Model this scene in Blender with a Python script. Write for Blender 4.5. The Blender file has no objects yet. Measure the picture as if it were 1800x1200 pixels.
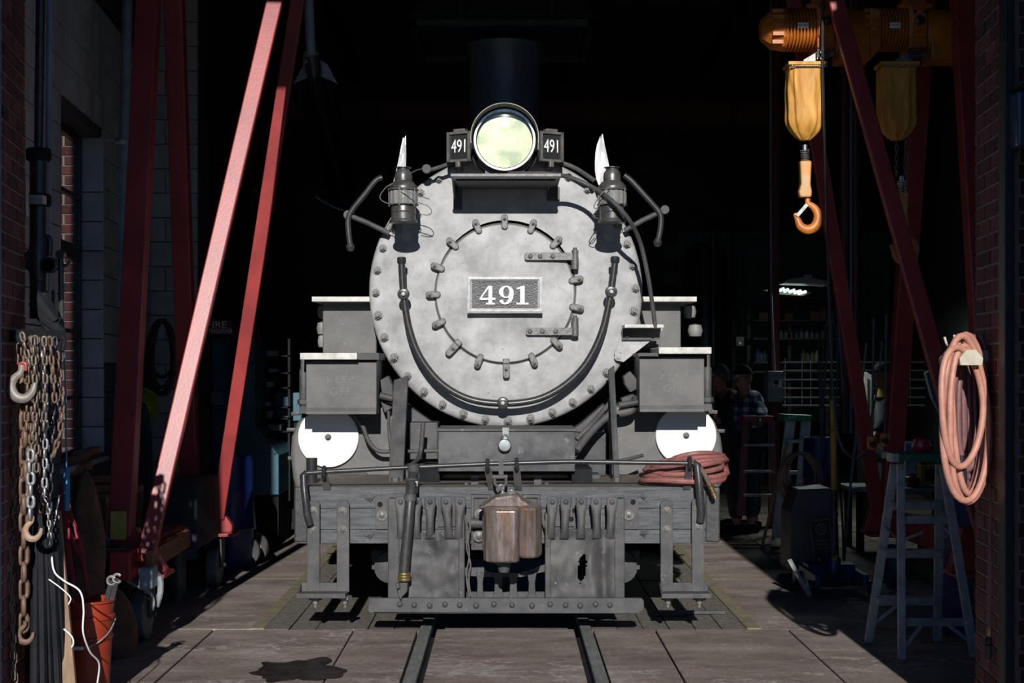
import bpy, bmesh, math, random
from mathutils import Vector, Matrix
import mathutils.noise as mnoise
random.seed(7)
PI = math.pi
sc = bpy.context.scene
COL = sc.collection
# ---------------------------------------------------------------- camera
F = 2600.0; CX = 889.0; HY = 650.0; EYE = 1.58
cam_d = bpy.data.cameras.new('camera'); cam = bpy.data.objects.new('camera', cam_d); COL.objects.link(cam)
cam_d.sensor_width = 36.0; cam_d.lens = 36.0 * F / 1800.0
cam_d.shift_x = (900.0 - CX) / 1800.0; cam_d.shift_y = (HY - 600.0) / 1800.0
cam_d.clip_start = .1; cam_d.clip_end = 400
cam.location = (0, 0, EYE); cam.rotation_euler = (PI / 2, 0, 0)
sc.camera = cam
# ---------------------------------------------------------------- daylight
world = bpy.data.worlds.new('world'); sc.world = world; world.use_nodes = True
wn = world.node_tree; wn.nodes.clear()
sky = wn.nodes.new('ShaderNodeTexSky'); sky.sky_type = 'NISHITA'; sky.sun_disc = False
sky.sun_elevation = math.radians(22); sky.sun_rotation = math.radians(180); sky.altitude = 1900; sky.dust_density = .3
bg = wn.nodes.new('ShaderNodeBackground'); bg.inputs[1].default_value = 0.042
wo = wn.nodes.new('ShaderNodeOutputWorld')
tint = wn.nodes.new('ShaderNodeMixRGB'); tint.blend_type = 'MULTIPLY'; tint.inputs[0].default_value = 1; tint.inputs[2].default_value = (.42, .78, 1.35, 1)
wn.links.new(sky.outputs[0], tint.inputs[1]); wn.links.new(tint.outputs[0], bg.inputs[0]); wn.links.new(bg.outputs[0], wo.inputs[0])
sun_d = bpy.data.lights.new('sun', 'SUN'); sun = bpy.data.objects.new('sun', sun_d); COL.objects.link(sun)
sun_d.energy = 4.8; sun_d.angle = math.radians(.5); sun_d.color = (1.0, .975, .94)
sun.rotation_euler = Vector((-.006, 1, -.4)).to_track_quat('-Z', 'Y').to_euler()
sun.location = (0, -5, 8)
sc.view_settings.view_transform = 'Standard'; sc.view_settings.look = 'None'
sc.view_settings.exposure = 0.0; sc.view_settings.gamma = 1.0; sc.view_settings.use_curve_mapping = False
sc.cycles.max_bounces = 6; sc.cycles.diffuse_bounces = 3; sc.cycles.glossy_bounces = 3; sc.cycles.transparent_max_bounces = 8
sc.cycles.use_denoising = True
# ---------------------------------------------------------------- helpers
def P(px, py, d):            # a point seen at photo position (px,py) that lies d metres in front of the camera
    return Vector(((px - CX) * d / F, d, EYE - (py - HY) * d / F))
def S(n, d): return n * d / F

def mat(name, c1, c2=None, scale=6., rough=.6, metal=0., bump=.15, bscale=80., lo=.4, hi=.62, vary=0., rough2=None, c3=None, s3=30., t3=.68, emit=None, estr=1., wave=None, stretch=None, coat=0.):
    m = bpy.data.materials.new(name); m.use_nodes = True
    nt = m.node_tree; N = nt.nodes; Lk = nt.links; b = N['Principled BSDF']
    b.inputs['Roughness'].default_value = rough; b.inputs['Metallic'].default_value = metal
    if coat: b.inputs['Coat Weight'].default_value = coat
    tc = N.new('ShaderNodeTexCoord'); src = tc.outputs['Object']
    if stretch:
        mp = N.new('ShaderNodeMapping'); mp.inputs['Scale'].default_value = stretch; Lk.new(src, mp.inputs[0]); src = mp.outputs[0]
    if c2 is None: c2 = tuple(x * .7 for x in c1)
    n = N.new('ShaderNodeTexNoise'); n.inputs['Scale'].default_value = scale; n.inputs['Detail'].default_value = 6; n.inputs['Roughness'].default_value = .65
    Lk.new(src, n.inputs['Vector'])
    if vary:
        oi = N.new('ShaderNodeObjectInfo'); n.noise_dimensions = '4D'
        mu = N.new('ShaderNodeMath'); mu.operation = 'MULTIPLY'; mu.inputs[1].default_value = 37.; Lk.new(oi.outputs['Random'], mu.inputs[0]); Lk.new(mu.outputs[0], n.inputs['W'])
    r = N.new('ShaderNodeValToRGB'); r.color_ramp.elements[0].position = lo; r.color_ramp.elements[1].position = hi
    r.color_ramp.elements[0].color = (*c1, 1); r.color_ramp.elements[1].color = (*c2, 1)
    Lk.new(n.outputs['Fac'], r.inputs[0]); col = r.outputs[0]
    if c3:
        n3 = N.new('ShaderNodeTexNoise'); n3.inputs['Scale'].default_value = s3; n3.inputs['Detail'].default_value = 8; n3.inputs['Roughness'].default_value = .7
        Lk.new(src, n3.inputs['Vector'])
        r3 = N.new('ShaderNodeValToRGB'); r3.color_ramp.elements[0].position = t3 - .04; r3.color_ramp.elements[1].position = t3 + .04
        Lk.new(n3.outputs['Fac'], r3.inputs[0])
        mx = N.new('ShaderNodeMixRGB'); Lk.new(r3.outputs[0], mx.inputs[0]); Lk.new(col, mx.inputs[1]); mx.inputs[2].default_value = (*c3, 1); col = mx.outputs[0]
    if vary:
        hs = N.new('ShaderNodeHueSaturation'); mr = N.new('ShaderNodeMapRange'); mr.inputs[3].default_value = 1 - vary; mr.inputs[4].default_value = 1 + vary
        Lk.new(oi.outputs['Random'], mr.inputs[0]); Lk.new(mr.outputs[0], hs.inputs['Value']); Lk.new(col, hs.inputs['Color']); col = hs.outputs[0]
    Lk.new(col, b.inputs['Base Color'])
    if rough2 is not None:
        rr = N.new('ShaderNodeMapRange'); rr.inputs[1].default_value = lo; rr.inputs[2].default_value = hi; rr.inputs[3].default_value = rough; rr.inputs[4].default_value = rough2
        Lk.new(n.outputs['Fac'], rr.inputs[0]); Lk.new(rr.outputs[0], b.inputs['Roughness'])
    if bump:
        n2 = N.new('ShaderNodeTexNoise'); n2.inputs['Scale'].default_value = bscale; n2.inputs['Detail'].default_value = 4; Lk.new(src, n2.inputs['Vector'])
        bp = N.new('ShaderNodeBump'); bp.inputs['Strength'].default_value = bump; bp.inputs['Distance'].default_value = .0035
        Lk.new(n2.outputs['Fac'], bp.inputs['Height']); Lk.new(bp.outputs[0], b.inputs['Normal'])
    if emit:
        b.inputs['Emission Color'].default_value = (*emit, 1); b.inputs['Emission Strength'].default_value = estr
    return m

class MB:
    def __init__(s): s.v = []; s.f = []; s.sm = []
    def add(s, vs, fs, smooth=False):
        o = len(s.v); s.v += [tuple(v) for v in vs]
        for f in fs: s.f.append([i + o for i in f]); s.sm.append(smooth)
        return s
    def hexa(s, p): # 8 points: bottom 4 ccw, top 4
        return s.add(p, [(3, 2, 1, 0), (4, 5, 6, 7), (0, 1, 5, 4), (1, 2, 6, 5), (2, 3, 7, 6), (3, 0, 4, 7)])
    def box(s, x0, x1, y0, y1, z0, z1):
        if x0 > x1: x0, x1 = x1, x0
        if y0 > y1: y0, y1 = y1, y0
        if z0 > z1: z0, z1 = z1, z0
        return s.hexa([(x0, y0, z0), (x1, y0, z0), (x1, y1, z0), (x0, y1, z0), (x0, y0, z1), (x1, y0, z1), (x1, y1, z1), (x0, y1, z1)])
    def pbox(s, xa, xb, ya, yb, d, d2): # front face at distance d covering photo rectangle
        a = P(xa, ya, d); b = P(xb, yb, d)
        return s.box(a.x, b.x, d, d2, b.z, a.z)
    def obb(s, c, h, R=None):
        c = Vector(c); R = R or Matrix.Identity(3); q = []
        for z in (-1, 1):
            for x, y in ((-1, -1), (1, -1), (1, 1), (-1, 1)):
                q.append(c + R @ Vector((x * h[0], y * h[1], z * h[2])))
        return s.hexa(q)
    def beam(s, p, q, w, h, up=(0, 1, 0)): # w across, h along 'up'
        p = Vector(p); q = Vector(q); t = (q - p).normalized(); up = Vector(up)
        u = (up - t * up.dot(t)).normalized(); r = t.cross(u)
        a = r * w / 2; b = u * h / 2
        return s.hexa([p - a - b, p + a - b, p + a + b, p - a + b, q - a - b, q + a - b, q + a + b, q - a + b])
    def tube(s, pts, r, n=8, closed=False, smooth=0, flat=1.):
        pts = [Vector(p) for p in pts]
        if smooth: pts = spline(pts, smooth, closed)
        m = len(pts); rs = r if isinstance(r, (list, tuple)) else [r] * m
        if len(rs) != m: rs = [rs[min(len(rs) - 1, int(i * (len(rs) - 1) / max(1, m - 1) + .5))] for i in range(m)]
        T = []
        for i in range(m):
            a = pts[(i - 1) % m] if closed or i > 0 else pts[i]; b = pts[(i + 1) % m] if closed or i < m - 1 else pts[i]
            d = b - a; T.append(d.normalized() if d.length > 1e-9 else Vector((0, 0, 1)))
        ref = Vector((0, 1, 0)) if abs(T[0].y) < .9 else Vector((0, 0, 1))
        u = (ref - T[0] * ref.dot(T[0])).normalized(); vs = []
        for i in range(m):
            u = u - T[i] * u.dot(T[i]); u.normalize(); w = T[i].cross(u)
            for k in range(n):
                a = 2 * PI * k / n; vs.append(pts[i] + (u * math.cos(a) * flat + w * math.sin(a)) * rs[i])
        fs = []
        for i in range(m if closed else m - 1):
            j = (i + 1) % m
            for k in range(n): l = (k + 1) % n; fs.append((i * n + k, i * n + l, j * n + l, j * n + k))
        s.add(vs, fs, True)
        if not closed: s.add(vs[:n], [tuple(range(n - 1, -1, -1))]); s.add(vs[-n:], [tuple(range(n))])
        return s
    def lathe(s, prof, c, ax='y', n=24, smooth=True, R=None, a0=0., a1=None):
        # prof [(radius, offset)]; axis 'x','y','z' ; offset runs along +axis
        c = Vector(c); vs = []; m = len(prof); full = a1 is None
        k_n = n if full else n + 1
        for r, t in prof:
            for k in range(k_n):
                a = (2 * PI * k / n) if full else a0 + (a1 - a0) * k / n
                ca, sa = math.cos(a) * r, math.sin(a) * r
                p = Vector((t, ca, sa)) if ax == 'x' else Vector((sa, t, ca)) if ax == 'y' else Vector((ca, sa, t))
                if R: p = R @ p
                vs.append(c + p)
        fs = []
        for i in range(m - 1):
            for k in range(k_n if full else k_n - 1):
                l = (k + 1) % k_n; fs.append((i * k_n + k, i * k_n + l, (i + 1) * k_n + l, (i + 1) * k_n + k))
        s.add(vs, fs, smooth)
        if full:
            if prof[0][0] > 1e-6: s.add(vs[:k_n], [tuple(range(k_n - 1, -1, -1))])
            if prof[-1][0] > 1e-6: s.add(vs[-k_n:], [tuple(range(k_n))])
        return s
    def ring(s, prof, c, ax='y', n=32): # closed profile
        return s.lathe(prof + [prof[0]], c, ax, n) if False else s._ring(prof, c, ax, n)
    def _ring(s, prof, c, ax, n):
        k0 = MB(); k0.lathe(prof + [prof[0]], c, ax, n, a0=0, a1=2 * PI); s.add(k0.v, k0.f, True); return s
    def prism(s, poly, y0, y1, ax='y'): # poly (x,z) for 'y'; (y,z) for 'x'; (x,y) for 'z'
        f = {'y': lambda p, t: (p[0], t, p[1]), 'x': lambda p, t: (t, p[0], p[1]), 'z': lambda p, t: (p[0], p[1], t)}[ax]
        n = len(poly); vs = [f(p, y0) for p in poly] + [f(p, y1) for p in poly]
        return s.add(vs, [tuple(range(n)), tuple(range(2 * n - 1, n - 1, -1))] + [(i, i + n, (i + 1) % n + n, (i + 1) % n) for i in range(n)])
    def pprism(s, poly, d0, d1):
        return s.prism([(P(x, y, d0).x, P(x, y, d0).z) for x, y in poly], d0, d1)
    def frame(s, x0, x1, z0, z1, t, y0, y1, inner_y=None):
        iy = y0 if inner_y is None else inner_y
        o = [(x0, z0), (x1, z0), (x1, z1), (x0, z1)]; i = [(x0 + t, z0 + t), (x1 - t, z0 + t), (x1 - t, z1 - t), (x0 + t, z1 - t)]
        md = [((a[0] + b[0]) / 2, (a[1] + b[1]) / 2) for a, b in zip(o, i)]
        vs = [(p[0], y1, p[1]) for p in o] + [(p[0], (y0 + iy) / 2, p[1]) for p in o] + [(p[0], y0, p[1]) for p in md] + [(p[0], iy, p[1]) for p in i] + [(p[0], y1, p[1]) for p in i]
        fs = []
        for L in range(4):
            for k in range(4): l = (k + 1) % 4; fs.append((L * 4 + k, L * 4 + l, L * 4 + 4 + l, L * 4 + 4 + k))
        for k in range(4): l = (k + 1) % 4; fs.append((k, 16 + k, 16 + l, l))
        return s.add(vs, fs)
    def bolt(s, c, r, h=None, n=12):  # facing the camera (-Y)
        h = h or r * .7
        s.lathe([(r * 1.35, 0), (r * 1.35, -h * .25), (0, -h * .25)], c, n=n, smooth=False)
        s.lathe([(r, -h * .25), (r, -h * .9), (r * .8, -h), (0, -h)], c, n=6, smooth=False)
        return s.lathe([(r * .5, -h), (r * .5, -h * 1.5), (r * .3, -h * 1.6), (0, -h * 1.6)], c, n=8, smooth=False)
    def rivet(s, c, r):
        return s.lathe([(r, 0), (r * .9, -r * .35), (r * .55, -r * .65), (0, -r * .75)], c, n=10)
    def mesh(s, name, m=None):
        me = bpy.data.meshes.new(name); me.from_pydata(s.v, [], s.f)
        me.polygons.foreach_set('use_smooth', s.sm)
        bm = bmesh.new(); bm.from_mesh(me); bmesh.ops.remove_doubles(bm, verts=bm.verts, dist=1e-6); bmesh.ops.recalc_face_normals(bm, faces=bm.faces)
        bm.to_mesh(me); bm.free()
        if m: me.materials.append(m)
        return me
    def build(s, name, m, parent=None, bevel=0, seg=2, kind=None, label=None, edge=40):
        o = link(name, s.mesh(name, m), parent)
        if kind: o['kind'] = kind
        if label: o['label'] = label
        if bevel:
            b = o.modifiers.new('bevel', 'BEVEL'); b.width = bevel; b.segments = seg; b.limit_method = 'ANGLE'; b.angle_limit = math.radians(edge)
        elif any(s.sm):
            try: o.data.set_sharp_from_angle(angle=math.radians(40))
            except Exception: pass
        return o

def spline(pts, k, closed=False):
    out = []; n = len(pts)
    for i in range(n if closed else n - 1):
        p0 = pts[(i - 1) % n] if closed or i > 0 else pts[i]; p1 = pts[i]; p2 = pts[(i + 1) % n]; p3 = pts[(i + 2) % n] if closed or i < n - 2 else pts[(i + 1) % n]
        for j in range(k):
            t = j / k; out.append(.5 * ((2 * p1) + (p2 - p0) * t + (2 * p0 - 5 * p1 + 4 * p2 - p3) * t * t + (3 * p1 - p0 - 3 * p2 + p3) * t ** 3))
    if not closed: out.append(pts[-1])
    return out

WL = {}
def link(name, data, parent=None, M=None):
    o = bpy.data.objects.new(name, data); COL.objects.link(o)
    if parent is not None:
        o.parent = parent
        if parent.name in WL: o.matrix_parent_inverse = WL[parent.name].inverted()
    if M is not None: o.matrix_basis = M
    return o
def thing(name, label, cat, loc=(0, 0, 0), group=None):
    o = bpy.data.objects.new(name, None); COL.objects.link(o); o.location = loc; o.empty_display_size = .1
    WL[o.name] = Matrix.Translation(Vector(loc)); return tag(o, label, cat, group)
def tag(o, label, cat, group=None, kind=None):
    o['label'] = label; o['category'] = cat
    if group: o['group'] = group
    if kind: o['kind'] = kind
    return o
def struct(o): o['kind'] = 'structure'; return o
def strut(name, mb, m, parent=None, **k): return struct(mb.build(name, m, parent, **k))
def piece(name, me, parent, loc=(0, 0, 0), R=None, sc_=1.):
    M = Matrix.Translation(Vector(loc)) @ (R.to_4x4() if R else Matrix.Identity(4)) @ Matrix.Scale(sc_, 4)
    return link(name, me, parent, M)
def text_mesh(txt, size, ext=.001, sx=1., sp=1.):
    cu = bpy.data.curves.new('lettering', 'FONT'); cu.body = txt; cu.size = size; cu.extrude = ext; cu.align_x = 'CENTER'; cu.align_y = 'CENTER'; cu.space_character = sp; cu.resolution_u = 3
    o = bpy.data.objects.new('tmp', cu); COL.objects.link(o); bpy.context.view_layer.update()
    me = bpy.data.meshes.new_from_object(o.evaluated_get(bpy.context.evaluated_depsgraph_get())); COL.objects.unlink(o); bpy.data.objects.remove(o)
    me.transform(Matrix.Diagonal((sx, 1, 1, 1))); return me
def lettering(txt, size, m, parent, loc, rz=0., ext=.001, sx=1., name='lettering', tilt=0., sp=1.):
    me = text_mesh(txt, size, ext, sx, sp); me.materials.clear(); me.materials.append(m)
    R = Matrix.Rotation(rz, 3, 'Z') @ Matrix.Rotation(tilt, 3, 'Y') @ Matrix.Rotation(PI / 2, 3, 'X')
    return piece(name, me, parent, loc, R)
def link_mesh(L, W, r, m, n=6, k=7): # one chain link, long axis z, flat in xz
    mb = MB(); pts = []; ri = W / 2 - r; hl = L / 2 - W / 2
    for i in range(k): a = PI * i / (k - 1); pts.append((ri * math.cos(a), 0, hl + ri * math.sin(a)))
    for i in range(k): a = PI + PI * i / (k - 1); pts.append((ri * math.cos(a), 0, -hl + ri * math.sin(a)))
    mb.tube(pts, r, n, closed=True); return mb.mesh('link', m)
def hang_links(parent, me, pts, pitch, name='link', twist=0.):
    pts = [Vector(p) for p in pts]; k = 0; acc = 0.
    for a, b in zip(pts[:-1], pts[1:]):
        d = b - a; Ln = d.length; t = d / Ln
        while acc < Ln:
            c = a + t * acc; q = Vector((0, 0, 1)).rotation_difference(t if t.z >= 0 else -t).to_matrix()
            R = q @ Matrix.Rotation((PI / 2 if k % 2 else 0) + twist + random.uniform(-.25, .25), 3, 'Z')
            piece(name, me, parent, c, R); k += 1; acc += pitch
        acc -= Ln
def stadium(w, h, n=6):
    r = w / 2; return [(r * math.cos(PI * i / n), h / 2 - r + r * math.sin(PI * i / n)) for i in range(n + 1)] + [(-r * math.cos(PI * i / n), -h / 2 + r - r * math.sin(PI * i / n)) for i in range(n + 1)]
# ---------------------------------------------------------------- materials
silver = mat('graphite_paint', (.45, .448, .445), (.235, .235, .237), 5, .6, 0, .5, 140, .34, .68, c3=(.17, .16, .15), s3=30, t3=.655)
silver_l = mat('graphite_light', (.42, .42, .42), (.30, .30, .29), 12, .5, 0, .2, 120)
gunmetal = mat('grimy_black_paint', (.072, .07, .07), (.038, .039, .043), 7, .6, 0, .35, 130, .38, .62, c3=(.19, .18, .165), s3=34, t3=.66)
gunmetal2 = mat('grey_sheet_steel', (.084, .080, .078), (.034, .035, .038), 6, .62, 0, .35, 130, .36, .64, c3=(.17, .16, .15), s3=24, t3=.655)
casing_m = mat('grey_casing_sheet', (.125, .118, .112), (.080, .079, .078), 5, .55, 0, .3, 150, .36, .64, c3=(.22, .21, .19), s3=34, t3=.665)
boltm = mat('bolt_steel', (.15, .145, .14), (.09, .085, .08), 30, .45, .2, .1)
boltp = mat('painted_bolt', (.20, .195, .19), (.09, .085, .08), 60, .42, 0, .1)
blackp = mat('black_gloss_paint', (.022, .023, .025), (.03, .03, .032), 12, .28, 0, .08)
blackm = mat('soot_black', (.013, .014, .016), (.02, .021, .024), 6, .6, 0, .2)
darkpipe = mat('oiled_dark_pipe', (.028, .028, .03), (.045, .044, .043), 20, .34, .1, .1)
blackm.node_tree.nodes['Principled BSDF'].inputs['Specular IOR Level'].default_value = .12
blackm.node_tree.nodes['Principled BSDF'].inputs['Roughness'].default_value = .85
timber = mat('painted_timber', (.05, .053, .06), (.105, .108, .115), 3, .6, 0, .9, 20, .40, .62, stretch=(1.5, 6, 16), c3=(.30, .30, .30), s3=14, t3=.66)
deckm = mat('grimy_deck', (.09, .075, .065), (.13, .115, .10), 14, .8, 0, .6, 60)
rust = mat('worn_rusty_coupler', (.10, .072, .062), (.20, .165, .15), 12, .36, .3, .5, 60, .38, .64, stretch=(2.5, 2.5, .5), c3=(.20, .095, .04), s3=9, t3=.59)
white_p = mat('white_enamel', (.86, .86, .86), (.8, .8, .8), 9, .4, 0, .03)
white_e = mat('worn_white_edge', (.62, .61, .57), (.42, .41, .38), 14, .6, 0, .3, 60)
chrome = mat('chrome', (.6, .6, .58), (.4, .4, .38), 20, .25, .9, .05)
zinc = mat('galvanised', (.42, .42, .40), (.25, .25, .24), 30, .4, .5, .2)
letter_w = mat('white_lettering', (.85, .85, .83), (.75, .75, .73), 20, .5, 0, 0)
letter_f = mat('faded_lettering', (.20, .195, .185), (.12, .118, .115), 90, .7, 0, 0, lo=.42, hi=.56)
hose_r = mat('red_rubber_hose', (.29, .11, .09), (.21, .08, .07), 20, .55, 0, .15, 120)
hose_k = mat('black_rubber', (.028, .028, .029), (.045, .044, .043), 15, .45, 0, .1)
brass = mat('brass', (.45, .33, .13), (.25, .17, .08), 30, .35, .8, .1)
red_p = mat('red_crane_paint', (.33, .045, .042), (.23, .032, .034), 3, .38, 0, .12, 60, c3=(.16, .05, .05), s3=16, t3=.70)
orange_p = mat('orange_hoist_paint', (.55, .17, .015), (.36, .10, .012), 7, .42, 0, .15, 40)
canvas = mat('yellow_canvas', (.66, .34, .06), (.46, .20, .03), 7, .6, 0, .5, 30, stretch=(3, 3, .6))
brickm = mat('red_brick', (.16, .042, .036), (.085, .03, .034), 16, .85, 0, .5, 120, vary=.5)
mortar = mat('mortar', (.40, .35, .33), (.30, .27, .26), 20, .95, 0, .5, 150)
blockm = mat('painted_block', (.40, .42, .42), (.30, .32, .33), 4, .8, 0, .6, 90, vary=.06)
blockd = mat('dark_block', (.05, .055, .065), (.04, .042, .05), 4, .8, 0, .6, 90)
def floor_mat():
    m = bpy.data.materials.new('worn_floor'); m.use_nodes = True; nt = m.node_tree; N = nt.nodes; K = nt.links; b = N['Principled BSDF']; b.inputs['Roughness'].default_value = .85
    tc = N.new('ShaderNodeTexCoord'); mp = N.new('ShaderNodeMapping'); mp.inputs['Scale'].default_value = (.7, 1.5, 1); K.new(tc.outputs['Object'], mp.inputs[0])
    def noise(sc_, det, rg, w=0):
        n = N.new('ShaderNodeTexNoise'); n.noise_dimensions = '4D'; n.inputs['W'].default_value = w; n.inputs['Scale'].default_value = sc_; n.inputs['Detail'].default_value = det; n.inputs['Roughness'].default_value = rg; K.new(mp.outputs[0], n.inputs['Vector']); return n.outputs['Fac']
    def ramp(src, stops):
        r = N.new('ShaderNodeValToRGB'); e = r.color_ramp.elements
        while len(e) < len(stops): e.new(.5)
        for i, (p, c) in enumerate(stops): e[i].position = p; e[i].color = (*c, 1) if isinstance(c, tuple) else (c, c, c, 1)
        K.new(src, r.inputs[0]); return r.outputs[0]
    def mix(f, a, c2, mode='MIX'):
        x = N.new('ShaderNodeMixRGB'); x.blend_type = mode
        if isinstance(f, float): x.inputs[0].default_value = f
        else: K.new(f, x.inputs[0])
        K.new(a, x.inputs[1])
        if isinstance(c2, tuple): x.inputs[2].default_value = (*c2, 1)
        else: K.new(c2, x.inputs[2])
        return x.outputs[0]
    base = ramp(noise(1.6, 9, .72), [(.33, (.10, .078, .068)), (.46, (.21, .165, .138)), (.56, (.29, .24, .205)), (.68, (.37, .335, .30))])
    fine = ramp(noise(46, 6, .8, 3), [(.38, .45), (.55, 1.0), (.66, 1.5)])
    col = mix(.8, base, fine, 'MULTIPLY')
    line = ramp(noise(2.3, 10, .66, 7), [(.490, 0.), (.499, 1.), (.505, 1.), (.516, 0.)]); msk = ramp(noise(.9, 2, .5, 11), [(.50, 0.), (.60, 1.)])
    col = mix(mix(1., line, msk, 'MULTIPLY'), col, (.42, .40, .38))
    spot = ramp(noise(13, 8, .8, 5), [(.66, 0.), (.70, 1.)]); col = mix(spot, col, (.40, .38, .36))
    drk = ramp(noise(9, 8, .8, 15), [(.68, 0.), (.72, .8)]); col = mix(drk, col, (.04, .035, .03))
    K.new(col, b.inputs['Base Color'])
    bp = N.new('ShaderNodeBump'); bp.inputs['Strength'].default_value = .8; bp.inputs['Distance'].default_value = .006; K.new(noise(60, 6, .7, 2), bp.inputs['Height']); K.new(bp.outputs[0], b.inputs['Normal']); return m
concr = floor_mat()
plankm = mat('walked_planks', (.17, .15, .125), (.075, .068, .06), 9, .85, 0, 1., 40, .40, .6, stretch=(2, 4, 2), c3=(.38, .33, .16), s3=22, t3=.62)
railm = mat('worn_rail', (.21, .215, .205), (.14, .145, .14), 7, .6, .2, .5, 50, stretch=(4, 1, 1))
ground = mat('gravel', (.11, .10, .09), (.07, .065, .06), 12, .95, 0, .6, 40)
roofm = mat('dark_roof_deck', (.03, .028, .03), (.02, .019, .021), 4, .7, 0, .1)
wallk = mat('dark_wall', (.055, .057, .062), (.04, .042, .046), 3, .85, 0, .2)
redbeam = mat('dull_red_beam', (.10, .012, .014), (.07, .01, .012), 4, .6, 0, .1)
alum = mat('weathered_aluminium', (.34, .36, .37), (.22, .235, .245), 16, .5, .2, .3, 60, c3=(.08, .08, .08), s3=40, t3=.66)
green_p = mat('green_plastic', (.02, .16, .07), (.015, .11, .05), 12, .45)
blue_p = mat('blue_plastic', (.01, .025, .14), (.008, .02, .1), 6, .4)
bucket_m = mat('orange_red_plastic', (.34, .04, .015), (.24, .03, .012), 6, .4, 0, .1)
cream = mat('cream_enamel', (.48, .44, .34), (.38, .34, .26), 12, .5)
glassm = mat('lamp_glass', (.8, .8, .8)); 
def glass(name, tint, a=.12, rough=.03):
    m = bpy.data.materials.new(name); m.use_nodes = True; nt = m.node_tree; nt.nodes.clear()
    o = nt.nodes.new('ShaderNodeOutputMaterial'); mx = nt.nodes.new('ShaderNodeMixShader'); t = nt.nodes.new('ShaderNodeBsdfTransparent'); g = nt.nodes.new('ShaderNodeBsdfGlossy')
    t.inputs[0].default_value = (*tint, 1); g.inputs['Roughness'].default_value = rough; mx.inputs[0].default_value = a
    nt.links.new(t.outputs[0], mx.inputs[1]); nt.links.new(g.outputs[0], mx.inputs[2]); nt.links.new(mx.outputs[0], o.inputs[0]); return m
glass_c = glass('clear_glass', (.93, .94, .92))
# ================================================================ the setting
lowb = mat('dark_blue_lower_block', (.06, .075, .10), (.045, .055, .08), 4, .7, 0, .5, 90, vary=.1)
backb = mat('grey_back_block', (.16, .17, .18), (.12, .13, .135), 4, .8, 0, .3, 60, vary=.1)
mb = MB()
mb.box(-12, 12, -30, 6.15, -.35, -.012)
strut('ground', mb, ground)
fl = MB()
for x0, x1 in ((-9, -1.5), (1.5, 9)): fl.box(x0, x1, 6.15, 26, -.35, -.05)
fl.box(-1.5, 1.5, 6.15, 9.02, -.35, -.05); fl.box(-1.5, -.6, 9.02, 26, -.35, -.05); fl.box(.6, 1.5, 9.02, 26, -.35, -.05)
fl.box(-1.5, 1.5, 9.02, 26, -1.35, -1.25)
floor = strut('floor', fl, blackm)
random.seed(3)
def slab(x0, x1, y0, y1, z=0., m=concr):
    mb = MB(); g = .005; mb.box(x0 + g, x1 - g, y0 + g, y1 - g, z - .05, z); o = mb.build('slab', m, floor, bevel=.004, seg=1); return o
ys = [3.2, 5.2, 7.1, 9.025]
for y0, y1 in zip(ys[:-1], ys[1:]):
    for x0, x1 in ((-3.4, -1.78), (-1.78, -.925), (-.925, -.535), (-.425, .42), (.53, .91), (.91, 1.72), (1.72, 3.4)):
        slab(x0, x1, y0, y1, random.uniform(-.004, .001))
for x0, x1 in ((-6, -3.4), (3.4, 6)): slab(x0, x1, 6.7, 12); slab(x0, x1, 12, 24)
for y0, y1 in ((9.025, 11.2), (11.2, 13.6), (13.6, 17), (17, 24)):
    for x0, x1 in ((-3.4, -2.3), (-2.3, -1.52), (1.52, 2.3), (2.3, 3.4)): slab(x0, x1, y0, y1, random.uniform(-.004, .001))
slab(-.38, .385, 8.95, 9.06, .002)
pm = MB().box(-.077, .077, 0, 2.1, -.05, -.006).mesh('plank', plankm)
for s in (-1, 1):
    for i in range(6):
        for j in range(3):
            piece('plank', pm, floor, (s * (.605 + .16 * i), 9.04 + j * 2.12, random.uniform(-.006, .004)), Matrix.Rotation(random.uniform(-.003, .003), 3, 'Z'))
    slab(s * 1.52 - .05, s * 1.52 + .05, 9.03, 13.4, .004, mat('yellowed_kerb', (.22, .19, .11), (.14, .125, .09), 9, .8, 0, .3))
    tr = MB(); tr.box(s * .4875 - .035, s * .4875 + .035, 2, 24, -.05, .012); tr.build('rail', railm, floor, bevel=.008)
    if s > 0: pl = MB(); pl.box(.98, 1.42, 9.58, 9.61, .0, .02); pl.build('angle_iron', gunmetal2, floor)
# puddle
mb = MB(); poly = []
for i in range(80):
    a = 2 * PI * i / 80; r = 1 + .55 * mnoise.noise(Vector((1.3 * math.cos(a), 1.3 * math.sin(a), 4.2))) + .22 * mnoise.noise(Vector((4 * math.cos(a), 4 * math.sin(a), 1)))
    c = P(515, 1180, 2600 * EYE / 530); poly.append((c.x + .22 * r * math.cos(a), c.y + .30 * r * math.sin(a)))
mb.prism(poly, .0012, .003, 'z')
wet = mat('wet_stain', (.010, .008, .007), (.035, .029, .025), 8, .4, 0, .3, 30)
wet.node_tree.nodes['Principled BSDF'].inputs['Specular IOR Level'].default_value = .25
tag(mb.build('puddle', wet), 'dark wet oily puddle on the floor in front of the left rail', 'puddle')

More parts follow.
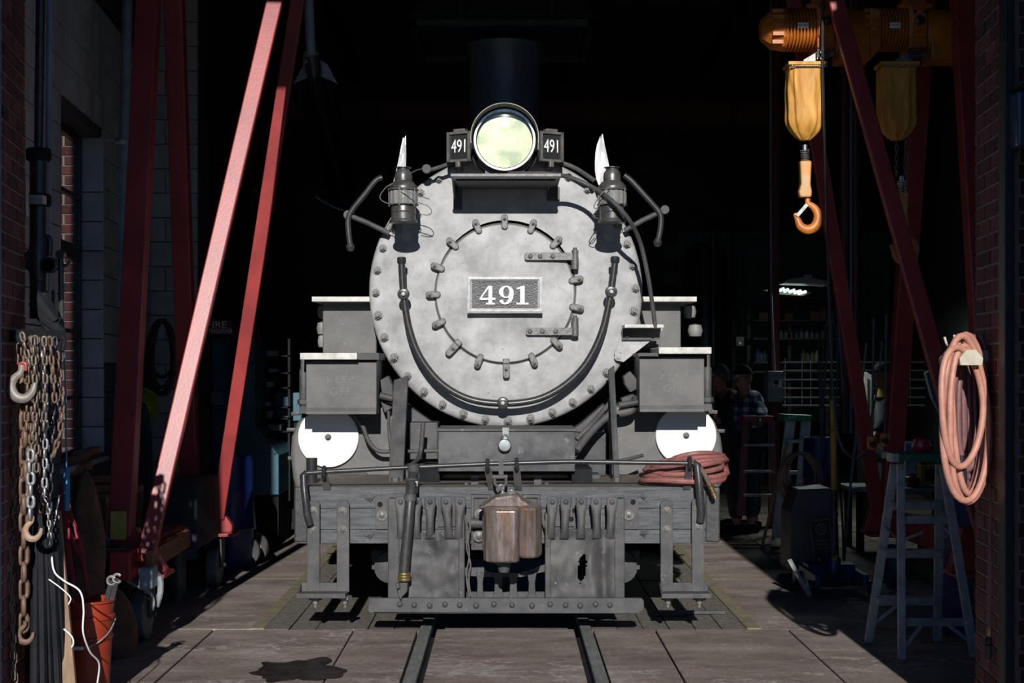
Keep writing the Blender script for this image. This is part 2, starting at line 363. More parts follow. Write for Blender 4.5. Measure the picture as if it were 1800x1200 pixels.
# brick piers of the doorway
bk = MB().box(-.0965, .0965, -.005, .01, -.0285, .0285).mesh('brick', brickm)
bh = MB().box(-.045, .045, -.005, .01, -.0285, .0285).mesh('brick', brickm)
def brick_face(parent, p0, p1, z0, z1, seed, nrm):
    # running bond of bricks on the vertical face p0 -> p1 (plan points); nrm = outward plan normal
    random.seed(seed); p0 = Vector((*p0, 0)); p1 = Vector((*p1, 0)); t = (p1 - p0).normalized(); Ln = (p1 - p0).length
    nv = Vector((*nrm, 0)).normalized(); R = Matrix((t, -nv, Vector((0, 0, 1)))).transposed(); n = 0; z = z0; row = 0
    while z < z1:
        x = -.106 if row % 2 else 0.
        while x < Ln - .03:
            a = max(0, x + .005); b = min(Ln, x + .2085)
            if b - a > .15: me = bk; c = (a + b) / 2; kx = (b - a) / .2035
            elif b - a > .04: me = bh; c = (a + b) / 2; kx = (b - a - .006) / .09
            else: x += .213; continue
            q = p0 + t * c + Vector((0, 0, z + .034)) + nv * random.uniform(-.001, .002)
            o = piece('brick', me, parent, q, R); n += 1
            o.matrix_basis = o.matrix_basis @ Matrix.Diagonal((kx, 1, 1, 1))
            x += .213
        z += .0677; row += 1
    return n
LP0 = (-2.13, 6.25); LP1 = (-2.205, 6.77); RP0 = (2.07, 6.15); RP1 = (2.118, 6.66)
mb = MB(); mb.prism([(LP0[0] - .001, LP0[1]), (LP1[0] - .001, LP1[1]), (-3.0, 6.77), (-3.0, 6.25)], -.3, 6.3, 'z')
wl = strut('wall_front_left', mb, mortar)
brick_face(wl, LP0, LP1, 0, 3.45, 1, (1, .14))
mb = MB(); mb.prism([(RP0[0] + .001, RP0[1]), (6.5, 6.15), (6.5, 6.66), (RP1[0] + .001, RP1[1])], -.3, 6.3, 'z')
wr = strut('wall_front_right', mb, mortar)
brick_face(wr, RP0, RP1, 0, 3.4, 2, (-1, .09)); brick_face(wr, (2.13, 6.149), (2.34, 6.149), 0, 3.4, 5, (0, -1))
mb = MB(); mb.box(-3.0, 6.5, 6.25, 6.7, 5.05, 6.3); strut('wall_front_lintel', mb, mortar)
mb = MB(); mb.box(2.045, 2.085, 6.06, 6.14, 0, 5.05); strut('trim_1', mb, mat('dark_blue_steel', (.016, .02, .028), (.012, .015, .02), 6, .5, 0, .1), bevel=.004)
mb = MB(); mb.box(-2.19, -2.135, 6.12, 6.24, 0, 5.05); strut('trim_2', mb, mat('dark_steel_post', (.03, .032, .036), (.04, .04, .045), 6, .4, .4, .1), bevel=.004)

# left block wall with its window
def LX(d): return -2.6 - .08 * (d - 7.9)
mb = MB(); T = .19
WA, WB, WZ0, WZ1 = 8.91, 10.28, .985, 3.19
def seg(mb, d0, d1, z0, z1, t0=0.02, t1=T):
    mb.prism([(LX(d0) - t0, d0), (LX(d1) - t0, d1), (LX(d1) - t1, d1), (LX(d0) - t1, d0)], z0, z1, 'z')
seg(mb, 6.7, WA, -.3, 6.3); seg(mb, WA, WB, -.3, WZ0); seg(mb, WA, WB, WZ1, 6.3); seg(mb, WB, 12.3, -.3, 6.3)
wlf = strut('wall_left', mb, blockd)
bkm = {}
def block(parent, c, ln, R, w=.0, h=.195, m=blockm):
    k = round(ln, 3)
    if (k, m.name) not in bkm: bkm[(k, m.name)] = MB().box(-k / 2, k / 2, -.001, .022, -h / 2, h / 2).mesh('block', m)
    return piece('block', bkm[(k, m.name)], parent, c, R)
t = Vector((-.08, 1, 0)).normalized(); nv = Vector((1, .08, 0)).normalized(); RL = Matrix((t, -nv, Vector((0, 0, 1)))).transposed()
row = 0; z = .003
while z < 3.9:
    d = 6.8 + (.2 if row % 2 else 0)
    while d < 12.2:
        a, b = d + .004, min(12.28, d + .402)
        inwin = (WZ0 - .06 < z + .1 < WZ1)
        spans = [(a, b)]
        if inwin:
            spans = []
            if a < WA: spans.append((a, min(b, WA)))
            if b > WB: spans.append((max(a, WB), b))
        for a2, b2 in spans:
            if b2 - a2 > .05:
                c = (a2 + b2) / 2; block(wlf, (LX(c), c, z + .1), b2 - a2, RL, m=blockm if z > 1.55 else lowb)
        d += .406
    z += .2032; row += 1
# far jamb blocks facing the camera
R0 = Matrix.Identity(3); z = WZ0
while z < WZ1 - .02:
    h = min(.2, WZ1 - z); block(wlf, (LX(WB) - .09, WB - .02, z + h / 2), .18, R0); z += .2032
jb = MB(); jb.box(LX(WB) - .6, LX(WB) - T - .005, WB + .02, WB + .3, .4, 3.6); jo = strut('wall_left_outer', jb, mortar)
brick_face(jo, (LX(WB) - .5, WB + .015), (LX(WB) - T - .01, WB + .015), .7, 3.4, 8, (0, -1))
glass_d = glass('dusty_glass', (.62, .64, .62))
mb = MB()
frm = mat('black_window_steel', (.015, .016, .018), (.02, .02, .022), 10, .4)
def wb(mb, d0, d1, z0, z1): mb.prism([(LX(d0) - .15, d0), (LX(d1) - .15, d1), (LX(d1) - .19, d1), (LX(d0) - .19, d0)], z0, z1, 'z')
wb(mb, WA, WA + .06, WZ0, WZ1); wb(mb, WB - .06, WB, WZ0, WZ1); wb(mb, WA, WB, WZ0, WZ0 + .05); wb(mb, WA, WB, WZ1 - .05, WZ1); wb(mb, WA, WB, 2.33, 2.43)
w1 = strut('window_1', mb, frm)
mu = MB(); wb(mu, 9.58, 9.61, WZ0, WZ1)
for zz in (1.38, 1.83, 2.75): wb(mu, WA, WB, zz, zz + .025)
mu.build('glazing_bar', frm, w1)
for z0, z1 in ((WZ0 + .05, 1.38), (1.4, 1.83), (1.85, 2.33), (2.43, 2.75), (2.77, WZ1 - .05)):
    for d0, d1 in ((WA + .06, 9.58), (9.61, WB - .06)):
        g = MB(); g.prism([(LX(d0) - .168, d0), (LX(d1) - .168, d1), (LX(d1) - .172, d1), (LX(d0) - .172, d0)], z0, z1, 'z'); g.build('pane', glass_d, w1)
sl = MB(); sl.prism([(LX(WA) + .03, WA - .02), (LX(WB) + .03, WB + .02), (LX(WB) - .15, WB + .02), (LX(WA) - .15, WA - .02)], WZ0 - .03, WZ0, 'z'); sl.build('sill', blockm, w1)
# pilaster facing the opening
mb = MB(); mb.box(-3.3, -2.56, 12.32, 12.75, -.3, 6.3); wp = strut('wall_left_pier', mb, blockd)
z = .003; row = 0
while z < 4.8:
    xs = [-3.25, -3.05, -2.83, -2.56] if row % 2 else [-3.25, -2.955, -2.56]
    for a, b in zip(xs[:-1], xs[1:]): block(wp, ((a + b) / 2, 12.30, z + .1), b - a - .008, R0)
    z += .2032; row += 1
# rest of the shell
mb = MB(); mb.box(-3.3, -3.1, 12.7, 24, -.3, 6.3); strut('wall_left_rear', mb, wallk)
def RX(d): return 3.5 + 2.5 * (d - 6.6) / 17.4
mb = MB()
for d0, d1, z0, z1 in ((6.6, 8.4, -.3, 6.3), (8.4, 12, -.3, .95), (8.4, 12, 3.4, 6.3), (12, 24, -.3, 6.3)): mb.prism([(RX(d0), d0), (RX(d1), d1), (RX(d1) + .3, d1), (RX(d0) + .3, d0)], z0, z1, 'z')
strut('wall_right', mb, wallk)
mb = MB()
for d in (8.4, 9.3, 10.2, 11.1, 11.95): mb.prism([(RX(d) + .1, d), (RX(d + .05) + .1, d + .05), (RX(d + .05) + .15, d + .05), (RX(d) + .15, d)], .95, 3.4, 'z')
for z in (.95, 2.1, 3.35): mb.prism([(RX(8.4) + .1, 8.4), (RX(12) + .1, 12), (RX(12) + .15, 12), (RX(8.4) + .15, 8.4)], z, z + .05, 'z')
w3 = strut('window_3', mb, frm)  # unseen window, added to let sky light fill the back of the shop
g = MB(); g.prism([(RX(8.4) + .12, 8.4), (RX(12) + .12, 12), (RX(12) + .125, 12), (RX(8.4) + .125, 8.4)], .98, 3.38, 'z'); g.build('pane', glass_c, w3)
bw = MB(); X0, X1 = 5.2, 6.0   # opening for the far window
WX0 = P(1640, 0, 22).x; WX1 = P(1696, 0, 22).x; Z1 = P(0, 498, 22).z; Z0 = P(0, 640, 22).z
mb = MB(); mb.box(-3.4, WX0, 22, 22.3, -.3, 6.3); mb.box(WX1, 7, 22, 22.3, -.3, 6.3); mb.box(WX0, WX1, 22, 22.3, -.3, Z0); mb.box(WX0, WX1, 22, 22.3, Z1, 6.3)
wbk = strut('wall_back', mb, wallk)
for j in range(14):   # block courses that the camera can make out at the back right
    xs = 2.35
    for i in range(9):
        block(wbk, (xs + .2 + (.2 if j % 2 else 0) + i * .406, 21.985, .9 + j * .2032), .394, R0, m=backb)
mb = MB(); mb.frame(WX0 - .02, WX1 + .02, Z0 - .02, Z1 + .02, .05, 21.96, 22.1); w2 = strut('window_2', mb, frm)
g = MB(); g.box(WX0 + .25, WX0 + .28, 21.98, 22.05, Z0, Z1); g.box(WX0, WX1, 21.98, 22.05, (Z0 + Z1) / 2 - .02, (Z0 + Z1) / 2 + .02); g.build('glazing_bar', frm, w2)
g = MB(); g.box(WX0, WX1, 22.06, 22.065, Z0, Z1); g.build('pane', glass_c, w2)
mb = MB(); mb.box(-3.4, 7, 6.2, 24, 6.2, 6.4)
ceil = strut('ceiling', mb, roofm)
rb = MB()
for i in range(60): y = 9 + i * .25; rb.prism([(y, 6.2), (y + .03, 6.13), (y + .11, 6.13), (y + .14, 6.2)], -3.2, 6.5, 'x')
o = rb.build('corrugation', roofm, ceil, kind='stuff')
bmm = MB().box(-.06, .06, 0, 13, -.16, .16).mesh('joist', roofm)
for x in (-2.2, .9, 2.9): piece('joist', bmm, ceil, (x, 9, 5.95))
mb = MB(); mb.box(-3.1, 5.9, 17.4, 17.6, P(0, 212, 17.4).z, P(0, 178, 17.4).z); mb.build('cross_beam', redbeam, ceil)

# unseen door leaves, added to block the sun beside the opening
dm = mat('dark_green_door', (.03, .05, .045), (.025, .04, .036), 6, .6, 0, .1)
for n_, (poly, rp, rq) in enumerate((([(-2.118, 6.1), (-2.32, 5.0), (-2.38, 5.0), (-2.20, 6.12)], (-2.19, 6.0), (-2.37, 5.05)), ([(2.042, 5.77), (2.40, 6.13), (2.46, 6.13), (2.36, 4.9), (2.28, 4.9)], (2.12, 5.72), (2.33, 4.95)))):
    mb = MB(); mb.prism(poly, .02, 5.0, 'z'); dr = strut('door_%d' % (n_ + 1), mb, dm)
    for zz in (.15, 1.7, 3.3, 4.85): k = MB(); k.beam((*rp, zz), (*rq, zz), .07, .14, (0, 0, 1)); k.build('door_rail', dm, dr)
k = MB(); k.prism([(-2.022, 5.84), (-2.12, 6.1), (-2.2, 6.1), (-2.12, 5.7), (-2.035, 5.8)], 2.35, 5.0, 'z'); k.build('door_upper_leaf', dm, bpy.data.objects['door_1'])  # unseen upper panel, added to shade the left side further in
# ================================================================ the locomotive
L = thing('steam_locomotive', 'grey-fronted black steam locomotive numbered 491 on the rails in the doorway', 'locomotive', (0, 9, 0))
DF = 10.2; C = P(889, 511, DF); RR = .945
def CF(px, py, d=DF): return P(px, py, d)
def rot_y(a): return Matrix.Rotation(a, 3, 'Y')
# smokebox: front ring, door, barrel
mb = MB(); mb._ring([(.487, .0), (.90, .0), (.93, .012), (.945, .035), (.945, .10), (.90, .12), (.487, .05)], C, 'y', 96)
mb.build('smokebox_front', silver, L)
mb = MB(); mb.lathe([(.93, .11), (.93, 6.8), (0, 6.8)], C, 'y', 64); mb.lathe([(.49, .05), (0, .05)], C, 'y', 32); mb.build('boiler', blackm, L)
CD = P(888, 516, DF)
mb = MB(); mb.lathe([(.478, .03), (.478, -.018), (.470, -.03), (.40, -.038), (.2, -.045), (0, -.046)], CD, 'y', 96); door = mb.build('smokebox_door', silver, L)
mb = MB(); pts = [(CD + Vector((.484 * math.cos(a), .0, .484 * math.sin(a)))) for a in [2 * PI * i / 90 for i in range(90)]]
mb.tube(pts, .006, 6, closed=True); mb.build('door_gasket', deckm, L)
# ring of bolts
bme = MB().bolt((0, 0, 0), .024, .03).mesh('bolt', boltp)
skip = (53, 62, 118, 127)
for i in range(36):
    a = math.radians(i * 10 + 1); p = C + Vector((.896 * math.cos(a), .002, .896 * math.sin(a)))
    if 78 < i * 10 < 102: continue
    piece('bolt', bme, L, p, rot_y(random.uniform(0, 1)), random.uniform(.92, 1.08))
cl = MB(); cl.prism([(x, z) for x, z in stadium(.046, .105, 7)], -.055, -.022)
cl.box(-.012, .012, -.022, .0, -.03, .03)
cmesh = cl.mesh('door_clamp', boltp)
cb = MB().bolt((0, -.055, .024), .0135, .016).mesh('clamp_bolt', boltm)
for px, py in ((887, 391), (839, 399), (935, 399), (796, 429), (977, 427), (770, 470), (1012, 492), (762, 518), (1013, 541), (772, 568), (978, 603), (842, 634), (937, 632)):
    q = P(px, py, DF); v = q - CD; R = rot_y(math.atan2(v.x, v.z)); o = piece('door_clamp', cmesh, L, q + Vector((0, .002, 0)), R)
    if 1:
        o.modifiers.new('bevel', 'BEVEL').width = .007
        o2 = piece('clamp_bolt', cb, o, (0, 0, 0)); 
for px, py, l in ((797, 612, .13), (890, 648, .13)):
    q = P(px, py, DF); v = q - CD; R = rot_y(math.atan2(v.x, v.z))
    k = MB(); k.prism([(-.024, -l / 2), (.024, -l / 2), (.024, l / 2 - .02), (.016, l / 2), (-.016, l / 2), (-.024, l / 2 - .02)][::-1], -.05, -.025); k.box(-.024, .024, -.06, 0, l / 2 - .06 - .075, l / 2 - .1)
    o = piece('door_clamp', k.mesh('long_clamp', boltp), L, q, R); o.modifiers.new('bevel', 'BEVEL').width = .005
    piece('clamp_bolt', MB().bolt((0, -.05, 0), .0135, .016).mesh('clamp_bolt', boltm), o)
# hinges
for y0, xa, bar in ((452, 922, (440, 474)), (583, 924, (558, 591))):
    a = P(xa, y0, DF); b = P(1016, y0, DF); k = MB()
    hw = .026
    k.prism([(a.x - .005 + hw * (1 - math.cos(t)), a.z + hw * math.sin(t) * -1) for t in [(-PI / 2 + PI * i / 6) * -1 for i in range(7)]][::-1] + [(b.x, a.z - hw), (b.x, a.z + hw)] if False else [(a.x, a.z - hw * .6), (a.x + .012, a.z - hw), (b.x, a.z - hw), (b.x, a.z + hw), (a.x + .012, a.z + hw), (a.x, a.z + hw * .6)], DF - .075, DF - .045)
    k.box(a.x + .01, a.x + .3, DF - .05, DF - .03, a.z - .015, a.z + .015)
    h = k.build('hinge', boltp, L, bevel=.004)
    k = MB()
    for xx in ((932, 949, 971) if y0 == 452 else (931, 953, 976)): k.rivet((P(xx, y0, DF).x, DF - .075, a.z), .017)
    k.build('rivet', boltm, h)
    c = P(1010, (bar[0] + bar[1]) / 2, DF); hl = S((bar[1] - bar[0]) / 2, DF)
    k = MB(); k.lathe([(.026, -hl), (.026, hl * .1), (.024, hl * .12), (.024, hl * .95), (.014, hl), (.014, hl + .015), (0, hl + .015)], (c.x, DF - .06, c.z), 'z', 18); k.box(c.x - .02, c.x + .024, DF - .06, DF, c.z - hl * .8, c.z + hl * .5)
    k.build('hinge_barrel', boltm, h)
# number plate
a = P(821, 486, 10.08); b = P(954, 550.5, 10.08); pw = .018
k = MB(); k.frame(a.x, b.x, b.z, a.z, .034, 10.065, 10.15, 10.095)
plate = k.build('number_plate', mat('plate_frame_silver', (.72, .72, .72), (.5, .5, .5), 30, .35, 0, .15, 80), L, bevel=.004)
k = MB(); k.box(a.x + .03, b.x - .03, 10.10, 10.15, b.z + .03, a.z - .03); k.frame(a.x + .042, b.x - .042, b.z + .042, a.z - .042, .003, 10.098, 10.11)
k.build('plate_field', mat('plate_dark_field', (.05, .052, .056), (.03, .032, .035), 14, .35, 0, .5, 90), plate)
def serif_digits(parent, m, x, z, w, h, y):  # three bold serif numerals, lower left corners x[i], z
    def add(polys, x0, nm):
        k = MB()
        for i_, pl in enumerate(polys): k.prism([(x0 + px * w, z + pz * h) for px, pz in pl], y, y - .004 - i_ * .00015)
        k.build(nm, m, parent)
    four = [[(.56, .10), (.80, .10), (.80, 1.), (.56, .97)], [(.40, 0), (.96, 0), (.96, .09), (.40, .09)], [(0, .25), (1.0, .25), (1.0, .35), (.0, .35)], [(0, .32), (.12, .34), (.68, 1.), (.56, 1.)]]
    one = [[(.34, .08), (.62, .08), (.62, 1.), (.34, .9)], [(.10, 0), (.86, 0), (.86, .09), (.10, .09)], [(.12, .80), (.40, .84), (.62, 1.), (.5, 1.), (.12, .88)]]
    nine = []
    N = 20
    for i in range(N):
        t0 = 2 * PI * i / N; t1 = 2 * PI * (i + 1) / N
        nine.append([(.5 + .46 * math.cos(t0), .67 + .33 * math.sin(t0)), (.5 + .46 * math.cos(t1), .67 + .33 * math.sin(t1)), (.5 + .20 * math.cos(t1), .67 + .26 * math.sin(t1)), (.5 + .20 * math.cos(t0), .67 + .26 * math.sin(t0))])
    cv = [(.83, .70, .13), (.83, .52, .13), (.80, .36, .125), (.72, .20, .11), (.58, .09, .07), (.44, .045, .045), (.30, .06, .045), (.18, .12, .05)]
    L2 = []
    for i, (x_, z_, h_) in enumerate(cv):
        p_, n_ = cv[max(0, i - 1)], cv[min(len(cv) - 1, i + 1)]; dx, dz = n_[0] - p_[0], n_[1] - p_[1]; l_ = math.hypot(dx, dz); L2.append(((x_ - dz / l_ * h_, z_ + dx / l_ * h_), (x_ + dz / l_ * h_, z_ - dx / l_ * h_)))
    for a_, b_ in zip(L2[:-1], L2[1:]): nine.append([a_[0], b_[0], b_[1], a_[1]])
    nine.append([(.20 + .13 * math.cos(t), .17 + .085 * math.sin(t)) for t in [2 * PI * i / 12 for i in range(12)]])
    add(four, x[0], 'numeral_four'); add(nine, x[1], 'numeral_nine'); add(one, x[2], 'numeral_one')
dd = 10.095
serif_digits(plate, letter_w, [P(843, 0, dd).x, P(876, 0, dd).x, P(905, 0, dd).x], P(0, 535, dd).z, .108, .128, dd)
# handrail round the door
D = 10.04
pts = [(706, 460), (707, 488), (709, 515), (713, 545), (720, 580), (733, 617), (752, 648), (775, 673), (805, 693), (840, 705), (884, 709), (925, 706), (960, 696), (995, 675), (1025, 646), (1046, 612), (1060, 577), (1068, 545), (1074, 512), (1078, 485), (1081, 460)]
k = MB(); k.tube([P(x, y, D) for x, y in pts], .0235, 12, smooth=4); hr = k.build('handrail', darkpipe, L)
for px, py, s in ((706, 458, 1), (1081, 457, -1)):
    q = P(px, py, D); k = MB(); k.lathe([(.027, -.02), (.031, -.015), (.031, .02), (.02, .025), (0, .025)], q, 'z', 14); k.build('end_cap', blackp, hr)
for px, py in ((709.5, 517), (884, 708), (1074, 513)):
    q = P(px, py, D); k = MB(); k.lathe([(.02, .16), (.02, .03), (.04, .01), (.042, -.015), (.034, -.035), (.02, -.038), (.02, -.03), (.014, -.03), (.014, -.042), (0, -.042)], q, 'y', 20); k.build('rail_post', darkpipe, hr)
    k = MB(); k.lathe([(.014, -.038), (.012, -.048), (0, -.05)], q, 'y', 12); k.build('cap_nut', silver_l, hr)
# headlight shelf
D = 9.74; a = P(793, 306, D); b = P(985, 314, D)
k = MB(); k.box(a.x, b.x, D, 10.22, b.z, a.z); k.box(a.x + .03, b.x - .03, D + .03, 10.2, b.z - .012, b.z)
sh = k.build('headlight_shelf', mat('shelf_dark_steel', (.05, .05, .052), (.08, .078, .075), 20, .5, 0, .2), L, bevel=.006)
k = MB(); k.box(a.x - .004, b.x + .004, D - .012, D, b.z + .012, a.z + .003); k.build('shelf_lip', mat('worn_lip', (.24, .235, .22), (.14, .135, .13), 20, .5), sh, bevel=.003)  # front lip paler than the shelf plate
for xa, xb, yb in ((797, 812, 368), (962, 984, 352)):
    q0 = P(xa, 314, 10.1); q1 = P(xb, yb, 10.16); k = MB(); k.box(q0.x, q1.x, 10.17, 10.21, q1.z, b.z); k.prism([(9.82, b.z), (10.2, b.z), (10.2, q1.z + .06)], q0.x, q0.x + .012, 'x'); k.bolt(((q0.x + q1.x) / 2, 10.17, q1.z + .03), .018)
    k.build('shelf_bracket', gunmetal, sh)
# headlight
D = 9.86; HC = P(887, 246, D); zs = a.z
k = MB(); k.lathe([(.195, 0), (.208, -.01), (.214, .0), (.214, .05), (.20, .06), (.20, .38), (.17, .44), (0, .46)], HC, 'y', 48) if False else k._ring([(.192, .0), (.205, -.012), (.214, .0), (.214, .05), (.202, .06), (.202, .40), (.15, .45), (.01, .46), (.01, .44), (.14, .43), (.192, .38)], HC, 'y', 48)
k.box(HC.x - .13, HC.x + .13, D + .06, D + .32, zs, HC.z - .17)
hl = k.build('headlight', blackp, L)
refl = mat('headlight_reflector', (.42, .41, .33), (.24, .25, .215), 6, .42, .85, .3, 9)
k = MB(); k.lathe([(.188, .03), (.175, .09), (.15, .14), (.11, .18), (.06, .205), (.02, .212), (0, .212)], HC, 'y', 48); k.build('reflector', refl, hl)
k = MB(); k._ring([(.030, .13), (.045, .125), (.05, .16), (.032, .17)], HC, 'y', 24); k.build('bulb_socket', chrome, hl)
k = MB(); k.lathe([(0, .07), (.018, .078), (.028, .1), (.026, .13), (.014, .15), (.012, .2)], HC, 'y', 20); k.build('bulb', mat('headlight_bulb', (1, .97, .85), None, 6, .4, 0, 0, emit=(1, .96, .84), estr=2.5), hl)
k = MB(); k.lathe([(.2, .0), (.15, -.012), (.08, -.02), (0, -.022), (0, -.018), (.2, .004)], HC, 'y', 48); k.build('lens', glass('lens_glass', (.97, .98, .95), .06, .05), hl)
k = MB(); k._ring([(.186, -.008), (.192, -.016), (.205, -.016), (.21, -.004), (.205, .004), (.19, .004)], HC, 'y', 64); k.build('bezel', chrome, hl)
k = MB()
a0, a1 = math.radians(-100), math.radians(100)
k.lathe([(.216, .06), (.222, -.13), (.226, -.13), (.221, .06), (.216, .06)], HC, 'y', 40, a0=a0, a1=a1); k.build('visor', mat('visor_paint', (.42, .40, .33), (.30, .29, .24), 14, .6, 0, .2), hl)
k = MB(); k.tube([HC + Vector((.24 * math.cos(t), .12, .24 * math.sin(t))) for t in [PI + PI * i / 16 for i in range(17)]], .008, 6); k.box(HC.x - .25, HC.x - .2, D + .1, D + .14, HC.z - .05, HC.z + .03); k.box(HC.x + .2, HC.x + .25, D + .1, D + .14, HC.z - .05, HC.z + .03); k.build('headlight_cradle', darkpipe, hl)
# number boards
for s, px, ang in ((-1, 807, .44), (1, 969, -.44)):
    q = P(px, 258, 9.98); Rz = Matrix.Rotation(-ang, 3, 'Z') if False else Matrix.Rotation(s * .45, 3, 'Z'); w, h = .082, .095
    def tb(bx, nm, m, par, bev=0):
        k = MB(); k.box(*bx); k.v = [tuple(q + Rz @ Vector(v)) for v in k.v]; return k.build(nm, m, par, bevel=bev)
    nb = tb((-w, w, .0, .10, -h, h), 'number_board', blackp, L, .004)
    for bx in ((-w - .006, -w + .012, -.014, .01, -h - .006, h + .006), (w - .012, w + .006, -.014, .01, -h - .006, h + .006), (-w, w, -.014, .01, h - .010, h + .006), (-w, w, -.014, .01, -h - .006, -h + .010)):
        tb(bx, 'board_frame', boltm, nb)
    tb((-.04, .045, -.01, .04, h + .006, h + .026), 'board_hinge', boltm, nb, .004); tb((-.02, .012, -.02, .01, -h - .045, -h - .004), 'board_latch', boltm, nb, .006)
    tb((-s * w - .04, -s * w + .04, .03, .07, -.03, .03), 'board_arm', darkpipe, nb)
    o = lettering('491', .125, letter_w, nb, q + Rz @ Vector((.004, -.004, 0)), rz=s * .45, sx=.66, ext=.002)
# chimney
D = 11.3; q = P(887, 300, D); top = P(887, 82, D).z - q.z
k = MB(); k.lathe([(.36, -.25), (.30, 0), (.275, .15), (.27, top * .7), (.275, top - .1), (.295, top - .03), (.30, top), (.26, top), (.25, top - .3)], q, 'z', 40); k.build('chimney', mat('chimney_soot', (.055, .065, .085), (.08, .09, .11), 8, .4, 0, .2, stretch=(4, 4, .5), c3=(.10, .10, .10), s3=9, t3=.74), L)
# curved hand holds beside the lanterns
D = 10.12
for pts, bar in (([(672, 312), (660, 318), (640, 343), (620, 368), (612, 385), (613, 410), (616, 434)], [(612, 378), (645, 391), (684, 410)]), ([(1097, 308), (1110, 318), (1130, 340), (1150, 362), (1161, 378), (1161, 400), (1156, 426)], [(1168, 369), (1130, 387), (1098, 405)])):
    k = MB(); k.tube([P(x, y, D) for x, y in pts], .0205, 10, smooth=4); k.lathe([(0, -.032), (.022, -.024), (.031, 0), (.022, .024), (0, .032)], P(*pts[-1], D), 'z', 14); ho = k.build('hand_hold', darkpipe, L)
    k = MB(); k.tube([P(x, y, D + .02) for x, y in bar], .019, 10); k.lathe([(.03, -.03), (.03, .03), (0, .03)], P(*bar[0], D + .02), 'y', 10); k.build('cross_bar', gunmetal2, ho)
# cables from the headlight
k = MB(); k.tube([P(x, y, 10.05) for x, y in ((960, 283), (985, 286), (1012, 296), (1040, 314), (1045, 318))], .016, 8, smooth=4); k.build('conduit', gunmetal2, L)
k = MB(); k.tube([P(x, y, d) for x, y, d in ((890, 304, 9.9), (915, 305, 9.8), (960, 305, 9.78), (1000, 311, 9.85), (1040, 328, 9.85), (1075, 352, 9.72), (1105, 385, 9.72), (1125, 425, 9.85), (1138, 480, 9.9), (1146, 530, 9.95), (1152, 576, 9.98))], .015, 8, smooth=4); k.build('bell_cable', mat('dark_cable', (.05, .05, .05), (.07, .068, .065), 20, .5), L)
k = MB(); k.tube([P(x, y, 10.05) for x, y in ((800, 284), (775, 293), (752, 300))], .014, 8, smooth=3); k.tube([P(x, y, 10.05) for x, y in ((752, 295), (735, 298), (722, 304))], .004, 6); k.lathe([(.03, -.02), (.034, 0), (.03, .02), (0, .02)], P(750, 297, 10.05), 'y', 14); k.build('conduit', gunmetal2, L)
# small step with bracket at right of smokebox
D = 9.97; k = MB(); a = P(1098, 570, D); b = P(1167, 576, D); k.box(a.x, b.x, D, 10.2, b.z, a.z); st = k.build('bell_step', white_e, L, bevel=.003)
k = MB(); k.pprism([(1098, 575), (1166, 577), (1155, 590), (1096, 636), (1085, 633), (1080, 622)], 10.16, 10.19); k.bolt(P(1087, 627, 10.16), .02); k.build('step_gusset', silver_l, st)
k = MB(); k.pbox(1093, 1160, 578, 597, 10.13, 10.16); k.bolt(P(1102, 590, 10.13), .018); k.build('step_flange', gunmetal, st)
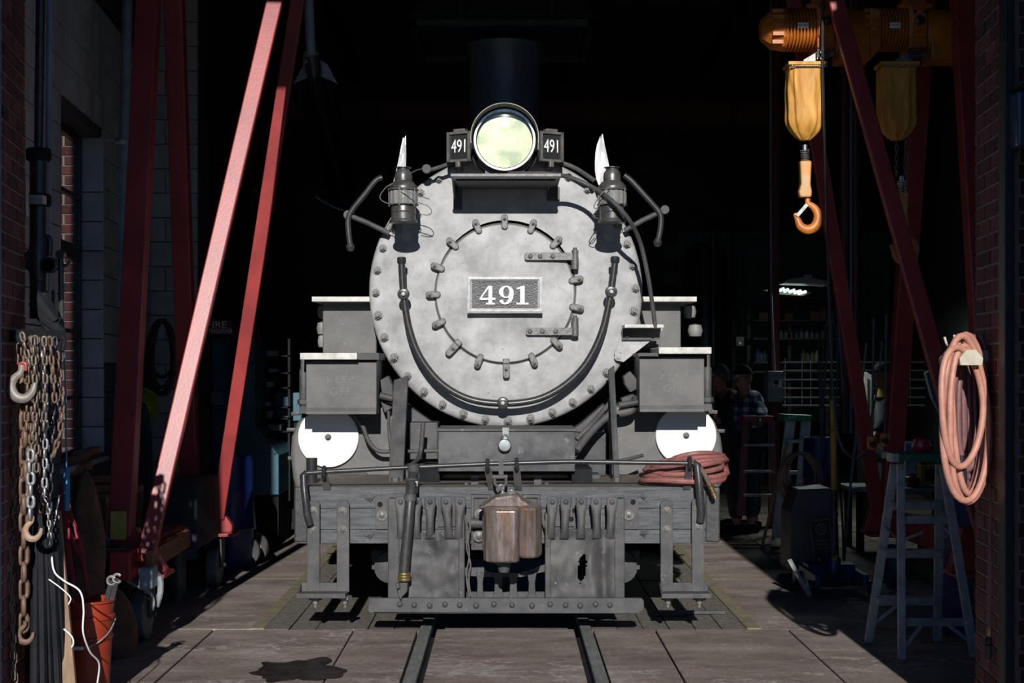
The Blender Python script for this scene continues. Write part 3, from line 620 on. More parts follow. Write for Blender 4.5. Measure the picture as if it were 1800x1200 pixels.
# stepped casings each side
KF = []
for s, bx, tp, bx2, tp2 in ((-1, (567, 662, 530, 622), (548, 660, 521, 530), (538, 662, 634, 728), (527, 628, 620, 632)), (1, (1118, 1197, 531, 614), (1120, 1225, 521, 530), (1124, 1238, 627, 724), (1158, 1251, 610, 622))):
    k = MB(); k.pbox(bx[0], bx[1], bx[2], bx[3], 10.45, 11.3); c1 = k.build('upper_casing', casing_m, L, bevel=.008)
    k = MB(); k.pbox(tp[0], tp[1], tp[2], tp[3], 10.3, 11.3); k.build('upper_step', white_e, c1, bevel=.004)
    k = MB()
    xa = 566 if s < 0 else 1212
    for yy, r in (((548, .035), (577, .04), (600, .032)) if s < 0 else ((548, .05), (581, .055))):
        k.lathe([(0, -.05), (r * .8, -.04), (r, 0), (r * .8, .04), (0, .05)], P(xa + (0 if s < 0 else (yy - 548) * .3), yy, 10.6), 'z', 14)
    k.build('casing_knob', mat('pale_knob', (.25, .24, .22), (.18, .17, .16), 10, .6), c1)
    k = MB(); xa, xb, ya, yb = bx2; D = 9.78
    # sheet rolled over at its top and flared at the foot
    prof = [(D + .06, P(0, ya - 3, D).z), (D + .012, P(0, ya, D).z), (D, P(0, ya + 7, D).z), (D, P(0, yb - 12, D).z), (D - .02, P(0, yb - 5, D).z), (D - .02, P(0, yb, D).z), (D + .5, P(0, yb, D).z), (D + .5, P(0, ya - 3, D).z)]
    k.prism(prof, P(xa, 0, D).x, P(xb, 0, D).x, 'x'); c2 = k.build('lower_casing', casing_m, L, bevel=.004)
    k = MB(); k.pbox(tp2[0], tp2[1], tp2[2], tp2[3], 9.70, 10.3); k.build('lower_step', white_e, c2, bevel=.006)
    k = MB(); e = (tp2[1], tp2[1] + 38) if s < 0 else (tp2[0] - 36, tp2[0]); k.pbox(e[0], e[1], tp2[2] + (0 if s < 0 else 10), tp2[3] + (0 if s < 0 else 4), 9.74, 10.3); k.build('step_bracket', gunmetal2, c2)
    fx = (xa - 12, xa + 4) if s < 0 else (xb - 4, xb + 14)
    k = MB(); k.pbox(fx[0], fx[1], yb - 14, yb - 1, D + .03, D + .4); k.lathe([(.03, 0), (.03, .25), (.022, .26), (.022, .34), (0, .34)], P(sum(fx) / 2, yb - 12, D + .16), 'z', 14); k.lathe([(.045, .02), (.045, .05), (.03, .06)], P(sum(fx) / 2, yb - 12, D + .16), 'z', 6, smooth=False)
    k.build('relief_valve', gunmetal, c2, bevel=.004)
    cx = (xa + xb) / 2
    for i, (tx, yy) in enumerate((('KEEP', 668 if s < 0 else 662), ('OFF', 689 if s < 0 else 683))): lettering(tx, .068, letter_f, c2, P(cx - (2 if s < 0 else -3), yy, D - .001), ext=.0006, sx=1.12, sp=1.15)
    # cylinder
    k = MB()
    if s < 0: poly = [(700, 862), (520, 862), (514, 840), (510, 800), (512, 768), (522, 742), (538, 728), (560, 720), (700, 712)]
    else: poly = [(1072, 712), (1215, 712), (1240, 720), (1258, 742), (1268, 768), (1272, 800), (1270, 850), (1262, 862), (1072, 862)]
    k.pprism(poly, 10.13, 11.4); cy = k.build('cylinder', casing_m, L, bevel=.03, seg=3)
    dc = P(577, 768, 10.1) if s < 0 else P(1206, 765, 10.1)
    k = MB(); k.lathe([(.208, .03), (.208, .002), (.204, -.004), (0, -.006)], dc, 'y', 64); k.build('valve_cover', white_p, cy)
    k = MB(); k.bolt(dc + Vector((0, -.006, .0)), .017, .02); k.build('cover_bolt', boltm, cy)
    k = MB(); yy = 842
    for xx in (((545, 842), (579, 837), (603, 836), (627, 838)) if s < 0 else ((1176, 838), (1200, 834), (1246, 838))): k.bolt(P(xx[0], xx[1], 10.1), .018)
    k.pprism([(530, 850), (545, 828), (640, 828), (668, 850)] if s < 0 else [(1110, 850), (1140, 828), (1240, 828), (1256, 850)], 10.1, 10.14); k.build('cylinder_flange', gunmetal, cy)
    k = MB()
    for px, py in (((520, 727), (512, 755), (514, 805)) if s < 0 else ((1253, 724), (1266, 757), (1270, 815))): k.lathe([(.014, -.03), (.014, .03), (0, .03)], P(px, py, 10.3), 'x', 6, smooth=False)
    k.build('side_bolt', boltm, cy)
# saddle, frame and running gear behind the pilot
k = MB(); k.pprism([(700, 700), (765, 745), (800, 770), (980, 770), (1020, 745), (1072, 700), (1072, 870), (700, 870)], 10.4, 11.6); k.build('cylinder_saddle', gunmetal, L, bevel=.01)
k = MB(); k.box(-.55, -.42, 9.4, 17, .45, .95); k.box(.42, .55, 9.4, 17, .45, .95); k.box(-.55, .55, 11, 16.8, .9, 1.3); k.build('main_frame', blackm, L)
def wheel(d, r):
    k = MB()
    for s in (-1, 1): k.lathe([(0, -.06), (.07, -.06), (.08, -.03), (r * .82, -.03), (r * .86, -.055), (r, -.055), (r, .045), (r + .025, .05), (r + .02, .075), (r * .86, .07), (r * .8, .03), (0, .03)][::1], (s * .50, d, r), 'x', 32) if s < 0 else k.lathe([(0, .06), (.07, .06), (.08, .03), (r * .82, .03), (r * .86, .055), (r, .055), (r, -.045), (r + .025, -.05), (r + .02, -.075), (r * .86, -.07), (r * .8, -.03), (0, -.03)], (s * .50, d, r), 'x', 32)
    k.lathe([(.06, -.9), (.06, .9), (0, .9)], (0, d, r), 'x', 16); return k.build('wheelset', blackm, L)
wheel(9.85, .38); wheel(12.6, .56); wheel(14.0, .56); wheel(15.4, .56)
for s in (-1, 1):
    k = MB(); k.lathe([(0, -.28), (.10, -.26), (.115, 0), (.10, .26), (0, .28)], (s * .74, 9.7, .32), 'y', 20); k.box(s * .62, s * .86, 9.5, 10.1, .3, .42); k.build('truck_spring', gunmetal, L)
# pilot braces (uprights)
for xa, xb, yt in ((690, 708, 668), (1072, 1090, 650)):
    k = MB(); a = P(xa, yt, 9.85); b = P(xb, 858, 9.45); k.hexa([(a.x, 9.45, b.z), (b.x, 9.45, b.z), (b.x, 9.53, b.z), (a.x, 9.53, b.z), (a.x, 9.95, a.z), (b.x, 9.95, a.z + .03), (b.x, 10.03, a.z + .03), (a.x, 10.03, a.z)])
    k.lathe([(.075, 0), (.07, .05), (.03, .06), (.03, .09), (0, .09)], (((a.x + b.x) / 2), 9.47, b.z - .02), 'z', 6, smooth=False); k.build('smokebox_brace', gunmetal2, L, bevel=.004)
# assorted piping
def pipe(pts, r, m=gunmetal2, nm='pipe'): k = MB(); k.tube([P(*p) for p in pts], r, 10, smooth=5); return k.build(nm, m, L)
pipe([(618, 722, 9.98), (636, 745, 9.98), (648, 775, 9.98), (665, 792, 9.98), (692, 793, 9.98)], .015)
pipe([(744, 742, 9.9), (742, 765, 9.9), (740, 790, 9.9), (735, 806, 9.85), (722, 818, 9.7)], .016)
pipe([(716, 793, 10.0), (770, 792, 10.0)], .014); pipe([(683, 722, 9.7), (684, 760, 9.7), (688, 800, 9.7)], .011)
pipe([(1013, 772, 9.9), (1040, 745, 9.95), (1074, 706, 10.05)], .018); pipe([(1013, 792, 9.85), (1045, 752, 9.95), (1080, 722, 10.)], .026); pipe([(1088, 712, 9.9), (1124, 706, 9.9)], .022); pipe([(1088, 726, 9.95), (1110, 720, 9.95), (1118, 700, 10)], .03)
pipe([(1015, 812, 9.7), (1075, 812, 9.7), (1130, 800, 9.8)], .012); pipe([(668, 695, 10.), (690, 700, 10.)], .024)
for pts in ([(668, 668), (682, 660), (690, 678), (692, 704), (672, 700)], [(669, 706), (690, 716), (676, 726)], [(1096, 662), (1108, 652), (1118, 664), (1124, 682), (1108, 690), (1098, 676)], [(1092, 700), (1112, 692), (1126, 700), (1120, 716), (1094, 712)]):
    k = MB(); k.pprism(pts, 10.0, 10.15); k.build('reach_rod_bracket', gunmetal2, L, bevel=.006)
for a_ in ((720, 770, 742, 812, 10.2, 10.5), (984, 1066, 760, 850, 10.2, 10.5), (700, 775, 818, 856, 9.75, 10.0), (1012, 1056, 834, 856, 9.7, 9.95)): k = MB(); k.pbox(*a_); k.build('saddle_rib', gunmetal, L, bevel=.01)
# tool box with hasp and padlock
D = 9.32; a = P(770, 757, D); b = P(1011, 829, D)
k = MB(); k.hexa([(a.x, D + .02, b.z), (b.x, D + .02, b.z), (b.x, 9.85, b.z), (a.x, 9.85, b.z), (a.x, D, a.z), (b.x, D, a.z), (b.x, 9.85, a.z), (a.x, 9.85, a.z)]); tb_ = k.build('tool_box', mat('dented_box_steel', (.12, .12, .122), (.055, .056, .06), 5, .42, .1, 1., 8, c3=(.22, .21, .20), s3=11, t3=.66), L, bevel=.005)
k = MB(); k.box(a.x - .008, b.x + .008, D - .012, 9.87, a.z - .004, a.z + .014); k.build('lid', gunmetal2, tb_, bevel=.004)
q = P(889, 765, D); k = MB(); k.box(q.x - .022, q.x + .022, D - .016, D, q.z - .045, q.z + .05); k.tube([q + Vector((-.016, -.022, -.03)), q + Vector((-.016, -.022, .0)), q + Vector((0, -.022, .012)), q + Vector((.016, -.022, .0)), q + Vector((.016, -.022, -.03))], .004, 6); k.build('hasp', chrome, tb_, bevel=.003)
q = P(887, 782, D); k = MB(); k.lathe([(.038, .0), (.042, -.006), (.042, -.022), (.036, -.028), (0, -.03)], q + Vector((0, -.008, 0)), 'y', 24); k.tube([q + Vector((-.02, -.02, .03)), q + Vector((-.02, -.02, .055)), q + Vector((0, -.02, .068)), q + Vector((.02, -.02, .055)), q + Vector((.02, -.02, .03))], .005, 6); k.build('padlock', chrome, tb_)
for xa, xb, yt in ((828, 841, 838), (939, 952, 838), (817, 822, 848), (958, 964, 848)):
    k = MB(); k.pbox(xa, xb, yt, 856, 9.2, 9.24); k.build('box_stay', gunmetal2, L)
# uncoupling lever
D = 8.93
k = MB(); k.tube([P(545, 922, D - .02), P(540, 905, D - .03), P(535, 860, D - .03), P(533, 836, D), P(540, 831, D)], .0225, 10); k.tube([P(538, 831, D), P(570, 829, D), P(700, 822, D), P(858, 815, D), P(1000, 811, D), P(1218, 814, D)], .0145, 10); k.tube([P(1218, 814, D), P(1226, 818, D), P(1229, 850, D - .02), P(1233, 900, D - .02), P(1231, 916, D)], .025, 10)
lv = k.build('uncoupling_lever', darkpipe, L)
for px, py, dx in ((570, 829, 4), (857, 816, 8), (908, 814, 3), (1212, 812, -4)):
    q = P(px, py, D); k = MB(); k.tube([q + Vector((0, .028 * math.cos(t), .034 * math.sin(t) - .006)) for t in [2 * PI * i / 14 for i in range(14)]], .0125, 8, closed=True); k.build('lever_eye', blackp, lv)
    k = MB(); q2 = P(px + dx, 861, D + .04); k.hexa([(q2.x - .024, q2.y + .02, q2.z), (q2.x + .024, q2.y + .02, q2.z), (q2.x + .024, q2.y + .03, q2.z), (q2.x - .024, q2.y + .03, q2.z), (q.x - .021, q.y - .004, q.z - .02), (q.x + .021, q.y - .004, q.z - .02), (q.x + .021, q.y + .006, q.z - .02), (q.x - .021, q.y + .006, q.z - .02)]); k.build('eye_strap', gunmetal2, lv)
k = MB(); k.lathe([(.035, 0), (.035, .2), (.028, .2), (0, .2)], P(548, 860, 9.35), 'z', 20); k.build('flag_socket', blackp, L)
# pilot beam of three timbers with end blocks
D = 9.0
for ya, yb in ((857, 893), (893.6, 930), (930.6, 955)):
    k = MB(); k.pbox(524, 1262, ya, yb, D + random.uniform(-.003, .003), 9.28); k.build('beam_timber', timber, L, bevel=.004)
for xa, xb in ((517, 541), (1240, 1266)):
    k = MB(); k.pbox(xa, xb, 857, 953, D - .006, 9.3); k.build('beam_end', mat('beam_end_black', (.03, .031, .033), (.05, .05, .052), 9, .4, 0, .5, 30, c3=(.22, .22, .22), s3=30, t3=.70), L, bevel=.01)
k = MB(); k.box(P(530, 0, D).x, P(1250, 0, D).x, D + .01, 10.1, P(0, 857, D).z - .01, P(0, 856, D).z); k.build('beam_deck', deckm, L)
for px, py, r in ((650, 873, .02), (649, 938, .02), (672, 905, .026), (1132, 871, .016), (1132, 936, .018), (1105, 904, .026)):
    k = MB(); q = P(px, py, D - .004); k.obb(q + Vector((0, -.003, 0)), (r * 1.1, .005, r * 1.1), rot_y(.6)) if r < .025 else k.lathe([(r * 1.3, 0), (r * 1.3, -.02), (0, -.02)], q, 'y', 16); k.bolt(q + Vector((0, -.012, 0)), r * .75); k.build('beam_bolt', gunmetal2 if r < .025 else boltm, L)
for xa, xb in ((660, 682), (1098, 1122)):
    k = MB(); k.pbox(xa, xb, 876, 930, D - .015, D); k.build('beam_plate', gunmetal2, L, bevel=.002)
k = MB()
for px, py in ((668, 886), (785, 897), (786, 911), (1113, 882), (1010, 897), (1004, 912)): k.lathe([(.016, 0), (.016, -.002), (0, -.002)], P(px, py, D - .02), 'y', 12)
k.build('bolt_hole', blackm, L)  # flat black discs standing for the shade inside bolt holes
for xa, xb in ((770, 812), (962, 1010)): k = MB(); k.pbox(xa, xb, 872, 925, D - .018, D); k.build('beam_plate', gunmetal2, L)
# hanging foot steps
D = 8.95
for sx, (x1a, x1b, x2a, x2b), (ta, tb2) in ((-1, (540, 562, 592, 614), (527, 612)), (1, (1161, 1183, 1216, 1238), (1159, 1245))):
    k = MB(); a = P(ta, 1026, D); b = P(tb2, 1048, D - .12); ztop = P(0, 1024, D).z; zb = P(0, 1049, D - .12).z
    xa, xb = a.x, P(tb2, 0, D).x
    k.box(xa, xb, D - .14, D + .02, zb, zb + .018); k.box(xa + .01, xb - .0, D + .0, D + .015, zb, ztop); k.prism([(D - .14, zb), (D + .015, zb), (D + .015, ztop)], xa, xa + .01, 'x')
    k.box(xa, xb, D - .15, D - .14, zb - .004, zb + .024); st = k.build('foot_step', gunmetal2, L, bevel=.003)
    for xc, w in ((x1a, x1b), (x2a, x2b)):
        yt = 880 if xc < 1200 else 876
        k = MB(); c = P((xc + w) / 2, 0, D).x; hw = S((w - xc) / 2, D); z1 = P(0, yt, D).z; z0 = zb + .01
        k.prism([(c - hw, z0), (c + hw, z0), (c + hw, z1 - hw * .5), (c + hw * .6, z1), (c - hw * .6, z1), (c - hw, z1 - hw * .5)], D - .005, D + .02); h = k.build('step_hanger', gunmetal2, L, bevel=.003)
        [MB().bolt((c, D - .005, P(0, yt + dy, D).z), .019).build('hanger_bolt', boltm, h) for dy in (17, 50)]
        k = MB(); k.lathe([(.04, 0), (.04, -.025), (.02, -.03), (.02, -.05), (.012, -.055), (.012, -.07), (0, -.07)], (c + (.02 if sx < 0 else 0), D - .06, zb), 'z', 6, smooth=False); k.build('step_nut', boltm, st)
# pilot skirt sheets
D = 8.86
def sheet(xa, xb, ya, yb, hole=None, seed=0, dent=None):
    a = P(xa, ya, D); b = P(xb, yb, D); nx, nz = 44, 44; vs = []; fs = []; mb = MB()
    for j in range(nz + 1):
        for i in range(nx + 1):
            u = i / nx; v = j / nz; x = a.x + (b.x - a.x) * u; z = a.z + (b.z - a.z) * v
            y = D + .016 * mnoise.noise(Vector((u * 3 + seed, v * 3, 0))) + .008 * mnoise.noise(Vector((u * 8 + seed, v * 6, 3)))
            if dent: y += dent(u, v)
            vs.append((x, y, z))
    n1 = len(vs); vs += [(x, y + .008, z) for x, y, z in vs]
    for j in range(nz):
        for i in range(nx):
            if hole and hole((i + .5) / nx, (j + .5) / nz): continue
            q = (j * (nx + 1) + i, j * (nx + 1) + i + 1, (j + 1) * (nx + 1) + i + 1, (j + 1) * (nx + 1) + i); fs.append(q); fs.append(tuple(x + n1 for x in q[::-1]))
    mb.add(vs, fs, True); return mb
import math as _m
def dl(u, v): return -.02 * _m.exp(-((u - .58 - .1 * v) ** 2 / .004 + (v - .12) ** 2 / .02))
def drr(u, v): return -.045 * _m.exp(-((u - .80) ** 2) / .006) * min(1, v * 2 + .3) + .03 * _m.exp(-((u - .62) ** 2 / .006 + (v - .45) ** 2 / .04))
s1 = sheet(700, 816, 936, 1051, None, 1, dl).build('skirt_sheet', gunmetal2, L)
def hole(u, v): return ((u - .50 + (v - .5) * .10) / .062) ** 2 + ((v - .56) / .20) ** 2 < 1 + .5 * mnoise.noise(Vector((u * 30, v * 30, 0)))
s2 = sheet(962, 1086, 930, 1051, hole, 5, drr).build('skirt_sheet', gunmetal2, L)
for xa, xb, yt, p in ((682, 702, 876, s1), (806, 817, 875, s1), (1080, 1098, 876, s2), (958, 968, 902, s2)):
    k = MB(); q0 = P(xa, yt, D); q1 = P(xb, 1051, D); k.box(q0.x, q1.x, D - .012, D + .1, q1.z, q0.z); k.build('skirt_edge_strap', gunmetal2, p, bevel=.006)
def finger(p, xt, xb, yt=874, yb=938, wt=10, wb=7):
    k = MB(); n = 14; rows = [(yt, wt, .004), (yt + 13, wt, .005), (yt + 22, wt * .85, .012), (yt + 34, wb * 1.05, .02), (yt + 48, wb, .022), (yb - 2, wb, .022), (yb + 8, wb * 1.2, .004)]; vs = []
    for i, (y, w, dp) in enumerate(rows):
        x = xt + (xb - xt) * max(0, (y - yt - 8)) / (yb - yt - 8)
        for j in range(n):
            t = 2 * PI * j / n; ex = 1 if i > 1 else .6
            cx_, sy_ = math.cos(t), math.sin(t); cx_ = math.copysign(abs(cx_) ** ex, cx_); q = P(x + w * cx_, y, D - .01); vs.append((q.x, D - .012 - dp * sy_, q.z))
    fs = [(i * n + j, i * n + (j + 1) % n, (i + 1) * n + (j + 1) % n, (i + 1) * n + j) for i in range(len(rows) - 1) for j in range(n)]
    k.add(vs, fs, True); k.add(vs[:n], [tuple(range(n))]); k.rivet(P(xt, yt + 8, D - .018), .016); k.build('pilot_bar', gunmetal2, p)
for xt, xb in ((704, 705), (731, 732), (756, 756), (784, 789), (809, 806)): finger(s1, xt, xb)
for xt, xb in ((971, 968), (995, 992), (1022, 1021), (1048, 1049), (1076, 1072)): finger(s2, xt, xb)
# bottom rail of the pilot
D = 8.76; k = MB(); k.pprism([(650, 1051), (1128, 1051), (1132, 1056), (1132, 1070), (1127, 1076), (652, 1078), (647, 1074), (647, 1056)], D, D + .028); k.box(P(655, 0, D).x, P(1125, 0, D).x, D, D + .16, P(0, 1078, D).z, P(0, 1074, D).z)
br = k.build('bottom_rail', gunmetal, L, bevel=.004)
rm = MB().rivet((0, 0, 0), .018).mesh('rivet', gunmetal2)
for i, px in enumerate((703, 728, 755, 782, 808, 837, 868, 900, 935, 967, 994, 1020, 1047, 1072)): piece('rivet', rm, br, P(px, 1062 + (i % 3) * 1.2, D))
# centre bars and cross bar
for xa, xb in ((838, 850), (868, 884), (895, 910), (928, 942)):
    k = MB(); m_ = (xa + xb) / 2; h = (xb - xa) / 2
    k.pprism([(m_ - h * 1.2, 1006), (m_ + h * 1.2, 1006), (m_ + h * .8, 1024), (m_ + h * .9, 1040), (m_ + h * 1.2, 1052), (m_ - h * 1.2, 1052), (m_ - h * .9, 1040), (m_ - h * .8, 1024)], 8.9, 8.93); k.build('centre_bar', gunmetal2, L, bevel=.004)
k = MB(); k.pprism([(815, 998), (850, 997), (857, 1005), (915, 1007), (950, 994), (965, 990), (965, 1003), (940, 1008), (915, 1014), (857, 1014), (815, 1011)], 8.92, 8.95); k.build('cross_bar', gunmetal, L)
k = MB(); k.pbox(820, 965, 1040, 1052, 8.97, 9.0); k.build('cross_bar', gunmetal, L)
for pts in ([(822, 905), (826, 930), (820, 960), (827, 990), (824, 1020), (828, 1048)], [(818, 905), (821, 940), (825, 975), (820, 1010), (825, 1050)], [(953, 905), (960, 930), (962, 960)]):
    pipe([(x, y, 8.84) for x, y in pts], .005, deckm, 'bent_rod')
# draft gear plates
for xa, xb, bl in ((828, 862, ((844, 902), (842, 941))), (918, 950, ((932, 900),))):
    k = MB(); a = P(xa, 869, 8.96); b = P(xb, 966 if xa < 900 else 920, 8.96); k.box(a.x, b.x, 8.95, 9.0, b.z, a.z); k.frame(a.x, b.x, b.z, a.z, .02, 8.935, 8.955); pl = k.build('draft_plate', gunmetal, L, bevel=.005)
    k = MB()
    for px, py in bl: k.lathe([(.04, 0), (.042, -.012), (.034, -.02), (0, -.02)], P(px, py, 8.945), 'y', 20); k.bolt(P(px, py, 8.93), .024)
    k.build('draft_bolt', boltm, pl)
k = MB(); k.lathe([(.032, 0), (.032, .18), (0, .18)], P(828, 919, 8.88), 'x', 14); k.build('yoke_pin', gunmetal2, L)
# coupler
def pz(y, d=8.42): return P(0, y, d).z
k = MB(); k.prism([(-.128, 8.66), (-.128, 8.50), (-.112, 8.445), (-.075, 8.42), (-.05, 8.41), (.05, 8.41), (.070, 8.42), (.078, 8.45), (.078, 8.54), (.062, 8.60), (.03, 8.66)], pz(989), pz(896), 'z')
cp = k.build('coupler_knuckle', rust, L, bevel=.014, seg=3)
k = MB(); k.prism([(.05, 8.60), (.085, 8.53), (.13, 8.515), (.172, 8.53), (.202, 8.58), (.212, 8.66), (.205, 8.80), (.0, 8.86), (-.10, 8.82), (-.13, 8.70), (-.12, 8.62)], pz(986), pz(893), 'z'); k.box(.196, .214, 8.5, 8.56, pz(985), pz(905)) if False else None
k.build('coupler_head', rust, L, bevel=.02, seg=3)
k = MB(); k.box(-.14, .16, 8.75, 9.3, pz(985), pz(893)); k.lathe([(.06, 0), (.05, .02), (.03, .03), (0, .03)], (0, 8.66, pz(893)), 'z', 16); k.prism([(-.17, pz(900)), (-.06, pz(878)), (.06, pz(872)), (.17, pz(900))], 8.6, 8.8); k.build('coupler_shank', rust, L, bevel=.02)
k = MB(); k.lathe([(.03, -.07), (.035, -.05), (.045, 0)], (-.01, 8.55, pz(989)), 'z', 14); k.box(-.06, .02, 8.5, 8.6, pz(995), pz(988)); k.build('knuckle_pin', gunmetal, L)
# chain from lever to coupler lock
lk = link_mesh(.07, .042, .0075, zinc)
k = MB(); k.box(*(lambda q: (q.x - .014, q.x + .014, 8.90, 8.93, q.z - .09, q.z + .01))(P(881, 812, 8.92))); k.lathe([(.014, -.045), (.014, .045), (0, .045)], P(879, 838, 8.88), 'x', 10); k.tube([P(870, 838, 8.88), P(870, 850, 8.86), P(880, 857, 8.85), P(889, 850, 8.86), P(889, 838, 8.88)], .009, 8, smooth=3); k.build('chain_shackle', gunmetal2, lv)
ch = bpy.data.objects.new('lift_chain', None); COL.objects.link(ch); ch.parent = L; ch.matrix_parent_inverse = WL[L.name].inverted()
bpy.data.objects.remove(ch)
hang_links(L, lk, [P(881, 856, 8.84), P(889, 884, 8.66)], .05); hang_links(L, lk, [P(899, 866, 8.8), P(897, 884, 8.7)], .045)
# brake hose
D = 8.80
k = MB(); k.tube([P(x, y, d) for x, y, d in ((727, 830, 8.9), (724, 850, 8.84), (721, 880, D - .02), (718, 920, D - .04), (713, 970, D - .04), (710, 1012, D - .04))], .031, 14, smooth=3); bh_ = k.build('brake_hose', hose_k, L)
k = MB(); k.lathe([(.028, .05), (.036, .045), (.036, .0), (.03, -.01), (.03, -.05)], P(727, 830, 8.9), 'z', 16); k.lathe([(.038, .02), (.038, -.06), (.034, -.07), (0, -.07)], P(724, 846, 8.86), 'z', 16); k.lathe([(.036, .02), (.036, -.02), (0, -.02)], P(721, 874, 8.78), 'z', 16); k.build('hose_nipple', gunmetal, bh_)
k = MB(); k.lathe([(.033, .02), (.033, -.01), (0, -.01)], P(725, 851, 8.85), 'z', 16); k.build('white_band', white_p, bh_)
k = MB()
for i in range(3): k.lathe([(.036, .008), (.040, 0), (.036, -.008), (0, -.008)], P(710.5, 1008 + 5 * i, D - .04), 'z', 16)
k.build('hose_clamp', brass, bh_)
k = MB(); k.pprism([(699, 1024), (717, 1024), (716, 1040), (708, 1048), (704, 1056), (700, 1048), (698, 1038)], D - .07, D - .01); k.pprism([(694, 1026), (702, 1024), (703, 1034), (697, 1036)], D - .1, D - .06); k.build('gladhand', gunmetal, bh_, bevel=.006)
# ================================================================ things hung on the locomotive
lamp_metal = mat('tarnished_lantern', (.16, .155, .15), (.09, .088, .085), 18, .35, .6, .2, 50)
lamp_glass = mat('ribbed_lantern_glass', (.30, .30, .28), (.20, .20, .19), 20, .15, .2, 0, stretch=(12, 12, 1))
def lantern(px, label, s):
    D = 9.86; q = P(px, 390, D); t = thing('marker_lantern', label, 'lantern', q, 'marker lanterns on the smokebox')
    k = S(1, D)
    mb = MB(); mb.lathe([(24 * k, -2 * k), (25 * k, 0), (24 * k, 3 * k), (21.5 * k, 5 * k), (21.5 * k, 16 * k), (22.5 * k, 17 * k), (21.5 * k, 19 * k), (21.5 * k, 29 * k)], q, 'z', 28); mb.build('oil_fount', lamp_metal, t)
    mb = MB(); n = 56; prof = [(29, 23), (31, 24.5), (40, 25), (52, 24.5), (55, 23)]; vs = []
    for h, r in prof:
        for i in range(n): rr = r * k * (1 + (.025 if i % 4 < 2 else -.025)); a = 2 * PI * i / n; vs.append(q + Vector((rr * math.cos(a), rr * math.sin(a), h * k)))
    mb.add(vs, [(i * n + j, i * n + (j + 1) % n, (i + 1) * n + (j + 1) % n, (i + 1) * n + j) for i in range(len(prof) - 1) for j in range(n)]); mb.build('ribbed_globe', lamp_glass, t)
    mb = MB(); mb.lathe([(24 * k, 55 * k), (25 * k, 57 * k), (24.5 * k, 62 * k), (20 * k, 68 * k), (15.5 * k, 72 * k), (15.5 * k, 80 * k), (14.5 * k, 86 * k), (11 * k, 91 * k), (10.5 * k, 93 * k)], q, 'z', 28); mb.build('lantern_hood', lamp_metal, t)
    mb = MB(); mb.lathe([(9 * k, 90 * k), (9 * k, 93 * k), (14 * k, 94.5 * k), (14 * k, 96 * k), (6 * k, 97 * k), (0, 97 * k)], q, 'z', 24); mb.build('chimney_cap', lamp_metal, t)
    mb = MB()
    for a in (-1.2, -.2, .9, 2.2, 3.6): mb.tube([q + Vector((26 * k * math.sin(a), -26 * k * math.cos(a), 26 * k)), q + Vector((27 * k * math.sin(a), -27 * k * math.cos(a), 58 * k))], .003, 5)
    for h in (30, 56): mb.tube([q + Vector((26.5 * k * math.cos(2 * PI * i / 20), 26.5 * k * math.sin(2 * PI * i / 20), h * k)) for i in range(20)], .0035, 5, closed=True)
    mb.build('wire_guard', boltm, t)
    mb = MB()
    if s < 0:
        mb.tube([P(x, y, 9.76) for x, y in ((690, 322), (678, 330), (668, 344), (672, 353), (684, 358))], .0035, 5, smooth=4)
        mb.tube([P(x, y, 9.70) for x, y in ((704, 328), (720, 338), (740, 345), (755, 350))], .0035, 5, smooth=3); mb.tube([P(x, y, 9.9) for x, y in ((734, 356), (752, 362), (759, 372), (752, 378), (736, 375))], .003, 5, smooth=4)
    else:
        mb.tube([P(x, y, 9.72) for x, y in ((1074, 326), (1056, 342), (1044, 362), (1049, 366), (1056, 356))], .0035, 5, smooth=4); mb.tube([P(x, y, 9.8) for x, y in ((1052, 366), (1042, 380), (1052, 384))], .003, 5, smooth=4)
    mb.build('bail_wire', darkpipe, t, kind='stuff')
    mb = MB(); mb.box(q.x - .02, q.x + .02, D + 20 * k, 10.21, q.z + .03, q.z + .07); mb.box(q.x - s * .0 - .03, q.x + .03, 10.19, 10.205, q.z - .1, q.z + .09); mb.bolt((q.x - .02, 10.19, q.z - .06), .02); mb.build('lamp_bracket', silver_l, t)
lantern(709, 'ribbed glass marker lantern at the left of the smokebox under the narrow white flag', -1)
lantern(1076, 'ribbed glass marker lantern at the right of the smokebox behind the sagging cable', 1)
flag_m = mat('white_flag_cloth', (.85, .85, .86), (.78, .78, .80), 9, .8, 0, .1, 30)
def flag(name, left, right, D, label):
    t = thing(name, label, 'flag', P(left[-1][0], left[-1][1], D), 'white flags beside the smokebox')
    vs = []; n = 5
    for i, (a, b) in enumerate(zip(left, right)):
        for j in range(n): u = j / (n - 1); p = P(a[0] + (b[0] - a[0]) * u, a[1] + (b[1] - a[1]) * u, D); vs.append((p.x, p.y + .025 * math.sin(u * 5 + i * .7), p.z))
    N = len(vs); vs += [(x, y + .004, z) for x, y, z in vs]; fs = []
    for i in range(len(left) - 1):
        for j in range(n - 1): q = (i * n + j, i * n + j + 1, (i + 1) * n + j + 1, (i + 1) * n + j); fs += [q, tuple(x + N for x in q[::-1])]
    mb = MB(); mb.add(vs, fs, True); mb.build('flag_cloth', flag_m, t)
    mb = MB(); mb.tube([P(right[0][0] - .5 if left is FL else left[0][0] + 2, left[0][1] - 2, D + .015), P((right[-1][0] if left is FL else left[-1][0] + 3), left[-1][1] + 45, D + .03)], .006, 6); mb.build('flag_staff', darkpipe, t)
FL = [(708, 242), (705, 255), (702, 270), (699, 285), (696, 300), (692, 318), (690, 332)]; FLr = [(714, 239), (714, 255), (714, 270), (713.5, 285), (713, 300), (700, 318), (694, 332)]
flag('flag', FL, FLr, 10.05, 'narrow furled white flag on the left of the smokebox')
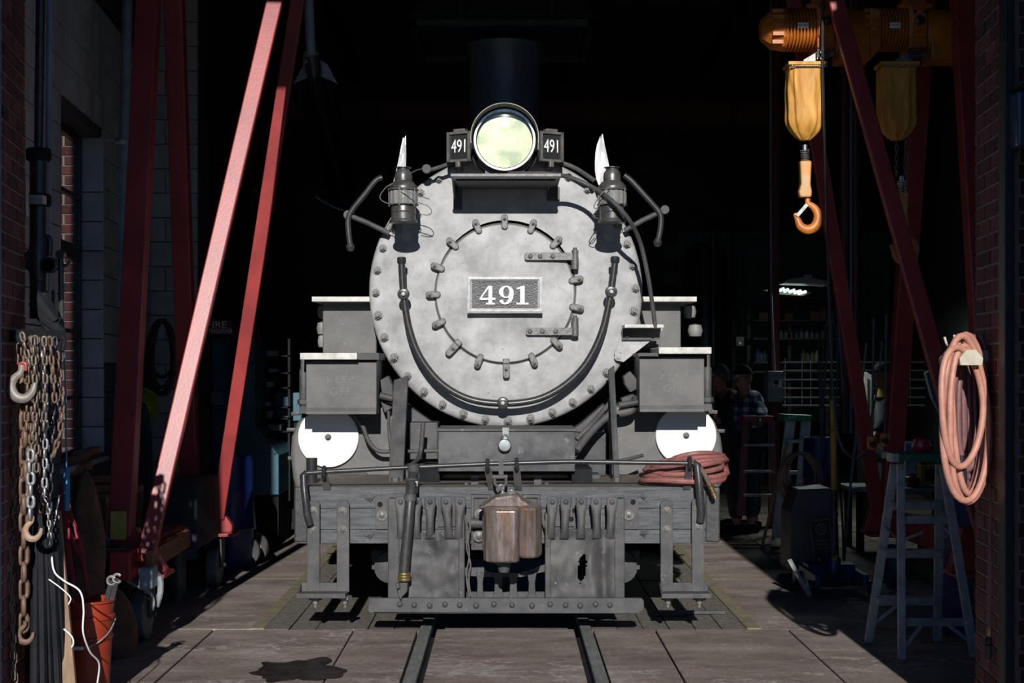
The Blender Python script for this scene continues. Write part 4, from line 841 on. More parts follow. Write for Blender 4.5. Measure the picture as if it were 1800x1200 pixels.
FR = [(1055, 239), (1050, 252), (1047, 268), (1046, 285), (1046, 300), (1048, 315), (1052, 326)]; FRr = [(1059, 236), (1062, 252), (1066, 268), (1070, 285), (1073, 298), (1070, 312), (1062, 324)]
flag('flag', FR, FRr, 10.05, 'wider folded white flag on the right of the smokebox')
# coiled air hose lying on the beam
ah = thing('air_hose', 'coiled reddish air hose lying on the right end of the pilot beam', 'hose', P(1205, 855, 9.2)); random.seed(11)
mb = MB(); pts = []
loops = [(1200, 842, 72, 6, 9.15), (1203, 834, 76, 7, 9.2), (1203, 826, 68, 8, 9.18), (1204, 818, 66, 9, 9.22), (1212, 812, 64, 9, 9.25), (1222, 804, 50, 11, 9.28), (1218, 826, 60, 9, 9.3)]
for i, (cx, cy, rx, ry, d) in enumerate(loops):
    for j in range(20):
        a = 2 * PI * j / 20; q = P(cx + rx * math.cos(a) + random.uniform(-1.5, 1.5), cy - (6 if i > 2 else 3) * math.cos(a), d); pts.append(q + Vector((0, -.20 * math.sin(a) * -1, .012 * math.sin(a * 2 + i))))
mb.tube(pts, .0165, 8); mb.build('hose_coil', hose_r, ah)
mb = MB(); mb.tube([P(1210, 812, 9.05), P(1232, 824, 8.92), P(1243, 843, 8.9), P(1247, 852, 8.9)], .0145, 8, smooth=3); mb.build('hose_tail', mat('hose_tail_brown', (.16, .10, .08), (.1, .07, .06), 20, .5), ah)
mb = MB(); a = P(1247, 850, 8.9); b = P(1258, 876, 8.9)
for i in range(5): p = a.lerp(b, i / 5); q = a.lerp(b, (i + .85) / 5); mb.tube([p, q], .014 + .003 * (i % 2), 10)
mb.build('hose_coupling', brass, ah)

# ================================================================ gantry crane with its two hoists
G = thing('gantry_crane', 'red steel A-frame gantry crane on casters straddling the locomotive', 'crane', (0, 9.65, 0))
TOP = 5.4
def bar(nm, a, b, w, h, label=None, up=(0, 1, 0)): k = MB(); k.beam(a, b, w, h, up); return k.build(nm, red_p, G, bevel=.008, label=label)
lf = P(213, 945, 8.62); lr = P(337, 930, 10.8); rf = P(1751, 945, 8.62); rr_ = P(1561, 900, 10.8); rr_.z = lr.z
bar('leg', lf, (-2.23, 9.55, TOP), .135, .12); bar('leg', lr, (-2.23, 9.75, TOP), .125, .12)
bar('leg', rf, (2.865, 9.55, TOP), .14, .12); bar('leg', rr_, (2.865, 9.75, TOP), .125, .12)
bar('brace', P(257, 975, 8.5), (-1.16, 9.58, TOP), .1, .055); bar('brace', P(383, 910, 10.75), (-1.16, 9.76, TOP), .095, .055)
bar('brace', P(1738, 970, 8.5), (1.74, 9.58, TOP), .1, .055); bar('brace', P(1543, 900, 10.75), (1.67, 9.76, TOP), .1, .055)
bar('top_beam', (-2.5, 9.65, TOP + .15), (3.1, 9.65, TOP + .15), .25, .3, up=(0, 0, 1))
bar('hoist_rail', (1.0, 9.65, TOP - .9), (2.86, 9.65, TOP - .9), .12, .2, up=(0, 0, 1))
for x in (1.9, 2.5): bar('hanger', (x, 9.65, TOP - .8), (x, 9.65, TOP), .08, .08)
for sx in (-1, 1):
    X = -2.24 if sx < 0 else 2.84
    wood = bar('base_beam', (X + .06, 8.35, .47), (X + .0, 11.0, .47), .12, .16, up=(0, 0, 1))
    for Y, px in ((8.66, 250), (10.8, 378)):
        xw = P(px, 0, Y).x + .0 if sx < 0 else X - (.04 if Y < 9 else .02)
        k = MB(); k.prism([(xw - .22, .40), (xw + .16, .40), (xw + .12, .47), (xw - .02, .66), (xw - .14, .66)], Y - .05, Y + .03); k.box(xw - .2, xw + .16, Y - .14, Y + .14, .375, .40); k.build('foot_plate', red_p, G, bevel=.006)
        k = MB(); k.lathe([(.02, -.04), (.12, -.04), (.15, -.034), (.155, 0), (.15, .034), (.12, .04), (.02, .04)], (xw, Y, .156), 'x', 28); w = k.build('caster_wheel', mat('caster_rubber', (.10, .12, .13), (.06, .07, .08), 8, .6), G)
        k = MB()
        for e in (-1, 1): k.prism([(Y - .03, .13), (Y + .03, .13), (Y + .09, .375), (Y - .09, .375)], xw + e * .055 - .006, xw + e * .055 + .006, 'x')
        k.lathe([(.018, -.08), (.018, .08), (0, .08)], (xw, Y, .156), 'x', 10); k.lathe([(.06, .36), (.06, .40), (0, .4)], (xw, Y, 0), 'z', 14); k.build('caster_fork', gunmetal2, w)
k = MB(); a = P(192, 899, 8.50); b = P(219, 949, 8.50); k.box(a.x, b.x, 8.525, 8.54, b.z, a.z); lb = k.build('capacity_label', mat('yellow_label', (.36, .33, .06), (.28, .26, .06), 30, .6, c3=(.10, .09, .03), s3=120, t3=.62), G)
k = MB(); k.lathe([(.062, 0), (.062, -.012), (.05, -.02), (0, -.02)], (0, 0, 0), 'y', 28); k.v = [(x * 1.15, y, z * .5) for x, y, z in k.v]; q = P(201, 966, 8.52); k.v = [(x + q.x, y + q.y, z + q.z) for x, y, z in k.v]; bd = k.build('oval_badge', blackp, G)
k = MB()
for a in (.5, 2.64, 3.64, 5.78): k.pprism if False else k.prism([(q.x + .012 * math.cos(a + 1.2), q.z + .008 * math.sin(a + 1.2)), (q.x + .06 * math.cos(a), q.z + .028 * math.sin(a)), (q.x + .012 * math.cos(a - 1.2), q.z + .008 * math.sin(a - 1.2))], q.y - .024, q.y - .019)
k.build('badge_star', zinc, bd)
k = MB(); k.pbox(165, 222, 962, 972, 8.54, 8.6); k.build('strap', darkpipe, G, bevel=.006)
k = MB(); k.pbox(243, 267, 998, 1036, 8.35, 8.5); pmp = k.build('pump_housing', mat('pale_blue_grey', (.26, .32, .36), (.2, .25, .28), 8, .5), G, bevel=.012)
k = MB(); k.tube([P(x, y, 8.5) for x, y in ((268, 1002), (280, 1015), (281, 1040), (274, 1065))], .02, 8, smooth=3); k.tube([P(x, y, 8.42) for x, y in ((222, 1020), (240, 1030), (262, 1040), (270, 1055), (268, 1072))], .008, 6, smooth=3); k.build('pump_pipe', alum, pmp)
k = MB(); k.beam(P(262, 985, 8.42), P(345, 936, 10.3), .04, .11, (0, 0, 1)); k.build('wooden_rail', mat('brown_timber_rail', (.22, .09, .04), (.15, .06, .03), 6, .7, stretch=(1, 1, 8)), G)

fin_m = orange_p
def hoist(dx, hz, label, chain):
    X = 1.94 + dx; Y = 9.62; zc = 3.77; k_ = 9.62 / F
    t = thing('chain_hoist', label, 'hoist', (X, Y, zc), 'orange electric chain hoists on the gantry')
    mb = MB(); mb.lathe([(0, -.29), (.07, -.285), (.13, -.215), (.14, -.15), (.14, -.135)], (X, Y, zc + .02), 'x', 12, smooth=False); mb.build('motor_cap', orange_p, t, bevel=.006)
    mb = MB(); pr = []
    for i in range(9): x = -.135 + i * .0215; pr += [(.142, x), (.142, x + .009), (.118, x + .011), (.118, x + .021)]
    mb.lathe(pr + [(0, pr[-1][1])], (X, Y, zc + .02), 'x', 28); mb.build('finned_motor', orange_p, t)
    mb = MB()
    for i in range(5): a = -.7 + i * .35; mb.obb((X - .19, Y - .155 * math.cos(a) + .02, zc + .02 + .155 * math.sin(a)), (.035, .012, .012))
    mb.build('cap_rib', orange_p, t)
    mb = MB(); mb.box(X + .055, X + .17, Y - .15, Y + .12, zc - .13, zc + .14); mb.box(X + .06, X + .165, Y - .17, Y - .15, zc - .06, zc + .12); mb.build('gear_case', orange_p, t, bevel=.012)
    mb = MB(); mb.lathe([(.03, 0), (.03, -.02), (.022, -.025), (0, -.025)], (X + .115, Y - .17, zc + .04), 'y', 16); mb.bolt((X + .085, Y - .17, zc + .10), .01); mb.bolt((X + .15, Y - .17, zc + .10), .01); mb.build('sight_plug', blackp, t)
    mb = MB(); mb.lathe([(.15, .17), (.155, .18), (.155, .30), (.15, .31), (.148, .38), (.13, .40), (0, .40)], (X, Y, zc), 'x', 28); mb.box(X + .2, X + .40, Y - .14, Y + .1, zc - .2, zc + .02); mb.prism([(X + .4, zc - .2), (X + .47, zc - .12), (X + .47, zc + .12), (X + .4, zc + .14)], Y - .13, Y + .1); mb.build('end_case', orange_p, t, bevel=.01)
    mb = MB(); mb.box(X - .07, X + .0, Y - .142, Y - .138, zc + .0, zc + .035); nl = mb.build('maker_plate', letter_w, t)
    lettering('ELECTRIC', .018, blackp, nl, (X - .035, Y - .143, zc + .018), sx=.8, ext=.0006)
    mb = MB(); mb.prism([(X + .02, zc + .14), (X + .2, zc + .14), (X + .17, zc + .24), (X + .05, zc + .24)], Y - .06, Y + .06); mb.box(X + .0, X + .22, Y - .09, Y + .09, zc + .14, zc + .17); mb.box(X + .05, X + .08, Y - .03, Y + .03, zc + .2, TOP - .95); mb.box(X + .14, X + .17, Y - .03, Y + .03, zc + .2, TOP - .95); mb.build('suspension', orange_p, t, bevel=.005)
    for e in (-.1, .1):
        mb = MB(); mb.lathe([(.02, -.02), (.07, -.02), (.075, .02), (.02, .02)], (X + .11 + e, Y - .09, TOP - .86), 'y', 20); mb.build('trolley_wheel', gunmetal, t)
    mb = MB(); mb.frame(X + .05, X + .17, zc - .19, zc - .14, .01, Y - .17, Y - .15); mb.box(X + .09, X + .14, Y - .12, Y - .05, zc - .19, zc - .12); mb.build('chain_guide', gunmetal, t)
    bx = X + .105 - .115; BX = X - .015; zt = P(0, 112, 9.5).z; zb_ = P(0, 246, 9.5).z; By = 9.52
    mb = MB(); n = 96; rows = 22; vs = []
    for j in range(rows + 1):
        v = j / rows; wx = .118 * (1 - max(0, (v - .72) / .28) ** 2.2 * .72); wy = .095 * (1 - max(0, (v - .72) / .28) ** 2.2 * .7)
        for i in range(n):
            a = 2 * PI * i / n; ex = .5 + .4 * v; ca, sa = math.cos(a), math.sin(a)
            ca = math.copysign(abs(ca) ** ex, ca); sa = math.copysign(abs(sa) ** ex, sa)
            fold = 1 + min(1, v * 4) * (.06 * math.sin(a * 9 + 1.4 * math.sin(v * 3.5 + dx)) + .10 * mnoise.noise(Vector((math.cos(a) * 4, math.sin(a) * 4, v * 3 + dx)))) * (1 - .0 * v)
            vs.append((BX + wx * ca * fold, By + wy * sa * fold, zt + (zb_ - zt) * v))
    mb.add(vs, [(j * n + i, j * n + (i + 1) % n, (j + 1) * n + (i + 1) % n, (j + 1) * n + i) for j in range(rows) for i in range(n)], True); mb.add(vs[-n:], [tuple(range(n))]); bag = mb.build('chain_bag', canvas, t)
    mb = MB(); mb.frame(BX - .122, BX + .122, 0, 0, 0, 0, 0) if False else None
    mb.box(BX - .123, BX + .123, By - .1, By + .1, zt - .02, zt - .0); mb.build('bag_band', canvas, bag)
    mb = MB()
    mb.tube([(BX - .128, By + .02, zt - .045), (BX - .122, By - .105, zt - .035), (BX + .122, By - .105, zt - .035)], .004, 5)
    for i in range(6): mb.rivet((BX - .1 + .04 * i, By - .105, zt - .03), .007)
    mb.build('band_rivets', chrome, bag)
    # plate strap above the bag
    mb = MB(); mb.beam((X + .11, Y - .11, zc - .15), (BX + .0, By - .02, zt + .0), .055, .006); mb.build('bag_hanger', zinc, t)
    # hook block
    HX = BX + .0 if not chain else BX + .03; ztop = zb_
    z0 = P(0, 262, 9.5).z - hz
    if chain:
        lm = link_mesh(.045, .028, .005, boltm); hang_links(t, lm, [(HX - .03, By, ztop + .02), (HX - .03, By, z0 + .02)], .033); hang_links(t, lm, [(HX + .03, By, ztop + .02), (HX + .03, By, z0 + .02)], .033)
    mb = MB(); mb.tube([(HX + .026 * math.cos(i * .8), By + .026 * math.sin(i * .8), z0 - .0 - i * .0018) for i in range(44)], .0045, 6); mb.lathe([(.016, 0), (.016, -.12), (0, -.12)], (HX, By, z0 + .03), 'z', 10); mb.build('buffer_spring', chrome, t)
    z1 = z0 - .075; mb = MB(); mb.prism([(HX - .036, z1), (HX + .038, z1), (HX + .032, z1 - .15), (HX + .04, z1 - .2), (HX + .036, z1 - .235), (HX - .036, z1 - .235), (HX - .044, z1 - .2), (HX - .03, z1 - .15)], By - .035, By + .035); mb.build('hook_block', mat('orange_block_%d' % chain, (.62, .22, .02), (.50, .33, .15), 9, .4), t, bevel=.01)
    z2 = z1 - .235; R = .068; pts = [(0, 0), (.0, -.035), (.03, -.055), (.058, -.09), (.066, -.135), (.045, -.185), (0, -.205), (-.045, -.185), (-.066, -.14), (-.085, -.10)]
    mb = MB(); mb.tube([(HX + .02 + x * (1 if not chain else 1.), By, z2 + z) for x, z in pts], [.018, .018, .022, .026, .03, .03, .032, .028, .02, .017, .010][:10] if False else .025, 10, smooth=4)
    rs = [.016, .018, .022, .027, .031, .032, .032, .028, .020, .012]; mb = MB(); full = spline([Vector((HX + .02 + x, By, z2 + z)) for x, z in pts], 4); mb.tube(full, [rs[min(9, i // 4)] * (1 - (i % 4) / 4) + rs[min(9, i // 4 + 1)] * ((i % 4) / 4) for i in range(len(full))], 12, flat=.75); mb.build('hook', orange_p, t)
    mb = MB(); mb.beam((HX + .01, By - .02, z2 - .045), (HX - .055, By - .02, z2 - .12), .022, .008); mb.build('safety_latch', chrome, t)
hoist(0, 0, 'orange chain hoist nearer the locomotive, its yellow canvas bag in sunlight', 0)
hoist(.59, .2, 'orange chain hoist at the right in shade, partly behind the red brace', 1)
mb = MB(); mb.tube([P(1447, 0, 9.4) + Vector((0, 0, .6)), P(1446, 80, 9.4), P(1446, 110, 9.4), P(1450, 260, 9.4), P(1456, 480, 9.4), P(1465, 700, 9.4), P(1478, 780, 9.4), P(1505, 805, 9.4), P(1528, 790, 9.4)], .009, 6, smooth=5); tag(mb.build('pendant_cable', hose_k), 'black pendant cable hanging from the sunlit hoist down the right side', 'cable')
for i, (px, py) in enumerate(((1533, 778), (1555, 772))):
    t = thing('pendant_control', 'orange hoist pendant control hanging %s the green ladder top' % ('further left beside' if i == 0 else 'just left of and above'), 'control', P(px, py, 9.4), 'hoist pendants')
    k = MB(); k.lathe([(0, -.05), (.03, -.04), (.035, 0), (.03, .04), (0, .05)], P(px, py, 9.4), 'z', 12); k.build('pendant_body', orange_p, t, bevel=.003)
    k = MB(); k.tube([P(px, py - 10, 9.4), P(px + 3, py - 220, 9.42)], .008, 6); k.build('cord', hose_k, t)
    k = MB(); k.lathe([(.02, 0), (.02, -.04), (0, -.04)], P(px, py + 3, 9.37), 'y', 12); k.build('push_button', blackp, t)

# ================================================================ left side of the doorway
ch_rust = mat('rusty_chain', (.19, .115, .075), (.11, .065, .045), 30, .6, .2, .2); ch_grey = mat('grey_chain', (.20, .16, .13), (.13, .10, .08), 30, .45, .4, .1); ch_brt = mat('bright_chain', (.5, .5, .5), (.3, .3, .3), 30, .35, .6, 0); ch_blk = mat('dark_chain', (.07, .075, .09), (.05, .05, .06), 30, .35, .5, 0)
def chain(label, pts, D, Lg, W, r, m, hook=None, group='chains on the left pier'):
    q = [P(x, y, D) for x, y in pts]; t = thing('hanging_chain', label, 'chain', q[-1], group)
    hang_links(t, link_mesh(Lg, W, r, m, 6, 5), q, Lg - 2 * r * 1.15, twist=random.uniform(0, .6)); 
    if hook: hookat(t, P(*hook[:2], D - .02), hook[2], hook[3])
    return t
def hookat(t, q, sc_, m, nm='chain_hook', flip=1):
    pts = [(-.0, .06), (-.004, .03), (-.03, .005), (-.04, -.03), (-.02, -.065), (.015, -.07), (.042, -.045), (.052, -.01)]
    full = spline([q + Vector((x * sc_ * flip, 0, z * sc_)) for x, z in pts], 4); rs = [.012, .013, .016, .019, .020, .018, .014, .008]
    mb = MB(); mb.tube(full, [(rs[min(7, i // 4)] * (1 - (i % 4) / 4) + rs[min(7, i // 4 + 1)] * ((i % 4) / 4)) * sc_ for i in range(len(full))], 10, flat=.7); mb.build(nm, m, t)
random.seed(21)
chain('rusty chain hanging closest to the left edge, ending above a thin steel chain', [(30, 595), (24, 700), (21, 935)], 6.42, .058, .030, .0058, ch_rust)
chain('thick brown chain hanging lowest on the left pier', [(44, 680), (42, 850), (41, 1095)], 6.46, .10, .058, .0115, ch_rust, (44, 1108, .7, ch_rust))
t = chain('grey chain with the big pale hook and red shackle on the left pier', [(40, 592), (52, 640), (45, 650)], 6.36, .052, .030, .006, ch_grey, (38, 668, 1.1, mat('pale_forged_hook', (.27, .24, .21), (.19, .17, .15), 20, .5, .3)))
k = MB(); q = P(40, 643, 6.34); k.tube([q + Vector((-.012, 0, -.02)), q + Vector((-.012, 0, .01)), q + Vector((.012, 0, .01)), q + Vector((.012, 0, -.02))], .007, 8, smooth=2); k.build('shackle', mat('red_shackle', (.45, .07, .05), None, 10, .4), t)
chain('chain with three shining new links and a grab hook, left pier', [(55, 600), (56, 700), (54, 905)], 6.40, .056, .031, .006, ch_rust, (57, 925, .75, mat('tan_hook', (.36, .24, .16), (.28, .18, .12), 20, .5)))
q = [P(54, y, 6.37) for y in (800, 905)]; t = thing('hanging_chain', 'bright zinc chain with large links hanging above the grab hook', 'chain', q[-1], 'chains on the left pier'); hang_links(t, link_mesh(.066, .042, .008, ch_brt), q, .05)
chain('rust brown chain doubled beside the big hook', [(62, 598), (66, 700), (64, 830)], 6.38, .052, .029, .0056, ch_grey)
chain('short rusty chain looped right of the big hook', [(68, 640), (72, 760), (68, 838)], 6.44, .056, .031, .006, ch_rust)
chain('bright steel chain hanging behind the rusty ones', [(74, 610), (80, 720), (78, 880)], 6.44, .056, .031, .006, ch_brt)
chain('dark oily chain hanging at the right of the cluster', [(92, 620), (92, 740), (86, 905)], 6.5, .056, .031, .006, ch_blk)
chain('dark chain furthest right of the cluster', [(100, 625), (110, 700), (106, 760), (94, 800)], 6.48, .052, .029, .0056, ch_rust)
chain('blue-black chain lit along one edge between the bright and dark chains', [(84, 625), (86, 740), (82, 880)], 6.53, .052, .029, .0056, ch_blk)
chain('slender dark chain hanging from the cluster past the grab hook', [(70, 860), (84, 880), (88, 960)], 6.5, .036, .022, .004, ch_brt)
chain('thin steel chain with long links hanging lowest at the left edge', [(13, 945), (16, 1040), (24, 1200)], 6.38, .052, .024, .0042, ch_grey)
chain('second thin steel long-link chain alongside the first at the left edge', [(17, 950), (21, 1060), (28, 1200)], 6.40, .052, .024, .0042, ch_grey, (14, 938, .45, ch_blk))
for x0, x1, y1, dd, m_, lab in ((36, 34, 900, 6.46, ch_rust, 'rusty chain hanging between the leftmost chain and the thick brown one'), (48, 50, 860, 6.49, ch_rust, 'rusty chain hanging just behind the big hook'), (58, 60, 780, 6.36, ch_grey, 'short grey chain in front of the cluster'), (66, 72, 900, 6.5, ch_rust, 'long rusty chain behind the bright steel one'), (78, 76, 760, 6.40, ch_grey, 'grey chain in front of the bright steel one'), (97, 100, 780, 6.55, ch_blk, 'black chain hanging behind at the right of the cluster'), (88, 96, 700, 6.42, ch_rust, 'shortest rusty chain at the upper right of the cluster'), (44, 46, 760, 6.38, ch_rust, 'short rusty chain hanging inside the big hook')):
    chain(lab, [(x0, 600, ), ((x0 + x1) / 2 + 3, 680), (x1, y1)], dd, .054, .029, .0058, m_)
t = thing('chain_rack', 'dark steel hook rail on the left pier that carries the chains', 'rack', P(70, 590, 6.6))
k = MB(); k.beam((-2.14, 6.4, P(0, 590, 6.4).z), P(112, 590, 6.62), .03, .05, (0, 0, 1)); k.tube([P(108, 590, 6.6), P(115, 598, 6.58), P(110, 618, 6.56)], .008, 6); k.tube([P(30, 590, 6.4), P(36, 600, 6.4), P(48, 598, 6.4)], .01, 6); k.tube([(-2.2, 6.62, 1.73), P(112, 590, 6.62)], .018, 6)
k.build('rail', blackm, t)
# pipes and gauge
def pipes(nm, label, cat, runs, m, extra=None):
    t = thing(nm, label, cat, P(*runs[0][0][-1]));
    for pts, r in runs: k = MB(); k.tube([P(*p) for p in pts], r, 10, smooth=2 if len(pts) > 2 else 0); k.build('pipe', m, t)
    if extra: extra(t)
    return t
greyp = mat('grey_conduit', (.13, .15, .17), (.10, .11, .13), 12, .45, .2); bluep = mat('blue_grey_pipe', (.22, .27, .33), (.16, .2, .25), 10, .5)
def ex(t):
    for y in (272, 352): k = MB(); k.lathe([(.05, -.03), (.06, -.02), (.06, .02), (.05, .03), (0, .03)], P(68, y, 7.0), 'z', 12); k.build('coupling', blackm, t)
    k = MB(); q = P(62, 352, 6.95); k.box(q.x - .05, q.x + .05, 6.9, 6.96, q.z - .02, q.z + .02); k.build('pipe_clamp', zinc, t)
    k = MB(); k.pbox(40, 46, 318, 380, 6.8, 6.84); k.build('wall_plate', zinc, t)
pipes('standpipe', 'thick dark standpipe with couplings on the left pier', 'pipe', [([(72, -60, 7.0), (68, 272, 7.0)], .022), ([(68, 272, 7.0), (68, 560, 7.0)], .042)], darkpipe, ex)
pipes('conduit', 'slim grey-blue conduit beside the dark standpipe', 'pipe', [([(88, -60, 7.3), (85, 300, 7.3), (83, 560, 7.3)], .016)], bluep)
def ex2(t):
    k = MB(); k.lathe([(.05, -.02), (.055, 0), (.05, .02), (0, .02)], P(216, 250, 9.9), 'z', 10); q = P(200, 248, 9.95); k.box(q.x - .05, q.x + .12, 9.93, 9.97, q.z - .01, q.z + .01); k.build('pipe_clamp', zinc, t)
pipes('downpipe', 'pale blue-grey vertical pipe on the block wall past the window', 'pipe', [([(224, -60, 9.9), (222, 120, 9.9), (218, 300, 9.9), (216, 540, 9.9)], .034)], bluep, ex2)
g = thing('gauge_stand', 'small white-faced pressure gauge on black valves beside the left pier', 'gauge', P(86, 560, 6.9))
k = MB(); k.tube([P(80, 415, 6.9), P(88, 422, 6.9), P(87, 450, 6.9)], .012, 8, smooth=3); k.lathe([(.05, -.04), (.06, 0), (.05, .04), (0, .04)], P(62, 458, 6.9), 'y', 14); k.lathe([(.04, -.1), (.05, 0), (.04, .1), (0, .1)], P(68, 455, 6.9), 'z', 12); k.tube([P(107, 445, 6.9), P(108, 580, 6.9)], .014, 8); k.lathe([(.02, -.02), (.025, 0), (.02, .02), (0, .02)], P(107, 447, 6.9), 'y', 10); k.tube([P(108, 468, 6.9), P(118, 466, 6.9), P(124, 458, 6.9)], .008, 6); k.tube([P(95, 468, 6.9), P(108, 470, 6.9)], .014, 6); k.tube([P(95, 510, 6.9), P(95, 575, 6.9)], .01, 6); k.build('valve_tree', darkpipe, g)
k = MB(); k.lathe([(.036, .02), (.038, -.012), (.030, -.014), (.030, -.006), (0, -.006)], P(87, 466, 6.85), 'y', 24); gg = k.build('gauge_case', darkpipe, g)
k = MB(); k.lathe([(.030, -.013), (0, -.013)], P(87, 466, 6.85), 'y', 24); fc = k.build('gauge_face', letter_w, gg)
k = MB(); q = P(87, 466, 6.833); k.beam(q + Vector((-.012, 0, -.01)), q + Vector((.016, 0, .012)), .003, .002); k.build('gauge_needle', blackp, gg)
g = thing('clamp_tool', 'black pipe tools bunched above the chains on the left pier', 'tools', P(85, 585, 6.75)); random.seed(4)
for i in range(7):
    k = MB(); a = P(random.uniform(56, 78), random.uniform(510, 560), 6.72 + i * .01); b = P(random.uniform(88, 112), random.uniform(560, 592), 6.72 + i * .01); k.tube([a, a.lerp(b, .5) + Vector((0, 0, -.01)), b], [.024, .03, .02], 8); k.build('tool', blackp if False else blackm, g)

# leaning rods, plank, cords, bucket, sacks
random.seed(9)
for i, lab in enumerate(('leaning black iron rod nearest the thin chains', 'black iron rod leaning second in the bundle', 'black iron rod leaning in the middle of the bundle', 'thick black bar leaning behind the others', 'black iron rod leaning nearest the plank')):
    k = MB(); a = P(60 + i * 14, 1215, 6.35 + i * .05); a.z = max(.01, a.z - .02); a.z = .01; k.tube([a, P(62 + i * 8, 905, 6.62)], .02 + .006 * (i % 2), 8); o = tag(k.build('iron_rod', mat('rod_black', (.008, .009, .012), (.014, .014, .018), 9, .6, 0) if i == 0 else bpy.data.materials['rod_black']), lab, 'rod', 'leaning rods'); 
bpy.data.materials['rod_black'].node_tree.nodes['Principled BSDF'].inputs['Specular IOR Level'].default_value = .1
k = MB(); a = P(126, 1210, 6.5); a.z = .01; k.beam(a, P(92, 900, 6.72), .075, .025); tag(k.build('wooden_plank', mat('raw_plank', (.30, .20, .12), (.20, .13, .08), 5, .8, 0, .4, 30, stretch=(6, 1, 1)), bevel=.003), 'bare wooden plank leaning left of the red bucket', 'plank')
def cable(label, pts, r, m, nm='cord', grp=None): k = MB(); k.tube([P(*p) for p in pts], r, 7, smooth=5); return tag(k.build(nm, m), label, 'cord', grp)
cable('white cord trailing from the chains past the bucket to the floor', [(104, 870, 6.6), (92, 950, 6.6), (94, 1000, 6.55), (112, 1020, 6.5), (140, 1038, 6.5), (147, 1070, 6.5), (146, 1110, 6.5), (158, 1145, 6.6), (174, 1165, 6.7), (171, 1200, 6.75), (166, 1215, 6.75)], .0042, white_p)
cable('short white cord loop beside the leaning plank', [(86, 1018, 6.5), (108, 1034, 6.48), (124, 1050, 6.48), (120, 1062, 6.48)], .003, white_p)
cable('white cord end curling in front of the bucket rim', [(112, 1105, 6.48), (126, 1118, 6.48), (129, 1130, 6.48), (126, 1137, 6.48)], .0035, white_p)
for i, (x0, x1, yb) in enumerate(((108, 130, 1040), (112, 145, 985), (118, 120, 1010), (122, 156, 1050), (104, 112, 960))):
    cable(('red rubber cord hanging second from the left above the bucket', 'red cord swinging furthest out over the bucket', 'red cord hanging straight down behind the plank', 'long red cord reaching into the bucket', 'red cord hanging closest to the chains')[i], [(110 + i * 2, 850, 7.2), (x0, 900, 7.15), ((x0 + x1) / 2, 950, 7.15), (x1, yb, 7.15)], .013, bpy.data.materials.get('dark_red_cord') or mat('dark_red_cord', (.26, .03, .035), (.2, .02, .03), 9, .5), grp='red cords above the bucket')
def bucket():
    D = 7.15; k_ = S(1, D); q = P(154, 1165, D); q.z = .0; t = thing('bucket', 'red-orange plastic bucket standing below the hanging chains', 'bucket', q)
    h = P(0, 1052, D).z
    k = MB(); k.lathe([(.088, .0), (.10, .0), (.115, h * .6), (.122, h * .6 + .005), (.122, h * .63), (.116, h * .64), (.122, h * .8), (.13, h * .8 + .004), (.13, h * .84), (.123, h * .85), (.126, h - .01), (.134, h - .01), (.134, h), (.122, h), (.095, .02), (0, .02)], q, 'z', 32); k.build('bucket_body', bucket_m, t)
    k = MB(); k.tube([q + Vector((.135 * math.cos(a), -.135 * math.sin(a), h * .8 - .12 * math.sin(a))) for a in [PI * i / 16 for i in range(17)]], .0035, 6); k.build('bail', zinc, t)
    k = MB(); k.lathe([(.009, -.04), (.009, .04), (0, .04)], q + Vector((-.02, -.14, h * .8 - .118)), 'x', 10); k.build('bail_grip', letter_w, t)
    for i, (x0, y0, x1, y1) in enumerate(((174, 1048, 196, 1020), (184, 1046, 206, 1016))):
        s_ = thing('spanner', ('black-handled pliers standing in the red bucket, left one', 'wrench with open jaw standing in the red bucket, right one')[i], 'wrench', P(x0, y0, D))
        k = MB(); b = P(x1, y1, D - .02); a0 = Vector((q.x + .03 * i, D, .1)); k.beam(a0, b, .022, .012); k.build('handle', darkpipe, s_)
        k = MB(); k.tube([b + Vector((.02 * math.cos(a), 0, .02 * math.sin(a))) for a in [PI * .2 + 1.6 * PI * j / 10 for j in range(11)]], .007, 6); k.build('jaw', zinc, s_)
bucket()
sackm = mat('brown_burlap', (.15, .08, .045), (.09, .05, .03), 8, .95, 0, .8, 60)
random.seed(5)
for i, (px, py, w, hh, d, lab) in enumerate(((130, 1075, .42, .55, 7.9, 'brown burlap sack slumped behind the bucket'), (150, 950, .22, .5, 8.1, 'peaked brown sack piled behind the red cords'), (200, 1090, .25, .2, 8.2, 'low brown sack on the floor beside the front caster'))):
    k = MB(); c = P(px, py, d); n, mrow = 24, 14; vs = []
    zb_ = 0.; zt = P(0, py - (80 if i == 0 else 130 if i == 1 else 60), d).z
    for j in range(mrow + 1):
        v = j / mrow
        for u in range(n):
            a = 2 * PI * u / n; r = w * .5 * (1 - v ** 2.5) ** .5 * (1 + .25 * mnoise.noise(Vector((math.cos(a) * 1.5, math.sin(a) * 1.5, v * 3 + i * 7)))); vs.append((c.x + r * math.cos(a), c.y + r * math.sin(a), zb_ + (zt - zb_) * v))
    k.add(vs, [(j * n + u, j * n + (u + 1) % n, (j + 1) * n + (u + 1) % n, (j + 1) * n + u) for j in range(mrow) for u in range(n)], True); tag(k.build('burlap_sack', sackm), lab, 'sack', 'burlap sacks')
